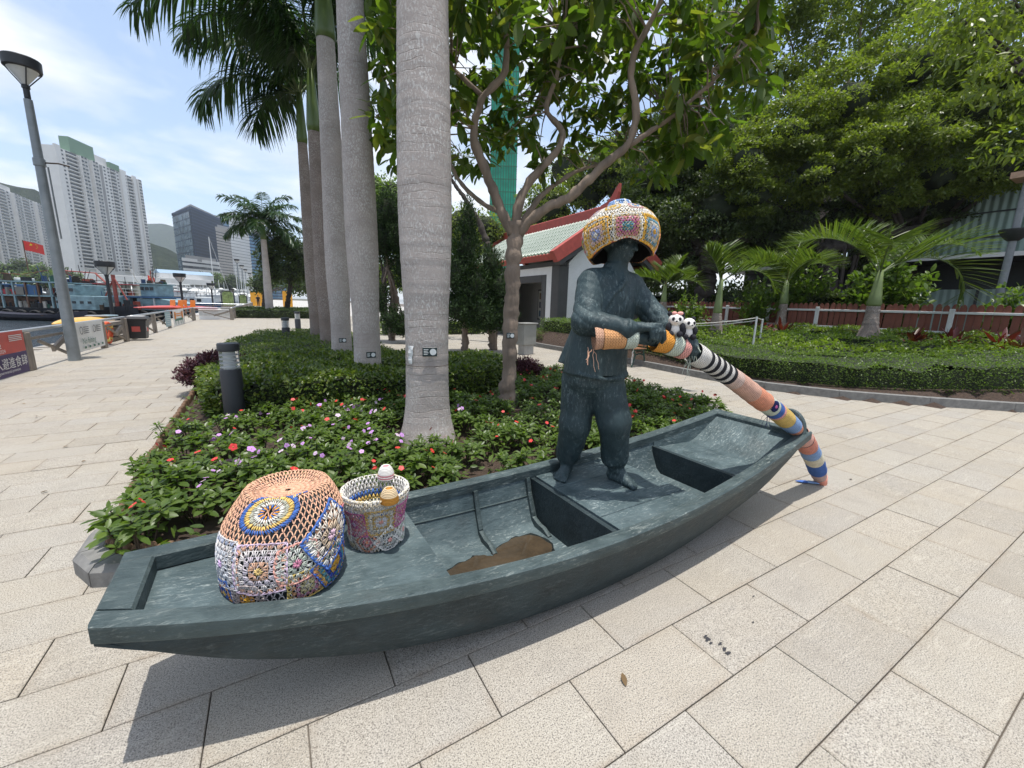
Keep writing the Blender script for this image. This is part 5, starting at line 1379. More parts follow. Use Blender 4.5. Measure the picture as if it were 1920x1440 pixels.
# ------------------------------------------------------------------ palms
def palm_bark(name, c, fleck=1.0):
    m, nt, b = nodes_of(name)
    v = objco(nt); sp = nd(nt, 'ShaderNodeSeparateXYZ'); nt.links.new(v, sp.inputs[0])
    wob = mth(nt, 'MULTIPLY', noise(nt, 2.5, 3, .5, v), .16)
    zz = mth(nt, 'ADD', sp.outputs['Z'], wob)
    f = mth(nt, 'FRACT', mth(nt, 'MULTIPLY', zz, 16.0)); ringm = ramp(nt, f, [(.0, (1, 1, 1)), (.10, (0, 0, 0)), (.93, (0, 0, 0)), (1, (1, 1, 1))])
    ringm = mth(nt, 'MULTIPLY', ringm, ramp(nt, noise(nt, 2.2, 4, .65, objco(nt, (.8, .8, 3.))), [(.46, (0, 0, 0)), (.66, (1, 1, 1))]))
    base = ramp(nt, noise(nt, 3, 5, .6, v), [(.3, tuple(arr(c)*.82)), (.7, tuple(arr(c)*1.15))])
    fl = ramp(nt, noise(nt, 55, 3, .7, objco(nt, (1.2, 1.2, .6))), [(.51, (0, 0, 0)), (.58, (1, 1, 1))])
    reg = ramp(nt, noise(nt, 1.7, 3, .6, v), [(.35, (.1,)*3), (.6, (1, 1, 1))])
    cc = mixc(nt, mth(nt, 'MULTIPLY', mth(nt, 'MULTIPLY', fl, reg), .75*fleck), base, (.66, .64, .60))
    dk = ramp(nt, noise(nt, 40, 4, .65, objco(nt, (1, 1, 1.6))), [(.56, (0, 0, 0)), (.7, (1, 1, 1))])
    cc = mixc(nt, mth(nt, 'MULTIPLY', dk, .35), cc, tuple(arr(c)*.5))
    cc = mixc(nt, mth(nt, 'MULTIPLY', ringm, .4), cc, tuple(arr(c)*.45))
    nt.links.new(cc, b.inputs['Base Color']); b.inputs['Roughness'].default_value = .9; b.inputs['Specular IOR Level'].default_value = .15
    bump(nt, b, mth(nt, 'SUBTRACT', mth(nt, 'MULTIPLY', fl, .3), ringm), .7, .008)
    return m
M_BARKG = palm_bark('royal_palm_bark', (.43, .375, .34))
M_BARKB = palm_bark('royal_palm_bark_brown', (.25, .20, .17), .5)
M_SHAFT = simple('crownshaft_green', (.085, .13, .03), .35, var=.25, scale=3, bstr=.05, grain=(2, 2, .3))
M_RACH = simple('frond_stalk', (.11, .15, .05), .45, var=.3, scale=6)
M_PLATE = simple('label_plate', (.012, .03, .032), .35, var=.1, bstr=0); M_PLW = simple('label_print', (.75, .77, .75), .5, var=.05, bstr=0)

def frond_geo(L, az, e0, bend, nl, ll, lw, g, droop=.5, plane=.0, lift=.35, spread=1.0, twist=0.0, base=.16, r0=.018):
    """one feather frond: stalk curve and its leaflets"""
    n = 26; s = np.linspace(0, 1, n); ang = e0-bend*s**1.3
    dr = np.cos(ang)*L/n; dz = np.sin(ang)*L/n
    x = np.r_[0, np.cumsum(dr[:-1])]; z = np.r_[0, np.cumsum(dz[:-1])]
    P = np.c_[x*cos(az), x*sin(az), z]
    st = tube(P, np.linspace(r0, .004, n), 6)
    side = arr([-sin(az), cos(az), 0])
    u = np.repeat(np.linspace(base, .995, nl), 2); sg = np.tile([1., -1.], nl)
    B = np.stack([np.interp(u, s, P[:, i]) for i in range(3)], 1); A = np.interp(u, s, ang)
    T = np.c_[np.cos(A)*cos(az), np.cos(A)*sin(az), np.sin(A)]; Nn = np.cross(T, side[None]*1.0); Nn = np.where(Nn[:, 2:3] < 0, -Nn, Nn)
    out = side[None]*sg[:, None]*spread; fwd = .35+.75*u**2
    D = nrm(out+T*fwd[:, None]+Nn*(lift+plane*g.normal(size=len(u)))[:, None]+g.normal(size=(len(u), 3))*.06)
    ln = ll*np.interp(u, [0, .15, .45, .8, 1], [.35, .75, 1, .75, .4])*g.uniform(.9, 1.1, len(u))
    t = arr([0, .4, .75, 1.0]); w = arr([.5, 1, .75, .08])*lw*.5
    dn = np.cross(D, arr([0, 0, 1.])[None]); W = nrm(dn)*.75+Nn*.3*g.normal(size=(len(u), 1)); W = nrm(W)
    pts = B[:, None]+D[:, None]*(ln[:, None]*t)[:, :, None]-arr([0, 0, 1.])*(droop*ln[:, None]*t**2)[:, :, None]
    V = np.stack([pts+W[:, None]*w[None, :, None], pts-W[:, None]*w[None, :, None]], 2).reshape(-1, 3)
    f = np.array([[0, 1, 3, 2], [2, 3, 5, 4], [4, 5, 7, 6]]); F = (f[None]+(np.arange(len(u))*8)[:, None, None]).reshape(-1, 4)
    return st, (V, F)
def add_frond(parent, at_, mats, name='frond', **k):
    st, lf = frond_geo(**k); mb = MB(); mb.add(lf, 0); mb.add(st, 1)
    return mb.build(name, mats, parent, smooth=None, loc=at_)
def trunk_path(base, top, prof, rings=.09, seed=0, n=26, amp=.0022):
    """palm trunk: profile of (height, radius) with leaf-scar rings"""
    g = np.random.default_rng(seed); zs = np.arange(0, prof[-1][0], .03); P = arr(prof)
    r = np.interp(zs, P[:, 0], P[:, 1])
    k = np.ones(9)/9; r = np.convolve(np.pad(r, 4, mode='edge'), k, 'valid')
    ring_ = np.zeros_like(zs); z = .25
    while z < zs[-1]:
        i = int(z/.03); ring_[i:i+2] += g.uniform(.05, 1)*amp; ring_[max(i-1, 0)] -= amp*.6
        z += rings*g.uniform(.5, 2.2)
    L = [(q+d, z_) for q, d, z_ in zip(r, ring_, zs)]
    v, f = lathe(L, n); th = np.arctan2(v[:, 1], v[:, 0])
    v[:, :2] *= (1+.018*np.sin(2*th+v[:, 2:3][:, 0]*.7+seed)+.010*np.sin(5*th+v[:, 2]*2.3))[:, None]
    lean_ = arr(top)-arr(base); v[:, :2] += lean_[:2]*(v[:, 2:3]/prof[-1][0])**1.3
    return v, f
def plate(parent, rad, z, ang, w=.135, h=.085):
    p = MB(); pl = MB()
    v, f = cbox(-w/2, w/2, -.004, .004, -h/2, h/2, .002); o = arr([rad*cos(ang), rad*sin(ang), z])
    rz = ang+pi/2
    a_ = MB().add(xf((v, f), o, rz)).build('label_plate', [M_PLATE], parent)
    dsk = lathe([(.0005, 0), (h*.36, 0), (h*.36, .0016)], 14); q = xf(dsk, (0, 0, 0), rx=pi/2)
    t = MB(); t.add(xf((q[0]+arr([w*.22, -.0045, 0]), q[1]), o, rz))
    for i in range(4):
        t.add(xf(box(-w*.42, -w*(.1+.06*(i % 2)), -.0058, -.0044, h*(.26-.17*i)-.003, h*(.26-.17*i)+.003), o, rz))
    t.build('tree_emblem', [M_PLW], a_)
def royal_palm(x, y, label, zc_, prof, seed, lean_=(0, 0), fronds=(), shaft=1.25, bark=None, plate_at=None, plr=.215):
    t = thing('royal_palm', label, 'palm tree', (x, y, .03), group='row of royal palms along the promenade')
    MB().add(trunk_path((0, 0), lean_, prof, seed=seed)).build('trunk', [bark or M_BARKG], t, smooth=3.2)
    top = arr([lean_[0], lean_[1], prof[-1][0]]); r1 = prof[-1][1]
    MB().add(xf(lathe([(r1*1.08, -.02), (r1*1.18, .10), (r1*1.0, .45), (r1*.8, .85), (r1*.55, shaft)], 18), top)).build('crownshaft', [M_SHAFT], t, smooth=3.2)
    g = np.random.default_rng(seed+90)
    for az, e0, bend, L in fronds:
        add_frond(t, top+[0, 0, shaft-.1], [M_PALM, M_RACH], L=L, az=az, e0=e0, bend=bend, nl=115, ll=.80, lw=.042, g=g, droop=.85, plane=.45, lift=.10, r0=.032)
    if plate_at: plate(t, plr, plate_at[0], plate_at[1])
    return t
P1 = [(0, .30), (.06, .285), (.16, .245), (.4, .212), (.8, .203), (1.3, .205), (1.6, .222), (2.1, .238), (2.6, .238), (3.4, .225), (5, .19), (6.4, .16)]
vdir = lambda x, y: atan2(-y, -x)
royal_palm(1.29, 3.88, 'nearest royal palm with a swollen grey trunk rising from the flower bed', 0, P1, 1, plate_at=(.95, vdir(1.29, 3.88)+.12), plr=.212)
sh_ = lambda s, h: [(z*h/6.4, r*s) for z, r in P1]
royal_palm(1.20, 6.40, 'second royal palm, grey ringed trunk with the label at hedge height', 0, sh_(.92, 6.4), 2, (-.05, .0), [(a_, .9+.2*sin(a_*3), 1.35, 2.6) for a_ in np.arange(7)*.9+.3], plate_at=(.62, vdir(1.17, 6.42)+.25), plr=.19)
royal_palm(1.16, 8.82, 'third royal palm in the row, grey trunk ending in a green crownshaft', 0, sh_(.92, 5.9), 3, (.0, .0), [(a_, .95+.2*sin(a_*3), 1.4, 2.6) for a_ in np.arange(8)*.785+.5], plate_at=(.62, vdir(1.1, 8.85)+.1), plr=.19)
away = pi-AZ
royal_palm(1.14, 11.15, 'fourth royal palm in the row with brown upper trunk and bright green crownshaft', 0, sh_(.80, 5.15), 4, (-.02, .0),
    [(away+.25, 1.02, 1.95, 4.1), (away-.1, .95, 1.5, 3.6), (away+.9, 1.1, 1.5, 3.0), (away-.9, 1.1, 1.5, 2.9), (away+1.9, 1.1, 1.4, 2.9), (away+2.8, 1.0, 1.4, 2.9), (away-2.1, 1.2, 1.3, 2.9), (away+.5, 1.3, 1.1, 3.1), (away-.4, 1.35, .9, 2.8)], bark=M_BARKB)
royal_palm(1.08, 13.55, 'fifth and farthest royal palm of the near row with fronds arching over the promenade', 0, sh_(.74, 5.6), 5, (-.03, .0),
    [(away+.15, .55, 1.75, 3.0), (away-.35, .45, 1.9, 2.2), (away+.6, .9, 1.6, 2.9), (away+1.4, 1.1, 1.4, 2.8), (away-1.2, 1.1, 1.5, 2.6), (away+2.4, 1.0, 1.4, 2.7), (away-2.2, 1.0, 1.3, 2.7), (away+.1, 1.25, 1.0, 2.6)], bark=M_BARKB)
# torn white paper tied to the nearest trunk
pm = MB(); a0 = vdir(1.29, 3.88)-.78
S = [[(.215*cos(a0+q)+.004*sin(i*3+q*9), .215*sin(a0+q)+.004*cos(i*2), .83+.17*(1-i/5)) for q in np.linspace(-.16, .16*(1-i*.12), 6)] for i in range(6)]
pm.add((arr(S).reshape(-1, 3), grid_faces(6, 6)))
pt = tag(pm.build('paper_notice', [simple('paper', (.72, .72, .70), .7, var=.1, bstr=.3)], loc=(1.29, 3.88, .03)), 'torn white paper wrapped on the nearest palm trunk left of its label', 'paper')
# wire holding paper and label
wr = MB(); wr.add(tube([(.2135*cos(t), .2135*sin(t), .81) for t in np.linspace(0, 2*pi, 40)], .002, 4)); tag(wr.build('wire', [M_TWIG], loc=(1.29, 3.88, .03)), 'thin wire tied round the nearest palm trunk below the label', 'wire')

# farther palm beyond the first bed
g = np.random.default_rng(77); fp_ = spot(505, 575, 31); fp_[2] = 0
far_palm = thing('royal_palm', 'distant full-crowned palm beside the dark round tree along the promenade', 'palm tree', fp_)
MB().add(trunk_path((0, 0), (0, 0), [(0, .34), (.4, .26), (2, .27), (5.6, .18)], seed=8)).build('trunk', [M_BARKG], far_palm, smooth=3.2)
MB().add(xf(lathe([(.2, 0), (.21, .2), (.12, 1.1)], 12), (0, 0, 5.55))).build('crownshaft', [M_SHAFT], far_palm, smooth=3.2)
for i in range(20):
    add_frond(far_palm, (0, 0, 6.6), [M_PALM, M_RACH], L=g.uniform(2.7, 3.3), az=i*2.4, e0=1.35-.075*i, bend=1.2, nl=64, ll=.85, lw=.075, g=g, droop=.5, plane=.4, lift=.2)

# bottle palms on the planting bank
def bottle_palm(x, y, z, label, s, fr, seed, ht=1.0, tall=1.0, sheath=True):
    g = np.random.default_rng(seed); t = thing('bottle_palm', label, 'palm', (x, y, z-.45), group='young palms on the planting bank')
    MB().add(trunk_path((0, 0), (.02, .02), [(0, .34*s), (.45, .30*s), (.75, .22*s), (1.05, .15*s), (1.05+.35*ht, .135*s)], .05, seed, 22, .006)).build('trunk', [M_BARKB], t, smooth=3.2)
    h = 1.05+.35*ht
    MB().add(xf(lathe([(.13*s, -.03), (.155*s, .03), (.125*s, .25*tall), (.09*s, .55*tall), (.06*s, .85*tall)], 16), (.02, .02, h))).build('crownshaft', [simple('pale_shaft', (.17, .22, .08), .4, var=.2, scale=4)], t, smooth=3.2)
    for az, e0, bend, L in fr:
        add_frond(t, (.02, .02, h+.75*tall), [M_PALM2, M_RACH], L=L, az=az, e0=e0, bend=bend, nl=60, ll=.98*s, lw=.034, g=g, droop=.12, plane=.06, lift=.62, r0=.022)
    add_frond(t, (.02, .02, h+.7*tall), [M_PALM2, simple('spear_brown', (.22, .12, .04), .6)], name='spear', L=1.3*s, az=fr[0][0]+.6, e0=1.5, bend=.12, nl=26, ll=.25, lw=.02, g=g, droop=0, lift=.2, spread=.12)
    return t
rz_ = -AZ        # the viewer's right
p_ = spot(1340, 632, 11.6); bottle_palm(p_[0], p_[1], p_[2], 'leftmost bottle palm on the bank with one frond drooping right over the rope', .78, [(rz_, .75, 2.1, 1.9), (rz_+1.2, 1.15, .7, 1.5), (rz_+2.9, 1.3, .5, 1.0)], 1, ht=.2, tall=1.1)
p_ = spot(1460, 632, 14.0); bottle_palm(p_[0], p_[1], p_[2], 'middle bottle palm with several arching fronds left of the largest one', .92, [(rz_+.1, .95, 1.5, 1.9), (rz_+2.9, .95, 1.7, 1.9), (rz_+1.6, 1.1, 1.2, 1.7), (rz_-1.5, 1.0, 1.3, 1.6), (rz_+.7, 1.25, .6, 2.0), (rz_+2.3, 1.1, 1.3, 1.8)], 2, ht=1.5, tall=.9)
p_ = spot(1625, 648, 10.5); bottle_palm(p_[0], p_[1], p_[2], 'largest bottle palm on the bank with thick trunk and wide feathered fronds', 1.0, [(rz_-.05, .80, 1.35, 2.6), (rz_+3.0, .95, 1.55, 2.5), (rz_-.2, .72, 2.5, 2.6), (rz_+1.5, 1.15, .9, 1.9), (rz_-2.2, .9, 1.5, 2.0)], 3, ht=1.2)
p_ = spot(1242, 590, 12.6); bottle_palm(p_[0], p_[1], 1.0, 'small yellowish palm just right of the statue', .6, [(rz_, .6, 1.5, 1.3), (rz_+2.8, .7, 1.5, 1.3), (rz_+1.4, 1.0, .9, 1.2), (rz_-1.4, .8, 1.3, 1.2), (rz_+.5, 1.2, .6, 1.1)], 4, ht=.1, tall=.6)

# ------------------------------------------------------------------ broad-leaved trees
M_BARK = simple('tree_bark', (.25, .19, .145), .9, var=.4, scale=7, bstr=.9, bdist=.012, grain=(1, 1, .25))
M_BARKD = simple('tree_bark_dark', (.045, .035, .028), .9, var=.4, scale=8, bstr=.8, bdist=.012, grain=(1, 1, .3))
def bumpy(path, rad, g, n=9, k=4):
    P = arr(path); d = np.r_[0, np.cumsum(np.linalg.norm(np.diff(P, axis=0), axis=1))]; m = max(6, int(d[-1]/.06)); t = np.linspace(0, d[-1], m)
    q = np.stack([np.interp(t, d, P[:, i]) for i in range(3)], 1); r = np.interp(t, d, rad)
    for _ in range(k): q[1:-1] = .25*q[:-2]+.5*q[1:-1]+.25*q[2:]
    q[1:-1] += g.normal(size=(m-2, 3))*r[1:-1, None]*.10
    return tube(q, r*(1+.09*g.normal(size=m)), n)
def big_tree():
    g = np.random.default_rng(5); t = thing('broad_leaved_tree', 'slim forked tree with large drooping leaves growing in the bed behind the statue', 'tree', (2.60, 4.57, .03)); o = arr(t.location)
    w = lambda x, y, d: spot(x, y, d)-o
    tr = MB(); tr.add(bumpy([[0, 0, 0], [-.005, .01, .08], w(955, 700, 5.25), w(958, 600, 5.26), w(962, 520, 5.28), w(965, 440, 5.3), w(966, 415, 5.3)], [.13, .108, .095, .092, .09, .098, .112], g, 14)); tr.build('trunk', [M_BARK], t, smooth=3.2)
    BR = [([(960, 440, 5.3), (935, 385, 5.28), (915, 330, 5.2), (890, 275, 5.15), (886, 235, 5.1), (905, 180, 5.1), (950, 140, 5.1), (950, 60, 5.0), (930, -60, 5.0)], .066, .026),
          ([(966, 430, 5.3), (975, 370, 5.35), (1000, 330, 5.4), (1045, 285, 5.4), (1060, 248, 5.45), (1018, 205, 5.5), (1040, 160, 5.5), (1060, 60, 5.5)], .06, .02),
          ([(972, 440, 5.3), (1010, 395, 5.2), (1070, 370, 5.1), (1130, 310, 5.0), (1180, 272, 4.95), (1197, 215, 4.9), (1180, 130, 4.9), (1195, 80, 4.8), (1235, 20, 4.7), (1260, -80, 4.6)], .064, .022),
          ([(975, 420, 5.35), (1020, 360, 5.6), (1080, 320, 5.8), (1150, 300, 6.0), (1260, 240, 6.2)], .04, .012), ([(940, 400, 5.35), (900, 380, 5.5), (860, 340, 5.6), (820, 250, 5.7), (760, 150, 5.8)], .035, .012),
          ([(1180, 272, 4.95), (1260, 220, 4.8), (1340, 150, 4.7), (1420, 60, 4.6)], .03, .010), ([(905, 180, 5.1), (850, 130, 5.0), (780, 60, 5.2)], .03, .010)]
    tips = []
    for P, r0, r1 in BR:
        Q = arr([w(*p) for p in P]); MB().add(bumpy(Q, np.linspace(r0, r1, len(Q)), g)).build('limb', [M_BARK], t, smooth=3.2)
        d = np.linspace(.35, 1, 16); tips += [np.array([np.interp(q, np.linspace(0, 1, len(Q)), Q[:, i]) for i in range(3)]) for q in d]
    # leaf whorls hanging from twigs
    poly = arr([(690, -140), (700, 240), (735, 325), (770, 260), (850, 250), (868, 330), (905, 300), (960, 270), (1010, 300), (1050, 330), (1105, 300), (1190, 330), (1262, 345), (1300, 285), (1355, 255), (1375, 190), (1440, 150), (1470, 40), (1500, -140)])
    C = []
    while len(C) < 520:
        x, y = g.uniform(680, 1500), g.uniform(-140, 345)
        if not inside([(x, y)], poly)[0]: continue
        C.append(w(x, y, g.uniform(5.35, 7.4) if (y > 60 and 860 < x < 1260) else g.uniform(4.2, 6.9)))
    C = arr(C)
    Pl, Dl, Ll = [], [], []; tw = MB()
    T = arr(tips)
    for c in C:
        m = g.integers(9, 15); a_ = g.uniform(0, 6.28)+np.arange(m)*2.4; el = g.uniform(-1.35, .15, m)
        D = np.c_[np.cos(a_)*np.cos(el), np.sin(a_)*np.cos(el), np.sin(el)]
        Pl.append(c+g.normal(size=(m, 3))*.05+D*.03); Dl.append(D); Ll.append(g.uniform(.14, .255, m))
        j = np.argmin(((T-c)**2).sum(1)); q = T[j]; mid = (q+c)/2+[0, 0, .08]
        tw.add(tube([q, mid, c], [.010, .007, .004], 4, caps=False))
    tag(tw.build('twig', [M_BARK], t), kind='stuff')
    Pl, Dl, Ll = np.concatenate(Pl), np.concatenate(Dl), np.concatenate(Ll)
    dist = np.linalg.norm(Pl+o-[0, 0, 1.44], axis=1)/Ll
    od = np.argsort(dist); nr, fr = od[:300], od[300:]
    MB().n
    tag(MB().add(leaves(Pl[fr], Dl[fr], Ll[fr], Ll[fr]*.40, 'oval', .16, g=g, roll=g.normal(size=len(fr))*.5)).build('foliage', [M_BIG], t, smooth=3.2), kind='stuff')
    lm = [MB().add(leaves(np.zeros((1, 3)), arr([[1., 0, 0]]), 1.0, wd, 'oval', fo, roll=np.zeros(1))).mesh('leaf', [M_BIG], smooth=3.2) for wd, fo in ((.40, .16), (.36, .25), (.44, .1))]
    for i in nr:
        X, Y, Z = frames(Dl[i:i+1], None, g.normal(size=1)*.5)
        ob = bpy.data.objects.new('leaf', lm[i % 3]); COL.objects.link(ob); adopt(ob, t)
        M = Matrix(np.stack([X[0], Y[0], Z[0]], 1).tolist()); ob.rotation_euler = M.to_euler(); ob.location = tuple(Pl[i]); ob.scale = (float(Ll[i]),)*3
    plate(t, .105, 1.02, vdir(2.60, 4.57)+.25, .10, .07)
    return t
big_tree()

def crown_tree(name, label, base, trunk, clumps, mat, size, dens, seed, kind='tiny', bark=None, group=None, core=.66, limbs=True, droop=.0, rough=.34, catg='tree', wl=.5, sub=0):
    """tree: trunk, limbs out to every clump, and leaves through the outer part of each clump"""
    g = np.random.default_rng(seed); b0 = arr(base); t = thing(name, label, catg, b0, group=group); bark = bark or M_BARKD
    if trunk:
        MB().add(bumpy([arr(p)-b0 for p, _ in trunk], [r for _, r in trunk], g, 10)).build('trunk', [bark], t, smooth=3.2)
        hub = arr(trunk[-1][0])-b0
    mb = MB(); cm = MB(); lm = MB()
    for c, r in clumps:
        c = arr(c)-b0; r = arr(r if np.ndim(r) else (r, r, r*.8)); ar = 4*pi*((r[0]*r[1])**1.6/3+2*(r[0]*r[2])**1.6/3)**(1/1.6)
        n = int(ar*dens); d = rdir(n, g); ph = g.uniform(0, 6, 4)
        bmp = 1+rough*(np.sin(d[:, 0]*5.1+ph[0]+2*d[:, 2])*np.sin(d[:, 1]*4.7+ph[1])*.6+np.sin(d@arr([7., 9, 8])+ph[2])*.25+np.sin(d@arr([-11., 6, 13])+ph[3])*.15)
        sh = np.clip(1-np.abs(g.normal(size=n))*.16, .5, 1.08)
        P = c+d*r*(bmp*sh)[:, None]
        if sub:      # foliage gathered in tiers of small flat-topped sprays
            k = sub; sd_ = rdir(k, g); sc_ = c+sd_*r*g.uniform(.55, 1.0, (k, 1)); rs = g.uniform(.24, .42, k)*r.mean(); w_ = rs**2; pick = g.choice(k, n, p=w_/w_.sum())
            d2 = rdir(n, g); d2[:, 2] = np.where(g.random(n) < .8, np.abs(d2[:, 2]), d2[:, 2]*.5)
            P = sc_[pick]+d2*(rs[pick]*np.clip(1-np.abs(g.normal(size=n))*.18, .4, 1.05))[:, None]*[1, 1, .62]; d = nrm(d2+sd_[pick]*.3)
        D = d*.5+g.normal(size=(n, 3))*.75; D[:, 2] -= droop
        L = g.uniform(.7, 1.3, n)*size
        mb.add(leaves(P, D, L, L*wl, kind, .2, up=nrm(d*.7+[0, 0, .8]+g.normal(size=(n, 3))*.35), roll=np.zeros(n), g=g))
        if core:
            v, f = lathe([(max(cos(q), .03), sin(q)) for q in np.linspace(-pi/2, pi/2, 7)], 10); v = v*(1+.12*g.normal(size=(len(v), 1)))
            cm.add((c+v*r*core, f))  # dark solid core inside the clump, blocks the view through it
        if limbs and trunk:
            m = hub*.5+c*.5+g.normal(size=3)*r*.12-[0, 0, .1*r[2]]
            lm.add(bumpy([hub, m, c], [trunk[-1][1]*.55, trunk[-1][1]*.3, trunk[-1][1]*.12], g, 6))
    tag(mb.build('foliage', [mat], t, smooth=3.2 if kind != 'tiny' else None), kind='stuff')
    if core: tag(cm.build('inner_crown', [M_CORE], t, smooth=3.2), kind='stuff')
    if limbs and trunk: tag(lm.build('limb', [bark], t, smooth=3.2), kind='stuff')
    return t
def gz(x, y, d):
    p = spot(x, y, d); p[2] = 0; return p
S_ = spot
# right: the large bright tree
b = gz(1700, 580, 18.5)
crown_tree('large_tree', 'large bright green tree with layered crown filling the upper right', b, [(b, .45), (b+[-.2, 0, 2.0], .36), (b+[-.3, .2, 4.2], .3)],
   [(S_(1400, 300, 17), 1.3), (S_(1480, 250, 17), 1.5), (S_(1590, 190, 17), 1.7), (S_(1700, 130, 17.3), 1.9), (S_(1820, 70, 17.5), 2.0), (S_(1920, 150, 16), 1.9), (S_(1830, 210, 15.8), 1.6), (S_(1720, 250, 15.8), 1.5), (S_(1620, 300, 16), 1.4), (S_(1530, 330, 16.4), 1.3), (S_(1420, 370, 17), 1.0), (S_(1760, 330, 16), 1.2), (S_(1870, 310, 15.6), 1.4), (S_(1660, 370, 16.5), 1.0), (S_(1560, 240, 18), 1.6), (S_(1940, 290, 15.6), 1.2)],
   M_TREE, .13, 290, 101, droop=.25, core=.42, sub=34)
b = gz(1520, 570, 25)
crown_tree('tall_tree', 'tall open yellowish tree with bare branching limbs behind the bright tree', b, [(b, .35), (b+[.3, 0, 6], .28), (S_(1560, 230, 25), .2)],
   [(S_(1420, 190, 24), 2.0), (S_(1480, 100, 24), 2.2), (S_(1560, 20, 24), 2.4), (S_(1650, 40, 25), 2.2), (S_(1730, -30, 25), 2.4), (S_(1460, 0, 25), 2.2), (S_(1620, -70, 25), 2.6), (S_(1390, 260, 23), 1.7), (S_(1360, 110, 24), 2.0), (S_(1560, 130, 25), 1.6), (S_(1840, -60, 24), 2.2), (S_(1350, 20, 26), 2.2)],
   M_YELL, .22, 55, 102, core=0, bark=M_BARK, droop=.25, sub=26)
b = gz(1320, 560, 18)
crown_tree('dark_tree', 'broad dark tree with deep shade beneath it right of the pavilion', b, [(b, .5), (b+[0, 0, 1.6], .4), (S_(1330, 470, 18), .35)],
   [(S_(1230, 330, 20), 2.0), (S_(1310, 290, 20), 2.0), (S_(1250, 420, 19), 1.7), (S_(1350, 400, 18.5), 1.9), (S_(1440, 450, 18.5), 1.4), (S_(1300, 480, 19), 1.3), (S_(1210, 400, 21), 1.7), (S_(1390, 330, 20.5), 1.8), (S_(1380, 250, 21.5), 1.7), (S_(1220, 480, 20), 1.1), (S_(1270, 240, 21), 1.7)],
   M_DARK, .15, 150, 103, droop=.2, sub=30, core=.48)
b = gz(1555, 575, 17)
crown_tree('banyan', 'dark multi-stemmed banyan with hanging roots behind the picket fence', b, [(b, .55), (b+[0, 0, 1.2], .45), (S_(1545, 470, 17), .4)],
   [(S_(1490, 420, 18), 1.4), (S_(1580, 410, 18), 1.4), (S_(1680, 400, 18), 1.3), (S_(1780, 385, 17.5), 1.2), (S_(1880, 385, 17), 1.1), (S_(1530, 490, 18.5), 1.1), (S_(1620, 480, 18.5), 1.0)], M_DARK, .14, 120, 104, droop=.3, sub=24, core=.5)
for i, (px, py, d, lab, m_) in enumerate([(1180, 470, 33, 'back row tree filling in behind the pavilion gable', M_DARK), (1300, 420, 34, 'back row tree behind the broad dark tree', M_TREE), (1440, 430, 34, 'back row tree between the dark tree and the banyan', M_DARK), (1560, 380, 36, 'back row tree rising behind the banyan', M_TREE), (1700, 330, 38, 'back row tree above the clad building', M_DARK), (1850, 300, 38, 'back row tree at the right above the clad building', M_TREE)]):
    b = gz(px, 575, d); c = S_(px, py, d); up_ = arr([0, 0, 1.]); rr_ = RT*1.0
    crown_tree('backdrop_tree', lab, b, [(b, .4), (b*.5+c*.5, .3)], [(c+rr_*a_*1.9+up_*z_, 2.6) for a_, z_ in ((-1.2, -1.6), (0, -2.0), (1.2, -1.6), (-1, 1), (1, 1.2), (0, 3), (-.6, 5.2), (.7, 5.0))], m_, .30, 46, 130+i, droop=.25, sub=22, core=.5)
ro = MB(); g = np.random.default_rng(9)
for i in range(26):
    x, d = g.uniform(1490, 1620), g.uniform(16.5, 18); q0 = S_(x, g.uniform(460, 490), d); q1 = q0.copy(); q1[2] = .4; q1[:2] += g.normal(size=2)*.15
    ro.add(tube([q0, (q0+q1)/2+g.normal(size=3)*.08, q1], [.05, .035, .06], 5, caps=False))
tag(ro.build('aerial_roots', [M_BARKD]), 'hanging aerial roots and stems below the dark banyan', 'roots', kind='stuff')
# leaves of a nearer tree reaching in at the top right
b = arr([16.5, 1.2, 0])
crown_tree('overhanging_tree', 'nearer tree whose dark branches hang in at the top right corner', b, [(b, .3), (b+[0, 0, 3.0], .24), (b+[-.5, .1, 4.6], .18)],
   [(S_(1900, 130, 8.2), (.9, .9, .5)), (S_(1850, 60, 8.6), (.8, .8, .4)), (S_(1780, 20, 9.2), (.8, .8, .4)), (S_(1900, 0, 8.5), (1.0, 1.0, .5)), (S_(1915, 260, 8.8), (.6, .6, .4))], M_TREE, .15, 60, 105, core=0, droop=.5, rough=.6, kind='lance', wl=.34)
# mid-right shrubs of large round leaves
def round_bush(label, x, y, d, hgt, r, n, size, seed, mat=M_GREEN):
    p = spot(x, y, d); p[2] = float(bankz(p[0], p[1]))-.03
    return bush('tall_shrub', label, p, r, hgt, mat, n, size, seed, 'shrub', 'oval')
round_bush('tall round-leaved shrub behind the largest bottle palm', 1660, 560, 12.5, 3.1, 1.15, 2600, .19, 71)
round_bush('round-leaved shrub between the middle bottle palm and the banyan', 1500, 560, 15.0, 3.0, 1.2, 1800, .19, 72)
round_bush('leafy shrub at the right edge beside the lamp post', 1905, 580, 10.2, 1.9, .75, 1100, .15, 73)
round_bush('small leafy shrub left of the leftmost bottle palm', 1420, 560, 14.5, 2.2, .8, 900, .16, 74)
round_bush('rounded shrub at the foot of the dark tree', 1290, 570, 15.5, 1.5, .8, 1200, .12, 75)
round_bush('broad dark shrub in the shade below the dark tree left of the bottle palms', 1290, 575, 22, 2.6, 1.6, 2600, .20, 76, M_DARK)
round_bush('broad dark shrub behind the leftmost bottle palm', 1385, 575, 21, 2.7, 1.7, 2800, .20, 77, M_DARK)
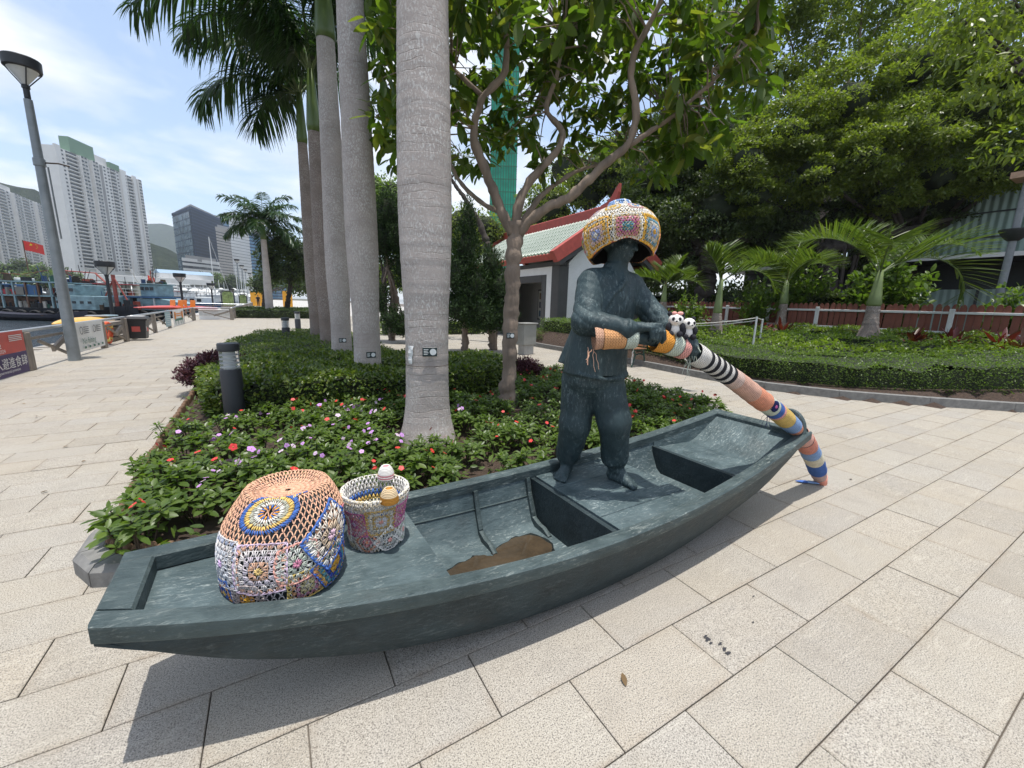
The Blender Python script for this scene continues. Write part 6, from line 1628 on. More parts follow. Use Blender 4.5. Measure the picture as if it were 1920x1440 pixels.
# behind the beds: conifers
def conifer(label, base, lobes, seed, trunk=None, bark=M_BARKD, size=.12, dens=620):
    return crown_tree('conifer', label, base, trunk, lobes, M_CONI, size, dens, seed, core=.62, limbs=True, droop=-.5, rough=.42, wl=.22, bark=bark)
b = gz(735, 640, 15.2)
conifer('dark trained juniper with leaning trunk between the second and nearest palm', b, [(S_(728, 400, 14.6), (.42, .42, .75)), (S_(718, 450, 14.6), (.45, .45, .8)), (S_(752, 440, 14.6), (.5, .5, .9)), (S_(758, 500, 14.6), (.48, .48, .7)), (S_(712, 560, 14.3), (.30, .30, .5)), (S_(738, 600, 14.2), (.42, .42, .45)), (S_(760, 610, 14.2), (.42, .42, .36))], 111,
   [(b, .14), (S_(736, 600, 14.8), .12), (S_(742, 560, 14.8), .11), (S_(728, 500, 14.8), .09)], M_BARK)
b = gz(872, 645, 12.6)
conifer('tall dark pointed juniper just right of the nearest palm', b, [(S_(878, 420, 12.2), (.22, .22, .7)), (S_(874, 470, 12.2), (.38, .38, .8)), (S_(862, 520, 12.1), (.55, .55, .8)), (S_(890, 540, 12.1), (.6, .6, .7)), (S_(862, 580, 12.0), (.62, .62, .5)), (S_(895, 585, 12.0), (.6, .6, .5))], 112, [(b, .12), (S_(872, 610, 12.6), .10), (S_(874, 560, 12.6), .08)], M_BARK)
b = gz(925, 640, 12.9)
conifer('dark bushy juniper beside the slim tree trunk in front of the pavilion', b, [(S_(920, 500, 12.4), (.38, .38, .6)), (S_(935, 540, 12.3), (.5, .5, .6)), (S_(915, 590, 12.2), (.55, .55, .5)), (S_(940, 590, 12.2), (.42, .42, .5))], 113, [(b, .14), (S_(922, 610, 12.9), .12), (S_(925, 570, 12.9), .09)], M_BARK)
b = gz(925, 635, 15.5)
crown_tree('leaning_tree', 'leaning dark-barked tree in front of the pavilion with thin crown', b, [(b, .16), (S_(925, 520, 15.5), .15), (S_(918, 470, 15.5), .13), (S_(900, 420, 15.6), .10), (S_(870, 370, 15.8), .08), (S_(845, 335, 16), .06)], [(S_(812, 300, 16.5), (1.0, 1.0, .7)), (S_(770, 250, 17), (1.0, 1.0, .7)), (S_(860, 300, 16.2), (.6, .6, .4))], M_DARK, .15, 50, 114, core=0)
b = gz(720, 610, 24)
crown_tree('round_tree', 'rounded glossy tree behind the junipers left of the nearest palm', b, [(b, .2), (S_(720, 520, 24), .16)], [(S_(722, 400, 23.5), 1.5), (S_(700, 360, 24), 1.2), (S_(745, 370, 23.5), 1.3), (S_(735, 440, 23), 1.3), (S_(765, 420, 23.5), 1.2), (S_(800, 430, 24), 1.5)], M_GREEN, .19, 70, 115, droop=.3)
b = gz(880, 610, 25)
crown_tree('round_tree', 'lighter rounded tree behind the tall juniper and left of the pavilion roof', b, [(b, .2), (S_(880, 520, 25), .16)], [(S_(870, 420, 24.5), 1.3), (S_(910, 430, 24.5), 1.3), (S_(845, 440, 24.5), 1.3), (S_(890, 480, 24), 1.4), (S_(930, 450, 25), 1.2), (S_(840, 500, 24.5), 1.4)], M_TREE, .18, 60, 116, droop=.3)
b = gz(730, 600, 30)
crown_tree('round_tree', 'pale green sunlit tree low between the second and nearest palm', b, [(b, .16), (S_(735, 560, 30), .12)], [(S_(715, 510, 30), 1.1), (S_(740, 520, 30), 1.3), (S_(760, 500, 30), 1.1), (S_(705, 540, 30), .9)], M_LIME, .2, 60, 117)
b = gz(1090, 560, 34)
crown_tree('light_tree', 'light green trees rising behind the pavilion roof', b, [(b, .3), (S_(1090, 450, 34), .2)], [(S_(1030, 390, 34), 2.2), (S_(1100, 360, 34), 2.2), (S_(1170, 340, 33), 2.6), (S_(1000, 420, 34), 1.6), (S_(1150, 290, 35), 2.0), (S_(1060, 320, 36), 1.8)], M_TREE, .24, 48, 118, droop=.2, sub=20)
b = gz(535, 578, 33)
crown_tree('round_tree', 'dark round-crowned tree by the distant palm along the promenade', b, [(b, .2), (S_(545, 530, 33), .16)], [(S_(505, 480, 33.5), 1.1), (S_(535, 460, 33), 1.3), (S_(560, 480, 33), 1.3), (S_(515, 510, 33.5), 1.1), (S_(550, 510, 33), 1.2), (S_(575, 500, 33), 1.2)], M_DARK, .22, 60, 119)
b = gz(495, 575, 60)
crown_tree('round_tree', 'far green trees at the end of the promenade left of the distant palm', b, [(b, .3), (S_(495, 550, 60), .2)], [(S_(488, 535, 60), 1.5), (S_(505, 525, 60), 2.0), (S_(560, 530, 55), 2.0), (S_(590, 520, 50), 2.0)], M_DARK, .35, 24, 120)
# ------------------------------------------------------------------ pavilion with green tiled roof
M_WHITE = simple('white_render', (.82, .81, .79), .85, var=.06, scale=2.5, bstr=.1)
M_DKGREY = simple('dark_grey_trim', (.085, .082, .08), .8, var=.15, scale=4)
M_REDT = simple('red_ridge_paint', (.42, .075, .055), .6, var=.22, scale=6, bstr=.1)
def glaze():
    m, nt, b = nodes_of('green_glazed_tile')
    g = nd(nt, 'ShaderNodeNewGeometry'); oi = nd(nt, 'ShaderNodeObjectInfo')
    c = ramp(nt, mth(nt, 'FRACT', mth(nt, 'ADD', g.outputs['Random Per Island'], oi.outputs['Random'])), [(0, (.09, .16, .09)), (.5, (.14, .21, .13)), (1, (.20, .27, .19))])
    c = mixc(nt, mth(nt, 'MULTIPLY', noise(nt, 6, 4, .6, objco(nt)), .5), c, (.24, .29, .22))
    nt.links.new(c, b.inputs['Base Color']); b.inputs['Roughness'].default_value = .16; b.inputs['Specular IOR Level'].default_value = .8; return m
M_GLAZE = glaze()
M_CREST = simple('pale_crest', (.52, .55, .48), .5, var=.2, scale=10, bstr=0)  # crest faces of each roll are paler than its sides
pv = thing('pavilion', 'white pavilion with red ridges and green tiled roof behind the statue', 'pavilion', (9.5, 12.9, 0))
W0, W1, D0, D1 = 0, 8.2, 0, 4.45     # along +Y (front wall), along +X (gable wall)
def loc(mb, name, mat, smooth=None): return mb.build(name, mat, pv, smooth=smooth)
# front wall with doorway, gable wall
loc(MB().add(box(0, .2, .50, 1.02, .42, 2.62)).add(box(0, .2, .50, W1, 2.623, 2.92)).add(box(0, .2, 3.6, W1, .42, 2.62)), 'wall', M_WHITE)
gp = [(.45, .42), (D1-.45, .42), (D1-.45, 2.9), (D1/2, 4.75), (.45, 3.05)]
gv = MB(); P = arr(gp); S = [[(x, y, z) for x, z in gp] for y in (.04, .24)]; gv.add(loft(S)); loc(gv, 'gable_wall', M_WHITE)
loc(MB().add(box(.5, D1, W1-.2, W1, 0, 2.9)).add(box(D1-.2, D1, .24, W1-.2, 0, 2.9)), 'wall', M_WHITE)
loc(MB().add(cbox(-.04, .42, -.02, .48, 0, 2.92, .02)), 'pier', M_DKGREY); loc(MB().add(cbox(D1-.42, D1+.04, -.02, .4, 0, 2.92, .02)), 'pier', M_DKGREY)
loc(MB().add(box(-.03, .22, .49, 1.02, 0, .41)).add(box(-.03, .22, 3.6, W1, 0, .41)).add(box(.43, D1-.43, -.01, .22, 0, .41)), 'plinth', M_DKGREY)
df = MB(); df.add(cbox(-.03, .23, .86, 1.16, .0, 2.62, .015)); df.add(cbox(-.031, .23, 3.3, 3.6, .0, 2.62, .015)); df.add(cbox(-.03, .23, 1.165, 3.295, 2.33, 2.62, .015)); loc(df, 'door_frame', M_DKGREY)
loc(MB().add(box(-.06, .24, -.04, W1, 2.925, 3.08)), 'beam', M_DKGREY)
loc(MB().add(box(.0, D1, .24, W1, -.0, .035)), 'floor', M_KERB)
loc(MB().add(box(1.5, 1.6, .24, W1-.2, .035, 2.9)), 'inner_wall', simple('inner_wall_grey', (.5, .49, .47), .85, var=.08))
# display board inside the doorway
bd = MB(); bd.add(cbox(1.44, 1.49, 2.0, 3.6, .75, 2.15, .01)); bo = loc(bd, 'notice_board', M_DKGREY)
M_PRINT = colmat('print', .6, .03, bstr=0)
pp = MB(); pp.add(box(1.432, 1.438, 2.06, 3.54, .81, 2.09), col=(.62, .62, .58))
for i in range(3):
    for j in range(3): pp.add(box(1.426, 1.431, 2.14+.48*i, 2.48+.48*i, .9+.4*j, 1.18+.4*j), col=[(.12, .12, .15), (.25, .18, .12), (.10, .16, .22)][(i+j) % 3])
pp.build('poster', [M_PRINT], bo, col=True)
# roof: two slopes, each made of tile rolls
EZ, RZ, RX, EX = 3.30, 4.95, D1/2, -.42
run = RX-EX; rise = RZ-EZ; sl = math.hypot(run, rise); pit = atan2(rise, run)
def slope_pt(side, t, h, y):
    x = EX+run*t; z = EZ+rise*t
    nx, nz = -sin(pit), cos(pit)
    x, z = x+nx*h, z+nz*h
    return (x if side > 0 else D1-x, y, z)
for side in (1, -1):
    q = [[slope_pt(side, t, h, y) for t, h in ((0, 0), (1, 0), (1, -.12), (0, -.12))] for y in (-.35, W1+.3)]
    loc(MB().add(loft(q)), 'roof_board', simple('roof_channel', (.018, .035, .02), .7, var=.3, scale=8))  # channel colour darkened to stand in for shade between the rolls
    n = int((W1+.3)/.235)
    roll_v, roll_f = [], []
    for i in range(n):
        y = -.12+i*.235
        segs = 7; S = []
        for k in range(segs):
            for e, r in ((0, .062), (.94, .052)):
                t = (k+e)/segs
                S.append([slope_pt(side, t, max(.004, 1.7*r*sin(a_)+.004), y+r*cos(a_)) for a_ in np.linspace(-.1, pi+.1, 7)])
        S = arr(S); mbr = MB(); rv_, rf_ = loft(S); mbr.add((rv_, rf_)); cr_ = np.arange(len(rf_[0])) % 7; mbr.F[4][0] = (mbr.F[4][0][0], np.where((cr_ == 2) | (cr_ == 3), 1, 0), mbr.F[4][0][2]); mbr.build('roof_tile', [M_GLAZE, M_CREST], pv, smooth=SM)
    q = [[slope_pt(side, t, h, y) for t, h in ((-.012, .02), (-.012, -.20), (.02, -.26), (.02, .02))] for y in (-.37, W1+.32)]
    loc(MB().add(loft(q)), 'fascia', M_REDT)
    for y0 in (-.42, W1+.2):
        q = [[slope_pt(side, t, h, y) for t, h in ((-.05, -.27), (1.0, -.27), (1.0, .22), (-.05, .16))] for y in (y0, y0+.26)]
        loc(MB().add(loft(q)), 'barge', M_REDT)
    for y0 in (-.36,):
        q = [[slope_pt(side, t, h, y) for t, h in ((-.02, -.44), (.98, -.44), (.98, -.275), (-.02, -.275))] for y in (y0, y0+.3)]
        loc(MB().add(loft(q)), 'barge_trim', M_DKGREY)
rg = MB(); rg.add(cbox(RX-.13, RX+.13, -.40, W1+.26, RZ-.06, RZ+.40, .03))
loc(rg, 'ridge', M_REDT)
hn = MB()
S = [[(RX-.12*w, y-.0, z0), (RX+.12*w, y, z0), (RX+.12*w, y, z1), (RX-.12*w, y, z1)] for y, z0, z1, w in ((.35, RZ+.30, RZ+.42, 1), (0, RZ+.30, RZ+.50, 1), (-.25, RZ+.34, RZ+.68, .95), (-.45, RZ+.5, RZ+.95, .8), (-.55, RZ+.78, RZ+1.08, .5))]
hn.add(loft(S)); loc(hn, 'ridge_horn', M_REDT)
# people in the doorway
def person(name_label, p, hgt, face, top, legs, hair=(.015, .012, .012), skin=(.42, .27, .20), pose='stand', seed=0):
    t = thing('person', name_label, 'person', p); s = hgt/1.7; f = nrm(arr([cos(face), sin(face), 0])); l = np.array([-f[1], f[0], 0])
    P = lambda a_, b_, z: f*a_*s+l*b_*s+arr([0, 0, z*s])
    S = SDF((-.45*s, -.45*s, -.02), (.45*s, .45*s, 1.75*s), .013*s)
    st = .09 if pose == 'walk' else .0
    for sd in (-1, 1):
        k = sd*st
        S.path([P(0, sd*.09, .90), P(k*.9+.02, sd*.095, .50), P(k*2-.02, sd*.10, .09)], [.085, .062, .045], .02)
        S.cone(P(k*2-.04, sd*.10, .045), P(k*2+.13, sd*.11, .035), .042, .035, .02)
        S.path([P(0, sd*.19, 1.38), P(-k*1.2-.02, sd*.245, 1.10), P(-k*1.5+.06, sd*.24, .86)], [.055, .045, .034], .02)
        S.cone(P(-k*1.5+.065, sd*.24, .85), P(-k*1.5+.09, sd*.235, .76), .034, .022, .01)
    S.loft([.85*s, .95*s, 1.15*s, 1.35*s, 1.44*s], [(0, 0)]*5, [.165*s, .165*s, .155*s, .19*s, .12*s], [.115*s, .11*s, .10*s, .11*s, .08*s], (l[0], l[1]), .02*s)
    S.cone(P(0, 0, 1.42), P(.01, 0, 1.52), .052*s, .048*s, .02*s); S.ell(P(.015, 0, 1.60), (.095*s, .076*s, .115*s), .02*s, f, l, (0, 0, 1)); S.ell(P(.105, 0, 1.585), (.02*s, .014*s, .02*s), .01*s, f, l, (0, 0, 1))
    V, F = S.mesh(); c = V[F].mean(1); z = c[:, 2]/s; lat_ = np.abs(c@l)/s
    colr = np.tile(arr(skin), (len(F), 1)); colr[(z < 1.46) & (z > .88)] = top; colr[(z <= .90)] = legs; colr[(z < .07)] = (.5, .5, .5)
    arm = (lat_ > .19) & (z < 1.18); colr[arm & (z > .70)] = skin
    colr[(z > 1.63) | ((z > 1.55) & (c@f/s < -.02))] = hair
    MB().add((V, F), col=colr).build('body', [M_PRINT], t, smooth=3.2, col=True)
    return t
person('adult in dark clothes standing inside the pavilion doorway', (10.35, 14.75, .035), 1.66, -2.0, (.03, .025, .035), (.025, .025, .03), seed=1)
person('small child in a white shirt standing in the pavilion doorway', (10.1, 14.5, .035), 1.12, -2.2, (.72, .72, .72), (.05, .06, .10), seed=2)
pw_ = gz(485, 575, 62)
person('person in dark clothes walking toward us along the far promenade', pw_, 1.72, -pi/2-.1, (.015, .017, .022), (.015, .015, .02), pose='walk')

# grey utility cabinet and benches
M_CAB = simple('cabinet_grey', (.27, .27, .25), .5, var=.1, scale=5)
cb = thing('utility_cabinet', 'grey steel utility cabinet on a concrete plinth beside the slim tree', 'cabinet', gz(986, 652, 12.0), .25)
MB().add(cbox(-.26, .26, -.17, .17, .28, .88, .015)).build('cabinet', [M_CAB], cb); MB().add(cbox(-.2, .2, -.13, .13, 0, .28, .01)).build('plinth', [M_CONC], cb); MB().add(cbox(-.29, .29, -.2, .2, .882, .92, .01)).build('lid', [M_CAB], cb)
M_IRON = simple('green_iron', (.02, .055, .042), .45, var=.2, scale=12); M_SLAT = simple('bench_slat', (.28, .13, .06), .6, var=.3, scale=20, grain=(.2, 1, 1))
def bench(label, p, rz, w=1.5):
    t = thing('bench', label, 'bench', p, rz)
    for x in (-w/2+.06, w/2-.06):
        mb = MB()
        mb.add(tube([(x, -.22, 0), (x, -.19, .12), (x, -.12, .30), (x, -.20, .42)], .022, 6)); mb.add(tube([(x, .24, 0), (x, .20, .2), (x, .14, .40), (x, .22, .84)], .022, 6))
        mb.add(tube([(x, -.13, .30), (x, .02, .33), (x, .16, .30)], .018, 6)); mb.add(bar((x, -.24, .425), (x, .2, .425), .04, .03)); mb.add(tube([(x, -.22, .43), (x, -.25, .58), (x, -.1, .64), (x, .17, .62)], .018, 6))
        mb.build('bench_end', [M_IRON], t, smooth=SM)
    for k in range(5): MB().add(cbox(-w/2, w/2, -.22+.085*k, -.15+.085*k, .442, .468, .006)).build('slat', [M_SLAT], t)
    for k in range(4): MB().add(xf(cbox(-w/2, w/2, -.014, .014, -.035, .035, .006), (0, .165+.03*k, .53+.09*k), rx=-.25)).build('slat', [M_SLAT], t)
    return t
bench('green iron bench with wooden slats behind the statue on the plaza', (7.72, 7.85, 0), -pi/2, 1.7)
bench('bench with wooden slats beside the pavilion corner pier', gz(1068, 648, 14.6), -.9, 1.3)
bush('planter_bush', 'small green bush behind the bench by the pavilion pier', gz(1062, 642, 15.4), .4, .75, M_LIME, 1200, .07, 81)
bush('red_shrub', 'reddish shrub beyond the plaza seen under the statue elbow', gz(1205, 655, 13.2), .6, .9, M_REDL, 1800, .08, 82)

# rope barrier round the leftmost bottle palm
M_ROPE = simple('white_rope', (.62, .60, .55), .9, var=.15, scale=40); M_POSTW = simple('white_post', (.62, .63, .62), .5, var=.08)
rp = thing('rope_barrier', 'white rope strung between thin white posts round the leftmost bottle palm', 'barrier', (0, 0, 0))
pa, pb, pc = S_(1250, 606, 11.5), S_(1419, 596, 9.6), S_(1430, 600, 10.6)
for q in (pa, pb, pc): MB().add(tube([(q[0], q[1], float(bankz(q[0], q[1]))-.02), (q[0], q[1], q[2]+.03)], .022, 8)).build('post', [M_POSTW], rp, smooth=SM)
for dz in (0, -.06): MB().add(tube([pa*(1-t)+pb*t+arr([0, 0, dz-.12*t*(1-t)*2]) for t in np.linspace(0, 1, 14)], .010, 5)).build('rope', [M_ROPE], rp)
MB().add(tube([pb*(1-t)+pc*t for t in (0, 1)], .010, 5)).build('rope', [M_ROPE], rp)

# red-brown picket fence with white rails
M_PICK = simple('picket_stain', (.20, .065, .042), .75, var=.32, scale=9, grain=(1, 1, .25)); M_RAILW = simple('white_rail', (.62, .62, .60), .55, var=.1)
pk = thing('picket_fence', 'red-brown picket fence with white rails and posts behind the planting', 'fence', (15.0, 0, .5))
pm_ = MB(); out = [(-.065, 0), (.065, 0), (.065, 1.16), (.05, 1.215), (.025, 1.245), (0, 1.255), (-.025, 1.245), (-.05, 1.215), (-.065, 1.16)]
S = [[(x, y, z) for y, z in out] for x in (-.012, .012)]; pm_.add(loft(S)); pmesh = pm_.mesh('picket', [M_PICK])
for y in np.arange(-1.4, 15.4, .148): inst('picket', pmesh, (rng.normal()*.006, y, -.02+rng.normal()*.012), rng.normal()*.04, pk, (1, rng.uniform(.93, 1.03), 1), tilt=(rng.normal()*.012, 0))
for z in (.52, 1.02): MB().add(cbox(-.07, -.025, -1.6, 15.5, z-.03, z+.03, .006)).build('rail', [M_RAILW], pk)
for y in np.arange(-1.0, 15.5, 1.5): MB().add(cbox(-.14, -.072, y-.05, y+.05, -.3, 1.12, .01)).build('post', [M_RAILW], pk)

hedge('hedge', 'tall dark screen of shrubs in the shade between the fence and the trees behind', [(16.0, 5.0), (17.2, 5.0), (17.2, 24.0), (16.0, 24.0)], .1, 2.0, M_DARK, 150, .16, 57, lump=.35)
# green corrugated building and lamp post behind the fence at the right
def corr(name, c):
    m, nt, b = nodes_of(name); v = objco(nt, world=True); sp = nd(nt, 'ShaderNodeSeparateXYZ'); nt.links.new(v, sp.inputs[0])
    w = mth(nt, 'SINE', mth(nt, 'MULTIPLY', sp.outputs['Y'], 2*pi/.22))
    cc = mixc(nt, noise(nt, 1.5, 5, .6, v), tuple(arr(c)*.75), tuple(arr(c)*1.2)); nt.links.new(cc, b.inputs['Base Color']); b.inputs['Roughness'].default_value = .6; bump(nt, b, w, .6, .03); return m
M_CORR = corr('green_cladding', (.24, .32, .28)); M_DARKM = simple('dark_metal', (.03, .032, .034), .5, var=.2)
gb = thing('clad_building', 'pale green clad building with dark canopy behind the picket fence', 'building', (23.6, 0, 0))
MB().add(box(.3, 9, -12, 15, 0, 2.5)).build('lower_wall', [M_CORR], gb)
for y in np.arange(-11.8, 14.9, 2.4): MB().add(box(.25, .298, y, y+.08, 0, 2.5)).build('seam', [M_DARKM], gb)
MB().add(box(-1.2, 9, -12, 15, 3.58, 3.66)).build('canopy', [M_DARKM], gb); MB().add(box(-1.26, -1.205, -12, 15, 3.55, 3.70)).build('canopy_edge', [M_RAILW], gb)
MB().add(box(1.2, 9, -12, 15, 2.5, 3.58)).build('recess', [M_DARKM], gb)
MB().add(box(.1, 9, -12, 9.5, 3.66, 6.2)).build('upper_wall', [M_CORR], gb)
for z in (4.4, 5.3): MB().add(box(.05, .095, -12, 9.5, z, z+.05)).build('seam', [M_DARKM], gb)
for y in (-2, 2.5, 7): MB().add(box(-1.1, -.98, y, y+.12, 0, 3.58)).build('post', [M_DARKM], gb)
lp = thing('lamp_post', 'grey lamp post with dark bowl behind the fence at the right edge', 'lamp post', gz(1868, 575, 11.2))
MB().add(lathe([(.09, 0), (.085, .5), (.07, 5.8)], 12)).build('pole', [simple('grey_pole', (.22, .23, .24), .45, var=.15)], lp, smooth=SM)
MB().add(xf(lathe([(.10, -.15), (.16, -.10), (.30, .10), (.30, .14), (.08, .16)], 14), (0, 0, 3.55))).build('bowl', [M_DARKM], lp, smooth=SM)
MB().add(box(-.35, .35, -.25, .25, 4.9, 5.05)).add(box(-.04, .04, -.04, .04, 5.04, 5.4)).build('sign_box', [simple('tan_box', (.45, .28, .18), .6)], lp)

# ------------------------------------------------------------------ bollard lights
M_BOL = simple('bollard_black', (.022, .024, .028), .5, var=.2, scale=15, bstr=.1)
def glassm():
    m, nt, b = nodes_of('clear_plastic'); b.inputs['Base Color'].default_value = (.85, .87, .88, 1); b.inputs['Transmission Weight'].default_value = .85; b.inputs['Roughness'].default_value = .08; b.inputs['IOR'].default_value = 1.2; return m
M_GLS = glassm(); M_LOUV = simple('pale_louvre', (.62, .64, .64), .4, var=.08)
def bollard(label, p):
    t = thing('bollard_light', label, 'bollard light', p, group='bollard lights along the beds')
    MB().add(lathe([(.105, 0), (.105, .585), (.098, .60)], 24)).build('post', [M_BOL], t, smooth=SM)
    MB().add(lathe([(.094, .601), (.094, .80)], 24, caps=(False, False))).build('lens', [M_GLS], t, smooth=SM)
    MB().add(lathe([(.05, .60), (.05, .80)], 12)).build('lamp', [M_LOUV], t, smooth=SM)
    for k in range(4): MB().add(lathe([(.045, .625+.045*k), (.088, .618+.045*k), (.088, .624+.045*k), (.045, .634+.045*k)], 20)).build('louvre', [M_LOUV], t, smooth=SM)
    MB().add(lathe([(.10, .80), (.106, .805), (.106, .875), (.100, .885)], 24)).build('cap', [M_BOL], t, smooth=SM)
    return t
bollard('black bollard light with clear ribbed lens standing in front of the hedge', (-.45, 5.44, .05))
bollard('bollard light standing on the paving left of the palm row in the distance', (.84, 18.4, 0)).scale = (1, 1, 1.05)
bollard('bollard light half hidden behind the hedge at the foot of the palms', (.30, 13.6, .0))
# stain on a paving slab near the front
def blot(pts, nm='paint_blot'):
    mb = MB(); g = np.random.default_rng(4)
    for x, y, r in pts:
        n = 11; th = np.linspace(0, 2*pi, n, endpoint=False); q = r*(1+.55*g.normal(size=n)*.6)
        mb.add((np.c_[x+np.cos(th)*q*1.5, y+np.sin(th)*q*.7, np.full(n, .0028)], [np.array([list(range(n))])]))
    return mb
def gr(x, y): d = RT*(x-960)/764.67-UP*(y-720)/764.67+FW; t = -1.44/d[2]; return (d*t)[:2]
bp = [(*gr(1327, 1200), .012), (*gr(1322, 1194), .008), (*gr(1350, 1208), .009), (*gr(1358, 1218), .009), (*gr(1366, 1225), .010), (*gr(1333, 1206), .006), (*gr(1412, 1167), .005), (*gr(1413, 1118), .005)]
tag(blot(bp).build('tar_spots', [simple('tar', (.03, .03, .035), .7)]), 'small black tar spots on a slab in the foreground right of the sampan', 'stain')
# ------------------------------------------------------------------ promenade railing
M_WOOD = simple('grey_timber', (.24, .205, .17), .85, var=.3, scale=10, bstr=.4, grain=(1, 1, .2)); M_STEEL = simple('steel_rail', (.42, .44, .46), .35, .6, var=.15)
def railing(label, P, zt=.73, step=3.3, brace=True, first=True):
    P = arr(P); t = thing('railing', label, 'railing', (P[0][0], P[0][1], 0)); o = arr([P[0][0], P[0][1]])
    for a_, b_ in zip(P[:-1], P[1:]):
        L = np.linalg.norm(b_-a_); n = max(1, round(L/step)); e = (b_-a_)/L
        MB().add(bar((*(a_-o), zt), (*(b_-o), zt), .07, .06, c=.012)).build('handrail', [M_STEEL], t)
        MB().add(bar((*(a_-o), zt-.16), (*(b_-o), zt-.16), .035, .05)).build('rail', [M_WOOD], t)
        for k in range(n+1):
            q = a_+(b_-a_)*k/n-o
            MB().add(xf(cbox(-.055, .055, -.09, .09, 0, zt-.03, .012), (q[0], q[1], 0), atan2(e[1], e[0])+pi/2)).build('post', [M_WOOD], t)
            if brace and k < n:
                q2 = a_+(b_-a_)*(k+1)/n-o; m = q*.48+q2*.52
                MB().add(bar((*(q*.06+q2*.94), zt-.2), (*m, .28), .05, .10)).build('brace', [M_WOOD], t)
                MB().add(bar((*(q*.97+q2*.03), zt-.25) if False else (*(q*.75+q2*.25), .50), (*(q*.04+q2*.96), .06), .04, .05)).build('tie_rod', [M_WOOD], t)
    return t
railing('weathered timber railing with steel handrail along the near quay', [(-3.97, 1.0), (-3.95, 5.0), (-3.93, 16.75)], step=1.97)
railing('timber railing from the litter bin on to the corner by the orange chairs', [(-3.93, 17.6), (-3.93, 20.4), (-3.96, 23.2), (-4.0, 30.1)], step=3.1)
railing('timber railing section stepping out across the promenade', [(-4.0, 30.15), (-2.2, 30.9)], step=2.2)
railing('far timber railing running on past the planter wall', [(-2.2, 31.0), (-2.24, 44.0)], step=2.6)
railing('farthest timber railing near the walking person', [(-6.2, 47), (-2.3, 47.2), (-2.25, 66)], step=3.2)
wl_ = tag(MB().add(box(-3.9, -2.35, 31.4, 31.6, 0, .62)).build('low_wall', [M_WHITE]), 'low white tiled wall behind the stepped railing section', 'wall')
for i in range(7): MB().add(cbox(-3.88+.217*i, -3.67+.217*i, 31.37, 31.398,   .25, .58, .005)).build('tile', [simple('wall_tile', (.6, .6, .58), .5) if i == 0 else bpy.data.materials['wall_tile']], wl_)
tag(MB().add(cbox(-3.9, -2.9, 31.2, 31.35, .64, .76, .02)).build('pink_bar', [simple('pink_paint', (.62, .28, .33), .6)]), 'pink beam lying along the top of the low white wall', 'beam')

# ------------------------------------------------------------------ lettering
CJK = None
def text_mesh(txt, size, name='lettering'):
    cu = bpy.data.curves.new(name, 'FONT'); cu.body = txt; cu.size = size; cu.resolution_u = 2; cu.extrude = 0; cu.align_x = 'LEFT'
    ob = bpy.data.objects.new(name, cu); COL.objects.link(ob)
    bpy.context.view_layer.update()
    me = bpy.data.meshes.new_from_object(ob.evaluated_get(bpy.context.evaluated_depsgraph_get()))
    bpy.data.objects.remove(ob); return me
def put_text(parent, txt, size, p, ex, ez, mat, name='lettering', off=.004, mirror=False):
    """lettering lying on a panel: p left base point, ex the reading direction, ez up"""
    me = text_mesh(txt, size, name); n = len(me.vertices); c = np.zeros(n*3, np.float32); me.vertices.foreach_get('co', c); c = c.reshape(-1, 3)
    ex, ez = nrm(ex), nrm(ez); nn = np.cross(ex, ez)
    v = arr(p)+c[:, 0:1]*ex+c[:, 1:2]*ez+nn*off
    me.vertices.foreach_set('co', v.astype(np.float32).ravel()); me.materials.clear(); me.materials.append(mat); me.update()
    o = bpy.data.objects.new(name, me); COL.objects.link(o); adopt(o, parent); return o
M_BLUEP = simple('banner_purple', (.075, .05, .13), .7, var=.15, scale=5, bstr=.1); M_REDP = simple('banner_red', (.55, .10, .08), .7, var=.12, scale=5, bstr=.1)
M_WPR = simple('white_print', (.75, .74, .72), .7, var=.04, bstr=0); M_GPR = simple('green_print', (.05, .16, .11), .7, var=.1, bstr=0); M_BPR = simple('black_print', (.05, .05, .055), .7, var=.1, bstr=0)
def sheet(y0, y1, z0, z1, x, mat, wav=.02, nx=16, seed=0):
    Y, Z = np.meshgrid(np.linspace(y0, y1, nx), np.linspace(z0, z1, 6), indexing='ij')
    X = x+wav*np.sin(Y*5+seed)*np.sin((z1-Z)*3)*.5
    return np.stack([X, Y, Z], -1).reshape(-1, 3), grid_faces(nx, 6)
bn = thing('banner', 'red and purple cloth banner with white Chinese lettering on the near railing', 'banner', (-3.86, 0, 0))
MB().add(sheet(5.5, 10.62, .40, .76, 0, None, .01, 24)).build('red_half', [M_REDP], bn, smooth=3.2)
MB().add(sheet(5.5, 10.62, .03, .398, .004, None, .012, 24, 1)).build('purple_half', [M_BLUEP], bn, smooth=3.2)
EY = (0, 1, 0); UZ = (0, 0, 1)
put_text(bn, '日起', .20, (.022, 9.42, .52), EY, UZ, M_WPR); put_text(bn, 'after 9 July 2024', .085, (.022, 9.35, .43), EY, UZ, M_WPR)
put_text(bn, '請可進入避進食肆', .20, (.03, 8.92, .18), EY, UZ, M_WPR); put_text(bn, 'organiser governmental premises', .07, (.03, 9.3, .10), EY, UZ, M_WPR)
for k in range(4): MB().add(box(.018, .022, 10.1, 10.5, .60+.028*k, .612+.028*k)).build('print_line', [M_WPR], bn)
bw2 = thing('banner', 'white sheet banner with green script tied to the railing behind the tall lamp post', 'banner', (-3.84, 0, 0))
MB().add(sheet(12.75, 14.55, .10, .76, 0, None, .015, 14, 2)).build('sheet', [M_WPR], bw2, smooth=3.2)
put_text(bw2, 'No fishing', .20, (.03, 13.0, .27), EY, UZ, M_GPR); 
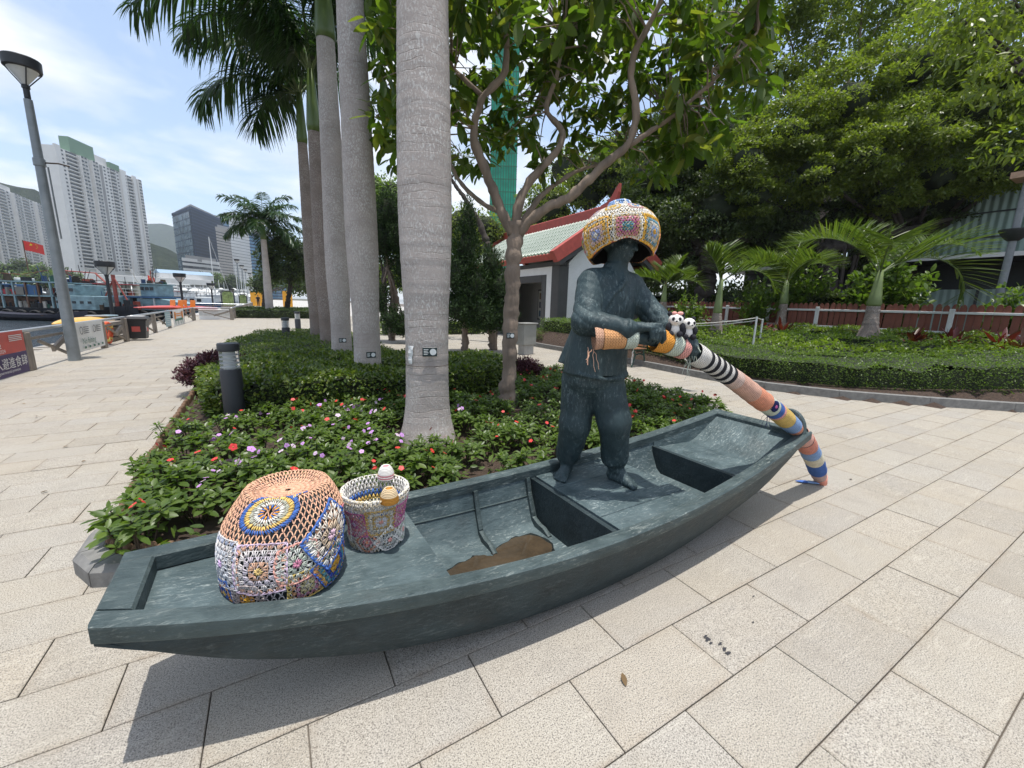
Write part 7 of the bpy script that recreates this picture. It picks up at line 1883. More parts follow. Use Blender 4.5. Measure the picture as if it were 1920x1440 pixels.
for y in (12.95, 13.75):
    MB().add(xf(lathe([(.075, 0), (.09, 0), (.09, .002), (.075, .002)], 18, caps=(False, False)), (.026, y+.1, .58), ry=pi/2)).build('symbol', [M_BPR], bw2)
    for k in range(4): MB().add(box(.024, .027, y+.24, y+.55, .64-.045*k, .653-.045*k)).build('print_line', [M_BPR], bw2)
for k in range(5): MB().add(box(.024, .027, 13.1+.28*k, 13.2+.28*k, .16, .21)).build('print_mark', [M_GPR], bw2)
# stickers on the farther railing
bs = thing('poster_panel', 'pale blue notice sheet fixed to the second railing', 'notice', (-3.85, 21.9, 0)); MB().add(sheet(0, 1.1, .12, .72, 0, None, .008)).build('sheet', [simple('pale_blue', (.30, .42, .45), .7)], bs, smooth=3.2)
for k in range(6): MB().add(box(.012, .016, .15, .9, .2+.08*k, .215+.08*k)).build('print_line', [M_WPR], bs)
bs = thing('poster_panel', 'white notice sheet with orange and green drawing on the second railing', 'notice', (-3.85, 23.5, 0)); MB().add(sheet(0, 2.6, .05, .78, 0, None, .01)).build('sheet', [M_WPR], bs, smooth=3.2)
dr = MB()
for z, c in ((.56, 0), (.47, 0), (.32, 1), (.27, 1)): dr.add(box(.012, .016, .3, 2.2, z, z+.045), c)
for y in (.35, 1.0, 1.6, 2.1): dr.add(box(.012, .016, y, y+.06, .09, .27), 1)
for y in (.25, 2.0): dr.add(box(.014, .018, y, y+.3, .36, .68), 0)
dr.build('drawing', [simple('orange_print', (.65, .22, .03), .7), M_GPR], bs)

# litter bin, lifebuoy, kayaks
M_BINB = simple('bin_black', (.022, .022, .024), .45, var=.2)
bi = thing('litter_bin', 'black plastic litter bin with white lid label by the railing gap', 'litter bin', (-3.72, 17.15, 0), 0)
MB().add(loft([[(sx*w, sy*w*.85, z) for sx, sy in ((-1, -1), (1, -1), (1, 1), (-1, 1))] for z, w in ((.06, .20), (.62, .26))])).build('body', [M_BINB], bi)
MB().add(loft([[(sx*w, sy*w*.85, z) for sx, sy in ((-1, -1), (1, -1), (1, 1), (-1, 1))] for z, w in ((.625, .29), (.68, .30), (.75, .25))])).build('lid', [M_BINB], bi)
MB().add(loft([[(sx*w, sy*w*.8, z) for sx, sy in ((-1, -1), (1, -1), (1, 1), (-1, 1))] for z, w in ((.752, .20), (.757, .20))])).build('lid_label', [M_WPR], bi)
MB().add(box(-.10, .10, -.222, -.214, .28, .44)).add(box(.228, .236, -.08, .08, .28, .44)).build('sticker', [M_REDP], bi)
MB().add(box(.236, .241, -.15, -.11, .3, .52)).build('lettering', [M_WPR], bi)
M_ORNG = simple('lifebuoy_orange', (.62, .10, .03), .5, var=.15, scale=20)
th = np.linspace(0, 2*pi, 25); lb = thing('lifebuoy', 'orange lifebuoy hanging behind the railing past the white banner', 'lifebuoy', (-4.06, 15.7, .34))
MB().add(tube([(.02*sin(2*q), .26*cos(q), .26*sin(q)) for q in th], .058, 10)).build('ring', [M_ORNG], lb, smooth=3.2)
for q in (.6, 2.2, 3.7, 5.3): MB().add(tube([(.02*sin(2*u), .26*cos(u), .26*sin(u)) for u in np.linspace(q, q+.3, 5)], .062, 10)).build('band', [simple('lifebuoy_band', (.65, .5, .12), .5) if q == .6 else bpy.data.materials['lifebuoy_band']], lb, smooth=3.2)
def boat_hull(L, B, Hh, sheer=.25, n=15, bow=.9, stern=.55, flat=.3):
    S = []
    for i, s in enumerate(np.linspace(0, 1, n)):
        w = B/2*(stern+(1-stern)*min(1, s/.35)) if s < .35 else B/2*max(.02, (1-((s-.35)/.65)**2.4))
        z1 = Hh*(1+sheer*(2*s-1)**2*(1.6 if s > .5 else .6)); zb = Hh*.0+Hh*.55*max(0, (s-.8)/.2)**2
        x = -L/2+L*s+(.0 if s < .8 else .0)
        S.append([(x, -w, z1), (x, -w*.93, z1*.5+zb*.5), (x, -w*flat*1.6, zb+.02*Hh), (x, 0, zb), (x, w*flat*1.6, zb+.02*Hh), (x, w*.93, z1*.5+zb*.5), (x, w, z1), (x, w*.9, z1), (x, 0, z1-.03), (x, -w*.9, z1)])
    return loft(S)
def kayak(label, p, rz, L, col, col2, nm):
    t = thing('kayak', label, 'kayak', p, rz)
    S = []
    for s in np.linspace(0, 1, 15):
        w = .36*max(.03, 1-abs(2*s-1)**2.6); h = .15*max(.2, 1-abs(2*s-1)**3)
        S.append([(-L/2+L*s, w*cos(q), h*sin(q)+.15) for q in np.linspace(0, 2*pi, 12, endpoint=False)])
    MB().add(loft(S)).build('hull', [simple('hull_'+nm, col, .35, var=.12)], t, smooth=3.2)
    MB().add(xf(lathe([(.2, .0), (.27, .04), (.2, .07)], 16), (.5, 0, .27))).build('cockpit_rim', [simple('rim_'+nm, col2, .5)], t, smooth=SM)
    MB().add(xf(cbox(-.5, .4, -.2, .2, 0, .05, .02), (.9, 0, .275))).build('cover', [simple('cover_'+nm, (.22, .30, .34), .6)], t)
q = S_(205, 606, 18.2); kayak('upturned yellow kayak with a blue-grey cover lying behind the railing', (-5.0, 17.6, .40), 1.35, 2.8, (.70, .40, .08), (.2, .2, .2), 'yellow')
q = S_(330, 577, 29.5); kayak('red kayak lying behind the railing near the orange chairs', (q[0], q[1], .40), .75, 5.2, (.55, .10, .09), (.5, .5, .5), 'red')
rack = thing('kayak_rack', 'low timber crate stack carrying the yellow kayak beside the railing', 'rack', (-4.5, 17.0, 0))
for k in range(4): MB().add(cbox(-.3, .3, -.8, .8, .02+.15*k, .13+.15*k, .01)).build('board', [M_WOOD], rack)
# folded orange chairs
M_ORC = simple('orange_plastic', (.68, .20, .03), .45, var=.12)
for i, px in enumerate((318, 333, 340, 356)):
    q = S_(px, 577, 29+i*.3); t = thing('chair', ['orange plastic chair leaning at the left of the chair row by the railing', 'orange plastic chair second from the left by the railing', 'orange plastic chair second from the right by the railing', 'orange plastic chair at the right end of the chair row by the railing'][i], 'chair', (q[0], q[1], .12), -.6, 'orange chairs behind the railing')
    MB().add(xf(cbox(-.2, .2, -.02, .02, .42, .98, .01), (0, .18, 0), rx=-.15)).build('backrest', [M_ORC], t); MB().add(cbox(-.2, .2, -.2, .18, .40, .43, .01)).build('seat', [M_ORC], t)
    for sx in (-.18, .18):
        for sy in (-.18, .16): MB().add(bar((sx, sy, 0), (sx, sy, .40), .03, .03)).build('leg', [M_ORC], t)

# ------------------------------------------------------------------ lamps
M_POLE = simple('lamp_pole_grey', (.23, .25, .26), .45, .3, var=.18, scale=5); M_LBLK = simple('lamp_black', (.02, .021, .024), .5, var=.2)
M_LGLS = simple('lamp_glass', (.62, .62, .60), .3, var=.06)
def lamp_head(t, z, s=1.0, tilt=.0, squat=False):
    m = Matrix.Rotation(tilt, 3, 'Y')
    def T(vf): v = vf[0]*s; v = v@np.array(m).T; return v+arr([0, 0, z]), vf[1]
    k = 26; th = np.linspace(0, 2*pi, k, endpoint=False)
    S = [[(.42*cos(q)*f, .42*sin(q)*f, zz) for q in th] for f, zz in ((.95, .46), (1, .48), (1.02, .74), (.98, .76))]
    MB().add(T(loft(S))).build('shade', [M_LBLK], t, smooth=SM)
    MB().add(T(lathe([(.06, .05), (.34, .455)], 20))).build('diffuser', [M_LGLS], t, smooth=SM)
    for q in np.arange(4)*pi/2+.5: MB().add(T(tube([(.07*cos(q), .07*sin(q), .02), (.40*cos(q), .40*sin(q), .46)], .016, 5))).build('strut', [M_LBLK], t)
    MB().add(T(lathe([(.075, -.32), (.075, -.06), (.095, -.05), (.095, .04), (.05, .06)], 14))).build('collar', [M_LBLK], t, smooth=SM)
tl = thing('lamp_post', 'tall grey lamp post with a black wedge head at the left by the railing', 'lamp post', (-3.74, 12.19, 0))
MB().add(lathe([(.102, 0), (.098, .6), (.062, 5.02)], 16)).build('pole', [M_POLE], tl, smooth=SM)
lamp_head(tl, 5.24, .62, .0)
MB().add(lathe([(.07, 3.84), (.09, 3.85), (.09, 3.98), (.07, 3.99)], 14)).build('clamp', [M_POLE], tl, smooth=SM)
MB().add(tube([(.08, 0, 3.92), (.30, -.1, 3.92), (.46, -.16, 3.88)], .014, 6)).build('arm', [M_TWIG], tl); MB().add(tube([(.11, 0, 3.85), (.12, 0, 2.5)], .014, 5)).build('conduit', [M_POLE], tl)
def lamp_at(label, px, py_base, d, hgt, mat, grp, s=1.0, r=.07):
    q = gz(px, py_base, d); t = thing('lamp_post', label, 'lamp post', q, group=grp)
    MB().add(lathe([(r*1.3, 0), (r, .4), (r*.85, hgt-.7*s)], 10)).build('pole', [mat], t, smooth=SM); lamp_head(t, hgt-.75*s, s); return t
lamp_at('black pier lamp standing behind the yellow kayak', 213, 600, 22, 3.05, M_LBLK, 'black lamps on the pier', .95, .085)
lamp_at('black pier lamp behind the orange chairs', 345, 585, 31, 3.0, M_LBLK, 'black lamps on the pier', .9, .085)
lamp_at('black pier lamp beside the far green sign', 400, 575, 44, 2.75, M_LBLK, 'black lamps on the pier', .9, .085)
lamp_at('farthest black pier lamp before the far railing', 437, 570, 58, 2.5, M_LBLK, 'black lamps on the pier', .8, .08)
for i, (px, d, hh) in enumerate([(452, 78, 8.2), (460, 92, 8.2), (466, 105, 8.2), (473, 122, 8.2)]):
    lamp_at(['first tall grey promenade lamp before the white tower', 'second tall grey promenade lamp before the white tower', 'third tall grey promenade lamp before the white tower', 'fourth and farthest grey promenade lamp before the white tower'][i], px, 570, d, hh, M_POLE, 'tall lamps along the far promenade', 1.0, .10)
for i, px in enumerate((448, 456, 463, 470, 477, 480)):
    q = gz(px, 570, 84+9*i); t = tag(MB().add(lathe([(.09, 0), (.05, 7.2), (.04, 7.4)], 8)).build('flagpole', [M_POSTW], loc=q, smooth=SM), ['leftmost', 'second', 'third', 'fourth', 'fifth', 'rightmost'][i]+' bare white flagpole in the row along the far promenade', 'flagpole', 'white flagpoles along the far promenade')
# green curved sign boards, planters, orange hoarding
M_SIGNG = simple('sign_green', (.20, .26, .09), .5, var=.6, scale=5)
for i, (px, d, s) in enumerate(((430, 41, 1.0), (458, 60, .9))):
    q = gz(px, 585, d); t = thing('map_sign', ['curved green map sign on the promenade', 'second, smaller curved green map sign farther along the promenade'][i], 'sign', q, .2)
    n = 14; S = [[(x*s, y, (1.6+.55*sin(pi*(x+.7)/1.4))*s) if k else (x*s, y, .55*s) for k in (0, 1)] for x in np.linspace(-.7, .7, n) for y in (0,)]
    v = arr([[(x*s, -.03, .55*s), (x*s, .03, .55*s), (x*s, .03, (1.5+.45*sin(pi*(x+.75)/1.5))*s), (x*s, -.03, (1.5+.45*sin(pi*(x+.75)/1.5))*s)] for x in np.linspace(-.45, .45, n)])
    MB().add(loft(v)).build('panel', [M_SIGNG], t); MB().add(bar((-.52*s, 0, 0), (-.52*s, 0, 1.85*s), .1, .12)).add(bar((.52*s, 0, 0), (.52*s, 0, 1.85*s), .1, .12)).add(bar((-.55*s, 0, 1.95*s), (.55*s, 0, 1.95*s), .12, .1)).build('frame', [M_LBLK], t)
    MB().add(lathe([(.6*s, -.0), (.65*s, .5*s)], 14)).build('planter', [M_WOOD], t)
M_HOARD = simple('hoarding_orange', (.72, .33, .02), .6, var=.08, scale=2)
def hoarding(label, px0, px1, d, h=2.3):
    a_, b_ = gz(px0, 570, d), gz(px1, 570, d); t = thing('hoarding', label, 'hoarding', a_); L = np.linalg.norm(b_-a_); n = max(2, int(L/2)); e = (b_-a_)/L; rz = atan2(e[1], e[0])
    for k in range(n): MB().add(xf(cbox(k*L/n, (k+1)*L/n-.02, -.05, .05, .05, h, .01), (0, 0, 0), rz)).build('panel', [M_HOARD], t)
    MB().add(xf(box(L*.7, L*.78, -.07, -.055, h*.4, h*.7), (0, 0, 0), rz)).build('notice', [M_WPR], t); return t
hoarding('orange works hoarding behind the walking person', 471, 503, 66); hoarding('orange works hoarding beyond the distant palm', 531, 549, 66, 2.5)

# ------------------------------------------------------------------ trawlers
M_LBLUE = simple('boat_pale_blue', (.19, .29, .32), .55, var=.4, scale=1.6); M_BHULL = simple('boat_black_hull', (.012, .014, .02), .5, var=.4, scale=1); M_DBLUE = simple('boat_deep_blue', (.03, .10, .22), .5, var=.2)
M_TYRE = simple('tyre_rubber', (.014, .014, .015), .8, var=.2); M_RUST = simple('boat_rust_red', (.26, .05, .035), .6, var=.3, scale=3); M_BWHITE = simple('boat_white', (.58, .59, .58), .4, var=.1, scale=1.5); M_TARP = simple('tarp_green', (.03, .25, .14), .6, var=.2); M_TARPR = simple('tarp_red', (.42, .04, .05), .6, var=.2)
M_BWIN = simple('boat_window', (.02, .028, .035), .12, var=.1, bstr=0); M_CANV = simple('canvas_pale', (.52, .52, .42), .8, var=.15); M_BROWN = simple('boat_timber', (.12, .06, .035), .7, var=.3)
FLAGV = None
def flag(parent, p, s=1.0, name='flag'):
    Y, Z = np.meshgrid(np.linspace(0, 1.5*s, 9), np.linspace(0, 1.0*s, 5), indexing='ij'); X = .12*s*np.sin(Y*3/s)
    v = np.stack([Y*.95, X, Z-.32*Y], -1).reshape(-1, 3)+arr(p)
    MB().add((v, grid_faces(9, 5))).build(name, [simple('flag_red', (.62, .04, .03), .7, bstr=0) if 'flag_red' not in bpy.data.materials else bpy.data.materials['flag_red']], parent, smooth=3.2)
    sm_ = MB()
    for u, w, r in ((.26, .72, .17), (.52, .86, .06), (.60, .74, .06), (.60, .58, .06), (.52, .46, .06)):
        for sd in (-.012, .012):
            th = np.arange(10)*pi/5; rr = np.where(np.arange(10) % 2 == 0, r, r*.4)*s
            y_ = u*1.5*s*.95+np.sin(th)*rr; z_ = w*s+np.cos(th)*rr-.32*u*1.5*s; x_ = .12*s*np.sin(u*1.5*3)+sd+np.sign(sd)*.01
            sm_.add((np.c_[y_, x_+np.zeros(10), z_]+arr(p), [np.array([list(range(10))])]))
    tag(sm_.build('star', [simple('flag_yellow', (.75, .55, .03), .7, bstr=0) if 'flag_yellow' not in bpy.data.materials else bpy.data.materials['flag_yellow']], parent), kind='stuff')
    MB().add(tube([arr(p)+[0, 0, -2.2*s], arr(p)+[0, 0, 1.05*s]], .03*s, 5)).build('flag_pole', [M_BROWN], parent)
M_GEAR = colmat('deck_gear', .7, .2, bstr=0)
def clutter(t, x0, x1, y0, y1, z, n, seed, zh=.9, poles=6):
    """nets, crates, drums, fenders, poles and lines lying about a working deck"""
    g = np.random.default_rng(seed); mb = MB(); C = [(.02, .022, .025), (.03, .026, .02), (.16, .155, .14), (.22, .05, .035), (.03, .08, .06), (.03, .06, .13), (.32, .31, .28), (.06, .045, .03), (.02, .02, .022)]
    for i in range(n):
        x, y = g.uniform(x0, x1), g.uniform(y0, y1); w, d, h = g.uniform(.15, .7), g.uniform(.15, .6), g.uniform(.15, zh)
        if g.random() < .35: mb.add(xf(lathe([(w*.4, 0), (w*.42, h*.5), (w*.38, h)], 8), (x, y, z)), col=C[g.integers(9)])
        else: mb.add(xf(box(-w/2, w/2, -d/2, d/2, 0, h), (x, y, z), g.uniform(0, 3)), col=C[g.integers(9)])
    for i in range(poles):
        x, y = g.uniform(x0, x1), g.uniform(y0, y1); mb.add(tube([(x, y, z), (x+g.normal()*.4, y, z+g.uniform(1, 3.2))], .035, 4), col=C[g.integers(9)])
        x2 = g.uniform(x0, x1); mb.add(tube([(x, y, z+1.8), ((x+x2)/2, y, z+1.0), (x2, y, z+1.3)], .018, 4), col=C[g.integers(7)])
    tag(mb.build('deck_gear', [M_GEAR], t, col=True), kind='stuff')
def windows(t, x0, x1, n, y, z0, z1, w=.35, fr=True, name='window'):
    me = MB().add(cbox(-w/2, w/2, -.03, .03, z0, z1, .01)).mesh(name, [M_BWIN])
    for x in np.linspace(x0, x1, n): inst(name, me, (x, y, 0), 0, t)
def tyres(t, pts, r=.42):
    me = MB().add(xf(tube([(r*cos(q), 0, r*sin(q)) for q in np.linspace(0, 2*pi, 15)], r*.34, 7), (0, 0, 0))).mesh('tyre', [M_TYRE], smooth=3.2)
    for p in pts: inst('tyre', me, p, 0, t)
def trawler(label, px, py, d, rz, L=14, kind=0, dz=0):
    p = S_(px, py, d); p[2] = -1.2; t = thing('fishing_boat', label, 'fishing boat', p, rz); B = L*.3; h = 1.5
    MB().add(boat_hull(L, B, h+.25, .28)).build('hull', [M_BHULL], t, smooth=radians(35))
    tyres(t, [(x, -B/2*.98-.1, .85+.2*abs(x/L)) for x in np.linspace(-L*.42, L*.32, 9)])
    f = -B/2*.86
    if kind == 0:       # two decks with open sides, pale blue house aft
        MB().add(box(-L*.46, L*.06, f, -f, 3.55, 3.75)).add(box(-L*.44, L*.10, f, -f, 5.75, 5.95)).build('deck_roof', [M_LBLUE], t)
        for x in np.linspace(-L*.45, L*.05, 7): MB().add(box(x-.07, x+.07, f, f+.14, 1.6, 5.75)).build('stanchion', [M_BROWN if int(x*3) % 2 else M_LBLUE], t)
        MB().add(box(-L*.40, L*.05, f+.5, -f-.3, 1.6, 3.5)).build('lower_cabin', [M_BROWN], t)
        MB().add(box(-L*.18, -L*.05, f+.1, f+.6, 3.8, 5.3)).build('blue_sheet', [M_DBLUE], t); MB().add(box(-L*.30, -L*.20, f+.1, f+.5, 3.8, 4.6)).build('red_sheet', [M_TARPR], t)
        MB().add(cbox(L*.07, L*.33, f, -f, 1.6, 3.85, .06)).build('house', [M_LBLUE], t); MB().add(cbox(L*.07, L*.20, f+.1, -f-.1, 3.86, 5.6, .06)).build('wheelhouse', [M_LBLUE], t)
        windows(t, L*.09, L*.30, 5, f-.01, 2.6, 3.0); windows(t, L*.09, L*.18, 3, f+.09, 4.5, 5.0, .4)
        tyres(t, [(L*.11, f-.12, 3.9)], .35)
        MB().add(tube([(L*.36, 0, 1.5), (L*.36, 0, 7.4)], .16, 8)).add(tube([(L*.36, 0, 7.2), (L*.46, 0, 2.0)], .07, 6)).add(tube([(L*.36, 0, 6.8), (L*.28, 0, 3.6)], .07, 6)).build('mast', [M_RUST], t)
        MB().add(tube([(-L*.5, f, 3.2), (-L*.38, f, 4.6)], .12, 6)).add(tube([(-L*.47, f, 4.8), (-L*.30, f, 3.9)], .07, 6)).build('boom', [M_RUST], t)
        flag(t, (-L*.22, 0, 11.0), 1.5)
        MB().add(cbox(-L*.05, L*.02, -.6, .6, 6.0, 6.7, .1)).add(cbox(-L*.3, -L*.22, -.5, .5, 6.0, 6.5, .1)).build('roof_gear', [M_BWHITE], t)
        clutter(t, -L*.45, L*.05, f+.1, f+1.2, 3.76, 26, 1, 1.5); clutter(t, -L*.45, L*.05, f+.05, f+.5, 1.6, 30, 2, 1.4); clutter(t, -L*.4, L*.3, f, -f, 5.96, 22, 3, 1.2, 8); clutter(t, L*.2, L*.45, f+.1, -f, 1.7, 24, 4, 1.8)
        t.scale = (1, 1, .60)
    else:               # long low boat with canvas deck and blue rail line
        MB().add(box(-L*.46, L*.34, f-.1, -f+.1, 3.4, 3.62)).build('deck_roof', [M_DBLUE], t)
        for x in np.linspace(-L*.45, L*.3, 9): MB().add(box(x-.06, x+.06, f, f+.12, 1.6, 3.4)).build('stanchion', [M_BWHITE], t)
        MB().add(box(-L*.45, L*.30, f+.7, -f-.4, 1.6, 3.4)).build('inner_house', [M_BHULL], t)
        MB().add(cbox(-L*.47, -L*.36, f, -f, 1.5, 3.35, .06)).build('house', [M_LBLUE], t); MB().add(cbox(L*.02, L*.12, f-.02, f+.4, 1.7, 3.35, .04)).build('side_panel', [M_LBLUE], t)
        S = [[(x, -w, 1.5), (x, w, 1.5), (x, w*1.05, z), (x, -w*1.05, z)] for x, w, z in ((L*.18, -f, 3.3), (L*.34, -f*.85, 3.3), (L*.47, -f*.3, 2.6))]; MB().add(loft(S)).build('bow_house', [M_LBLUE], t)
        MB().add(box(-L*.42, L*.16, f+.15, -f-.15, 3.63, 3.7)).build('upper_deck', [M_CANV], t)
        cvm = MB().add(box(-.5, .5, -.03, .03, 3.75, 5.3)).mesh('canvas', [M_CANV])
        for x in np.linspace(-L*.38, L*.12, 8): inst('canvas', cvm, (x, f+.9+.2*sin(x*5), 0), 0, t)
        for z in (4.2, 4.7): MB().add(tube([(-L*.45, f, z), (L*.2, f, z)], .03, 5)).build('rail', [M_BWHITE], t)
        for x in np.linspace(-L*.45, L*.2, 14): MB().add(tube([(x, f, 3.6), (x, f, 4.75)], .025, 4)).build('rail_post', [M_BWHITE], t)
        MB().add(cbox(L*.18, L*.29, f*.75, -f*.75, 3.63, 5.5, .06)).build('wheelhouse', [M_LBLUE], t); windows(t, L*.20, L*.27, 3, f*.75-.02, 4.6, 5.1, .35)
        MB().add(cbox(L*.16, L*.30, f*.85, -f*.85, 5.52, 5.64, .03)).build('wheelhouse_roof', [M_LBLUE], t)
        MB().add(box(-L*.25, L*.12, f+.3, -f-.3, 5.35, 5.45)).build('awning', [M_TARPR], t)
        MB().add(tube([(L*.2, 0, 5.5), (L*.2, 0, 7.8)], .06, 6)).build('mast', [M_RUST], t)
        clutter(t, -L*.45, L*.2, f+.05, f+.6, 1.6, 40, 5, 1.5); clutter(t, -L*.45, L*.1, f+.2, f+1.0, 3.7, 30, 6, 1.3); clutter(t, L*.14, L*.3, f*.6, -f*.6, 5.65, 10, 7, .8, 5)
        t.scale = (1, 1, .66)
    return t
hd = -AZ
trawler('black-hulled fishing boat with pale blue house and red flag behind the tall lamp post', 128, 592, 42, hd, 14.5, 0)
trawler('long fishing boat with blue rail line, canvas upper deck and tyre fenders', 245, 585, 45, hd+.03, 13.5, 1)
def crane_boat(label, px, py, d, L, crane=True):
    p = S_(px, py, d); p[2] = -1.2; t = thing('fishing_boat', label, 'fishing boat', p, hd)
    MB().add(boat_hull(L, L*.28, 1.6, .3)).build('hull', [M_BHULL], t, smooth=radians(35)); MB().add(cbox(-L*.3, L*.2, -1.2, 1.2, 1.5, 4.2, .08)).build('house', [M_BROWN], t); windows(t, -L*.25, L*.15, 5, -1.22, 2.8, 3.5, .5); clutter(t, -L*.45, L*.4, -1.6, 1.2, 1.6, 50, 8, 2.0, 14); clutter(t, -L*.3, L*.2, -1.2, 1.2, 4.2, 18, 9, 1.0, 6); t.scale = (1, 1, .62 if crane else .5)
    if not crane: MB().add(cbox(-L*.36, L*.3, -1.5, 1.5, 4.25, 4.4, .04)).build('roof', [M_BWHITE], t); return t
    MB().add(tube([(-L*.35, 0, 1.5), (-L*.3, 0, 9.3)], .18, 7)).add(tube([(-L*.3, 0, 9.2), (L*.02, 0, 8.8), (L*.2, 0, 4.4)], .16, 7)).add(tube([(-L*.3, 0, 9.2), (-L*.02, 0, 5.0)], .1, 6)).build('derrick', [M_RUST], t)
    MB().add(xf(box(-L*.28, L*.02, -1.6, 1.6, -.05, .05), (0, 0, 5.6), ry=.08)).build('awning', [M_TARP], t); return t
crane_boat('fishing boat with red derrick and green awning behind the two front trawlers', 185, 572, 62, 15)
crane_boat('brown timber-sided boat moored behind the bow of the canvas-decked trawler', 292, 572, 50, 9, False)
# low sampan and small work boats at the left
def skiff(label, px, py, d, L, c, nm, cover=None):
    p = S_(px, py, d); p[2] = -1.2; t = thing('skiff', label, 'skiff', p, hd+.05)
    MB().add(boat_hull(L, L*.26, .55, .5)).build('hull', [simple('skiff_'+nm, c, .5, var=.2)], t, smooth=radians(35))
    MB().add(box(-L*.15, -L*.1, -L*.12, L*.12, .45, .5)).add(box(L*.1, L*.15, -L*.11, L*.11, .45, .5)).build('thwart', [M_BROWN], t)
    if cover: MB().add(cbox(-L*.3, L*.1, -L*.1, L*.1, .5, 1.1, .15)).build('cover', [cover], t)
    return t
skiff('low dark wooden skiff alongside the black-hulled fishing boat', 75, 596, 38, 8.5, (.03, .03, .045), 'dark'); skiff('white skiff with red cover at the left edge', 20, 588, 42, 5.0, (.6, .6, .6), 'white', M_TARPR)
def cabin_boat(label, px, py, d, L, c1, c2, grp=None, rz=None, roof=M_BWHITE):
    p = S_(px, py, d); p[2] = -1.2; t = thing('motor_boat', label, 'boat', p, hd if rz is None else rz, group=grp)
    MB().add(boat_hull(L, L*.3, 1.25, .3)).build('hull', [c1], t, smooth=radians(35)); MB().add(cbox(-L*.35, L*.15, -L*.12, L*.12, 1.15, 2.4, .1)).build('cabin', [c2], t)
    MB().add(cbox(-L*.42, L*.05, -L*.13, L*.13, 3.3, 3.42, .04)).build('canopy', [roof], t)
    for x in (-L*.38, -L*.1, L*.02): MB().add(box(x, x+.06, -L*.115, -L*.105, 2.4, 3.3)).add(box(x, x+.06, L*.105, L*.115, 2.4, 3.3)).build('stanchion', [M_BWHITE], t)
    windows(t, -L*.3, L*.1, 5, -L*.12-.01, 1.6, 2.1, L*.06); MB().add(tube([(-L*.1, 0, 3.4), (-L*.1, 0, 5.0)], .04, 5)).build('mast', [M_BWHITE], t)
    return t
cabin_boat('blue-roofed work boat moored left of the black-hulled fishing boat', 42, 575, 52, 8, M_BHULL, M_DBLUE, roof=M_DBLUE)
cabin_boat('white cabin boat with open dark sides at the far left', 5, 572, 58, 9, M_BWHITE, M_BHULL)
cabin_boat('blue and white motor boat moored beyond the orange chairs', 372, 562, 72, 12, M_DBLUE, M_BWHITE)
cabin_boat('red-banded boat moored behind the black pier lamp', 325, 560, 80, 12, M_TARPR, M_BWHITE, roof=M_TARPR)
mproto = cabin_boat('white pleasure boat moored in the far marina rows', 400, 560, 95, 12, M_BWHITE, M_BWHITE, 'white boats in the marina')
g = np.random.default_rng(21)
for i in range(36):
    px = g.uniform(150, 470); d = g.uniform(88, 165); q = S_(px, 560, d); q[2] = -1.2
    if q[0] > -9: q[0] = -9-g.uniform(0, 6)
    dup(mproto, q, hd+g.normal()*.25+(pi if g.random() < .5 else 0), scale=g.uniform(.75, 1.5))
for i in range(8):
    q = S_(g.uniform(0, 60), 560, g.uniform(60, 110)); q[2] = -1.2; dup(mproto, q, hd+g.normal()*.3, scale=g.uniform(.7, 1.0), label='small white boat moored in the rows at the far left', group='small white boats at the far left')
for i, px in enumerate((404, 255, 282, 466)):
    q = S_(px, 560, (95, 110, 120, 100)[i]); q[2] = -1.2; t = thing('sailing_boat', ['sailing boat with the tallest bare mast in front of the dark office tower', 'sailing boat with a thin mast before the low white building', 'sailing boat with a red pennant before the low white building', 'sailing boat with bare mast near the flagpoles'][i], 'sailing boat', q, hd)
    MB().add(boat_hull(9, 2.6, 1.2, .25)).build('hull', [M_BWHITE], t, smooth=radians(35)); H_ = (15.5, 9, 9, 8)[i]
    MB().add(tube([(0, 0, 1), (0, 0, H_)], .09, 6)).add(tube([(0, 0, 1.9), (-3.5, 0, 2.0)], .07, 5)).add(tube([(0, 0, H_), (4, 0, 1.2)], .025, 4)).build('mast', [M_BWHITE], t)
    if i == 2: flag(t, (0, 0, 6.5), 1.5)
# white awnings of the floating restaurants and pontoon
M_AWN = simple('awning_white', (.72, .72, .69), .8, var=.06)
for i in range(12):
    px = 175+24*i; q = S_(px, 545, 130-2*i); q[2] = 1.5; n = 7
    v = arr([[(x, y, 2.1*(1-max(abs(x)/5.2, abs(y)/3.2))**1.6) for y in np.linspace(-3.2, 3.2, n)] for x in np.linspace(-5.2, 5.2, n)]).reshape(-1, 3)
    t = thing('awning', 'white peaked tent awning in the row along the far pontoon', 'awning', q, hd, 'white tent awnings along the far pontoon')
    MB().add((v, grid_faces(n, n))).build('canopy', [M_AWN], t, smooth=SM)
    for sx in (-5, 5): MB().add(box(sx-.08, sx+.08, -3.1, -2.95, -1.6, 0)).build('post', [M_BWHITE], t)
pt_ = MB(); a_, b_ = S_(150, 560, 128), S_(470, 560, 118); pt_.add(bar((a_[0], a_[1], -1.0), (b_[0], b_[1], -1.0), 9, .5)); tag(pt_.build('pontoon', [M_CONC]), 'long low pontoon under the white tent awnings', 'pontoon')
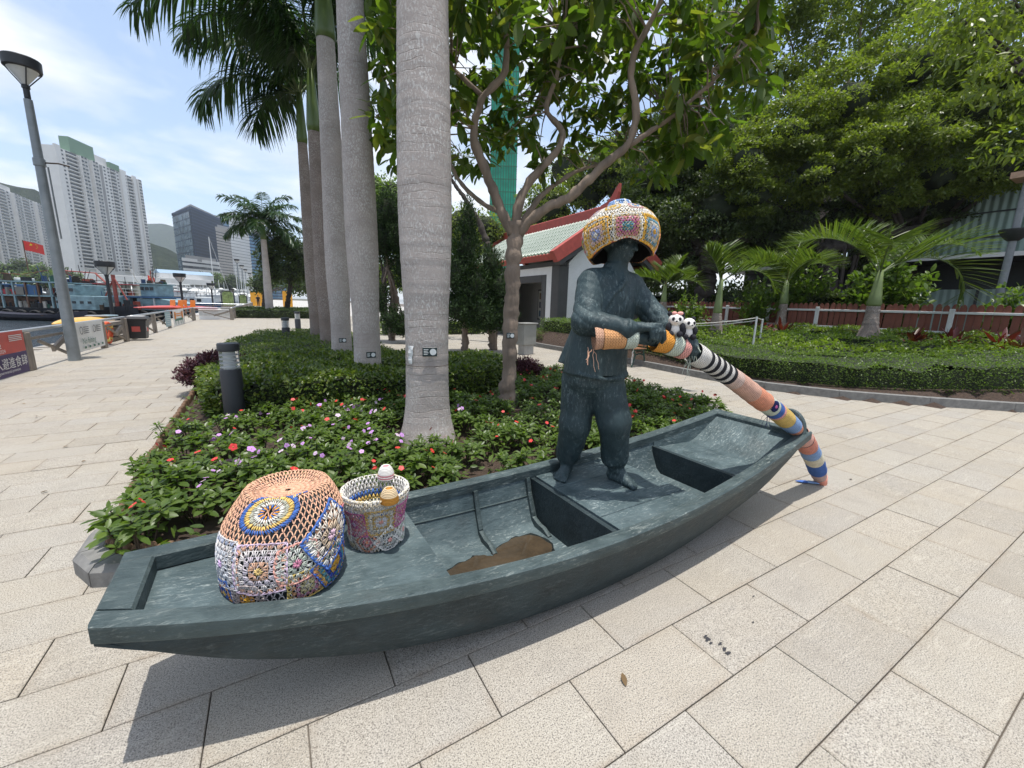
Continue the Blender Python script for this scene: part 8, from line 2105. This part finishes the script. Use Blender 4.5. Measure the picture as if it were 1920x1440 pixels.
# ------------------------------------------------------------------ far shore: land, hills, towers
land = MB(); land.add(prism([(-420, 205), (-9, 205), (-9, 330), (60, 330), (60, 900), (-420, 900)], -3, .2)); tag(land.build('far_shore', [M_LAND]), 'built-up land on the far side of the harbour', kind='structure')
def forest(name, cols, sc=.03):
    m, nt, b = nodes_of(name); v = objco(nt, world=True)
    n1 = noise(nt, sc*3.2, 7, .7, v); n2 = noise(nt, sc*14, 6, .7, v)
    c = ramp(nt, mth(nt, 'ADD', mth(nt, 'MULTIPLY', n1, .55), mth(nt, 'MULTIPLY', n2, .45)), [(.35, cols[0]), (.52, cols[1]), (.66, cols[2])])
    nt.links.new(c, b.inputs['Base Color']); b.inputs['Roughness'].default_value = .95; b.inputs['Specular IOR Level'].default_value = .05
    bump(nt, b, n2, 1.0, 14.0); return m
M_HILL = forest('hillside_forest', [(.012, .022, .009), (.034, .052, .020), (.075, .090, .038)], .014)
def hill(name, label, ridge, d, depth, seed, rough=5.0, base=0):
    g = np.random.default_rng(seed); R_ = arr([S_(x, y, d) for x, y in ridge]); n = 110; m = 44
    t = np.linspace(0, len(R_)-1, n); L = np.stack([np.interp(t, np.arange(len(R_)), R_[:, i]) for i in range(3)], 1)
    away = arr([sin(AZ), cos(AZ)]); V = []
    K = [(g.uniform(.008, .06), g.uniform(.008, .06), g.uniform(0, 6), g.uniform(.3, 1)) for _ in range(14)]
    for j in range(m):
        s = j/(m-1); o = (s-.55)*depth; prof = 1-abs((s-.55)/.55) if s < .55 else 1-((s-.55)/.45)*.6; prof = max(prof, 0)**.85
        x = L[:, 0]+away[0]*o; y = L[:, 1]+away[1]*o
        nz = sum(a_*np.sin(x*k1*2+y*k2+p) for k1, k2, p, a_ in K)*rough/4
        z = base+(L[:, 2]-base)*prof+nz*min(1, 3*prof)*(.35+.65*abs(s-.55)*2)
        V.append(np.stack([x, y, z], 1))
    MB_ = MB(); MB_.add((np.concatenate(V), grid_faces(m, n)))
    return tag(MB_.build(name, [M_HILL], smooth=3.2), label, kind='structure')
hill('near_hill', 'steep wooded hill behind the apartment towers', [(-160, 345), (-60, 330), (20, 345), (60, 352), (100, 375), (150, 400), (210, 425), (270, 447), (310, 474), (350, 505), (400, 528), (450, 540)], 640, 330, 3)
hill('far_hill', 'hazy blue-green hill between the white tower and the dark office tower', [(120, 440), (200, 425), (260, 417), (300, 419), (330, 424), (380, 430), (440, 455), (520, 500), (600, 540)], 1750, 900, 5, 14)

M_TWHITE = simple('tower_render', (.66, .65, .63), .85, var=.08, scale=.08, bstr=0); M_TGREY = simple('tower_grey', (.30, .295, .29), .85, var=.1, scale=.1, bstr=0)
M_TWIN = simple('tower_window', (.035, .042, .05), .25, var=.3, scale=.5, bstr=0); M_TGREEN = simple('roof_green', (.16, .26, .18), .8, var=.1, bstr=0)
def tower(name, label, A, B, z0, ztop, depth, floors, cols, roof=(), wall=None):
    """slab block whose main face runs from A to B; cols: (start, end, type) fractions of the face"""
    wall = wall or M_TWHITE; A = arr(A[:2]); B = arr(B[:2]); W = np.linalg.norm(B-A); e = (B-A)/W; nrm_ = np.array([e[1], -e[0]])
    if nrm_@(-A) < 0: nrm_ = -nrm_
    t = thing(name, label, 'apartment tower', (A[0], A[1], 0)); bk = -nrm_
    def blk(mb, u0, u1, o0, o1, za, zb):
        p = [e*u0*W+nrm_*o0, e*u1*W+nrm_*o0, e*u1*W+nrm_*o1, e*u0*W+nrm_*o1]
        p = p if area(p) > 0 else p[::-1]; mb.add(prism(p, za, zb))
    m = MB(); blk(m, 0, 1, -depth, 0, -1, ztop); m.build('block', [wall], t)
    fl = (ztop-z0)/floors; win = MB(); led = MB()
    for a_, b_, ty in cols:
        if ty == 'bay': mm = MB(); blk(mm, a_, b_, .003, 2.2, z0-fl, ztop-fl*.2); mm.build('bay', [wall], t); off = 2.2
        elif ty == 'shade_strip': mm = MB(); blk(mm, a_, b_, .004, .06, z0, ztop-.5); mm.build('recess', [M_TGREY], t); continue  # recess is a flat grey strip, its shade put into the colour
        elif ty == 'pier': mm = MB(); blk(mm, a_, b_, .003, 1.2, -1, ztop+1.0); mm.build('pier', [wall], t); continue
        else: off = 0.0
        for k in range(floors):
            z = z0+k*fl
            if ty == 'bal':
                blk(win, a_, b_, off+.02, off+.12, z+fl*.30, z+fl*.86); blk(led, a_-.002, b_+.002, off+.02, off+.9, z+fl*.02, z+fl*.28)
            elif ty == 'bay':
                w = b_-a_
                for q in (.12, .56): blk(win, a_+w*q, a_+w*(q+.32), off+.02, off+.12, z+fl*.30, z+fl*.78)
                blk(led, a_+w*.08, b_-w*.08, off+.02, off+.4, z+fl*.14, z+fl*.24)
            else:
                w = b_-a_; blk(win, a_+w*.25, a_+w*.75, off+.02, off+.12, z+fl*.32, z+fl*.74)
    tag(win.build('window', [M_TWIN], t), kind='stuff'); tag(led.build('ledge', [wall], t), kind='stuff')
    # end faces get windows too
    for i, (u0, u1, h, mat) in enumerate(roof):
        mm = MB(); blk(mm, u0, u1, -depth*.8, -1.5 if i % 2 else .5, ztop+.003, ztop+h); mm.build('roof_block', [mat], t)
    return t
C1 = [(0, .05, 'pier'), (.06, .10, 'win'), (.115, .22, 'bal'), (.225, .30, 'bay'), (.305, .345, 'win'), (.35, .42, 'bay'), (.425, .465, 'win'), (.47, .505, 'shade_strip'), (.51, .55, 'win'), (.555, .595, 'win'), (.60, .665, 'bal'), (.67, .71, 'win'), (.715, .775, 'pier'), (.78, .815, 'win'), (.82, .88, 'bal'), (.885, .93, 'pier'), (.935, .985, 'bay')]
A_, B_ = S_(140, 512, 270), S_(285, 514, 343)
tower('apartment_tower', 'tallest pale slab tower with green roof block right of the tall lamp post', A_, B_, 17, S_(118, 272, 270)[2], 6, 31, C1, [(.16, .42, 9, M_TGREEN), (.42, .60, 5.5, M_TWHITE), (.60, .72, 4, M_TGREEN), (.74, .85, 3, M_TWHITE)])
C0 = [(0, .06, 'win'), (.07, .15, 'bay'), (.16, .20, 'win'), (.21, .29, 'bal'), (.30, .36, 'bay'), (.37, .41, 'win'), (.42, .50, 'bal'), (.51, .55, 'win'), (.56, .64, 'bay'), (.65, .69, 'win'), (.70, .78, 'bal'), (.79, .83, 'win'), (.84, .91, 'bay'), (.92, .97, 'win')]
A_, B_ = S_(-60, 495, 285), S_(104, 500, 400)
tower('apartment_tower', 'wide pale apartment block at the far left edge', A_, B_, 14, S_(0, 338, 315)[2], 22, 27, C0, [(.1, .3, 4, M_TWHITE), (.45, .6, 4, M_TWHITE)])
# dark office tower: two glass faces with spandrel bands
def glass_tower(label, pts, z1, floors, mats, band, name='office_tower', cat='office tower', z0=0):
    P = [arr(p)[:2] for p in pts]; t = thing(name, label, cat, (*P[0], 0)); o = P[0]; Q = [p-o for p in P]
    Q = Q if area(Q) > 0 else Q[::-1]
    MB().add(prism(Q, z0-1, z1)).build('core', [mats[0]], t)
    bm = MB(); q = shrink(Q, -.35); fl = (z1-z0)/floors
    for k in range(floors): bm.add(prism(q, z0+k*fl, z0+k*fl+fl*band))
    tag(bm.build('spandrel', [mats[1]], t), kind='stuff')
    MB().add(prism(shrink(Q, 3), z1+.01, z1+4)).build('roof_plant', [M_TGREY], t); MB().add(prism(shrink(Q, -.6), z1-.8, z1+1.6)).build('parapet', [mats[1]], t)
    return t
M_GLD = simple('dark_glass', (.014, .026, .05), .6, var=.25, scale=.05, bstr=0, spec=.12); M_SPD = simple('spandrel_dark', (.04, .06, .105), .7, var=.1, scale=.2, bstr=0, spec=.1)
p0, p1, p2 = S_(372, 515, 430), S_(337, 515, 470), S_(428, 515, 500)
glass_tower('dark blue glass office tower with banded floors left of the palms', [p0, p1, p1+p2-p0, p2], S_(370, 390, 430)[2], 27, [M_GLD, M_SPD], .30)
lg = MB()      # the paler glass panel on its left face
e0 = (p1-p0)[:2]; nn_ = np.array([e0[1], -e0[0]]); nn_ = nn_/np.linalg.norm(nn_); nn_ = nn_ if nn_@(-p0[:2]) > 0 else -nn_
M_GLL = simple('pale_glass', (.09, .14, .18), .25, var=.4, scale=.08, bstr=0)
v0, v1 = p0[:2]+e0*.06+nn_*.6, p0[:2]+e0*.97+nn_*.6; zt = S_(370, 390, 430)[2]
for k in range(9):
    for i in range(5):
        a_, b_ = v0+(v1-v0)*(i+.04)/5, v0+(v1-v0)*(i+.96)/5; lg.add(bar((*((a_+b_)/2-0), zt*.30+k*zt*.075), (*((a_+b_)/2), zt*.30+(k+.86)*zt*.075), np.linalg.norm(b_-a_), .3, up=(*nn_, 0)))
tag(lg.build('curtain_glass', [M_GLL], bpy.data.objects['office_tower']), kind='stuff')
go_ = bpy.data.objects['curtain_glass']; go_.location = -bpy.data.objects['office_tower'].location
def slab(label, x0, x1, yb, yt, d0, d1, mats, floors, band=.5, cat='tower', depth=16):
    a_, b_ = S_(x0, yb, d0), S_(x1, yb, d1); back = arr([sin(AZ), cos(AZ)])*depth
    return glass_tower(label, [a_[:2], b_[:2], b_[:2]+back, a_[:2]+back], S_(x0, yt, d0)[2], floors, mats, band, 'tower_block', cat)
M_BEIG = simple('tower_beige', (.34, .31, .28), .85, var=.08, scale=.1, bstr=0); M_BLUG = simple('blue_glass', (.10, .22, .34), .15, var=.2, scale=.1, bstr=0)
slab('pale blue glass tower peeping out behind the dark office tower', 410, 436, 515, 408, 620, 640, [M_BLUG, M_SPD], 24, .3)
slab('beige concrete tower right of the dark office tower', 414, 446, 520, 428, 440, 470, [M_TWIN, M_BEIG], 24, .72)
slab('white tower behind the row of tall promenade lamps', 441, 474, 530, 408, 330, 350, [M_TWIN, M_TWHITE], 26, .88)
slab('blue-grey glass block behind the distant palm', 476, 520, 540, 440, 300, 320, [M_BLUG, M_SPD], 20, .35)
slab('old low apartment building in front of the dark office tower', 346, 388, 518, 487, 330, 350, [M_TWIN, M_TWHITE], 7, .5)
# long low market building and its arcade
a_, b_ = S_(150, 530, 205), S_(392, 535, 250); t = thing('market_building', 'long low white waterfront building under the tall slab tower', 'building', (a_[0], a_[1], 0)); v = (b_-a_)[:2]; L = np.linalg.norm(v); rz = atan2(v[1], v[0])
MB().add(xf(box(0, L, 0, 14, -1, 7.4), (0, 0, 0), rz)).build('wall', [M_TGREY], t); MB().add(xf(cbox(-1, L+1, -1.2, 15, 7.42, 10.6, .1), (0, 0, 0), rz)).build('parapet', [M_TWHITE], t)
am = MB().add(box(0, 2.4, -.12, -.02, 2.6, 6.2)).mesh('window', [M_TWIN])
for x in np.arange(1.5, L-3, 4.2): q = (x*cos(rz), x*sin(rz), 0); inst('window', am, q, rz, t)
cm = MB().add(box(0, .6, -.9, -.25, -1, 7.38)).mesh('column', [M_TWHITE])
for x in np.arange(.3, L-1, 4.2): q = (x*cos(rz), x*sin(rz), 0); inst('column', cm, q, rz, t)
t2 = thing('roof_shed', 'pale blue-roofed shed on the far end of the low waterfront building', 'shed', S_(300, 512, 240)*[1, 1, 0]+[0, 0, 10.6]); MB().add(xf(prism([(0, 0), (26, 0), (26, 10), (0, 10)], 0, 3), (0, 0, 0), rz)).build('wall', [M_TWHITE], t2)
S = [[(x, 0-.5, 3), (x, 5, 5.2), (x, 10.5, 3)] for x in (-.5, 26.5)]; MB().add(xf(loft(S), (0, 0, 0), rz)).build('roof', [simple('roof_blue', (.26, .36, .46), .5, bstr=0)], t2)
# trees along the far shore
names = ['first', 'second', 'third', 'fourth', 'fifth', 'sixth', 'seventh', 'eighth', 'ninth', 'tenth', 'eleventh']
for i, (px, py, d, r, m_) in enumerate([(-30, 525, 175, 9, M_DARK), (10, 520, 180, 9, M_GREEN), (45, 515, 185, 10, M_DARK), (80, 522, 180, 9, M_GREEN), (115, 525, 190, 9, M_DARK), (145, 530, 195, 7, M_GREEN), (350, 530, 300, 9, M_GREEN), (375, 528, 290, 10, M_DARK), (405, 530, 280, 10, M_GREEN), (435, 532, 270, 9, M_DARK), (320, 522, 320, 9, M_DARK)]):
    c = S_(px, py, d); b = c.copy(); b[2] = .2
    crown_tree('shore_tree', names[i]+' tree from the left in the green belt along the far shore', b, [(b, .5), (b*.6+c*.4, .4)], [(c, r*.55), (c+RT*r*.5+[0, 0, -1], r*.42), (c-RT*r*.5+[0, 0, -.6], r*.45), (c+[0, 0, r*.35], r*.38)], m_, 1.0, 2.6, 300+i, core=.75, group='trees along the far shore', rough=.45)
# tower wrapped in green netting behind the bed trees
q0, q1 = S_(916, 560, 70), S_(962, 560, 70); t = thing('netted_tower', 'tall building wrapped in bright green scaffold netting behind the trees', 'building', (q0[0], q0[1], 0)); v = (q1-q0)[:2]; L = np.linalg.norm(v); rz = atan2(v[1], v[0])
M_NET = simple('scaffold_net', (.03, .34, .22), .8, var=.3, scale=.6, bstr=.3, bdist=.1); M_BAM = simple('bamboo_pole', (.05, .16, .11), .8)
MB().add(xf(box(0, L, 0, 14, 0, 46), (0, 0, 0), rz)).build('net', [M_NET], t)
sc_ = MB()
for k in range(24): sc_.add(xf(box(-.1, L+.1, -.10, -.02, 1.9*k, 1.9*k+.09), (0, 0, 0), rz))
for k in range(11): sc_.add(xf(box(L*k/10-.05, L*k/10+.05, -.16, -.11, 0, 46), (0, 0, 0), rz))
tag(sc_.build('scaffold_pole', [M_BAM], t), kind='stuff')
# garden wall and path edge glimpsed between the palms
tag(MB().add(cbox(4.2, 8.8, 18.6, 18.8, 0, .62, .02)).build('garden_wall', [M_WHITE]), 'low pale garden wall behind the trained juniper', 'wall')
hedge('hedge', 'low clipped hedge on the near side of the garden wall', [(4.0, 17.6), (8.6, 17.6), (8.6, 18.4), (4.0, 18.4)], .0, .55, M_LIME, 260, .08, 58)
hedge('hedge', 'rounded green bed round the foot of the distant palm', [(float(fp_[0])-2.2, float(fp_[1])-2.2), (float(fp_[0])+3, float(fp_[1])-2.6), (float(fp_[0])+3.6, float(fp_[1])+6), (float(fp_[0])-1.6, float(fp_[1])+6)], .0, .6, M_DARK, 120, .12, 59)

# ------------------------------------------------------------------ sea air
hz = MB().add(box(-900, 420, -40, 2450, -3.2, S_(260, 417, 1750)[2]+60)).build('haze', [])
hm = bpy.data.materials.new('haze_air'); hm.use_nodes = True; hn_ = hm.node_tree.nodes; hn_.clear()
ho = hn_.new('ShaderNodeOutputMaterial'); hv = hn_.new('ShaderNodeVolumePrincipled'); hv.inputs['Color'].default_value = (.80, .88, .97, 1); hv.inputs['Density'].default_value = .00022; hv.inputs['Anisotropy'].default_value = .2
hm.node_tree.links.new(hv.outputs[0], ho.inputs['Volume']); hz.data.materials.append(hm); tag(hz, 'thin sea haze over the harbour', kind='stuff')
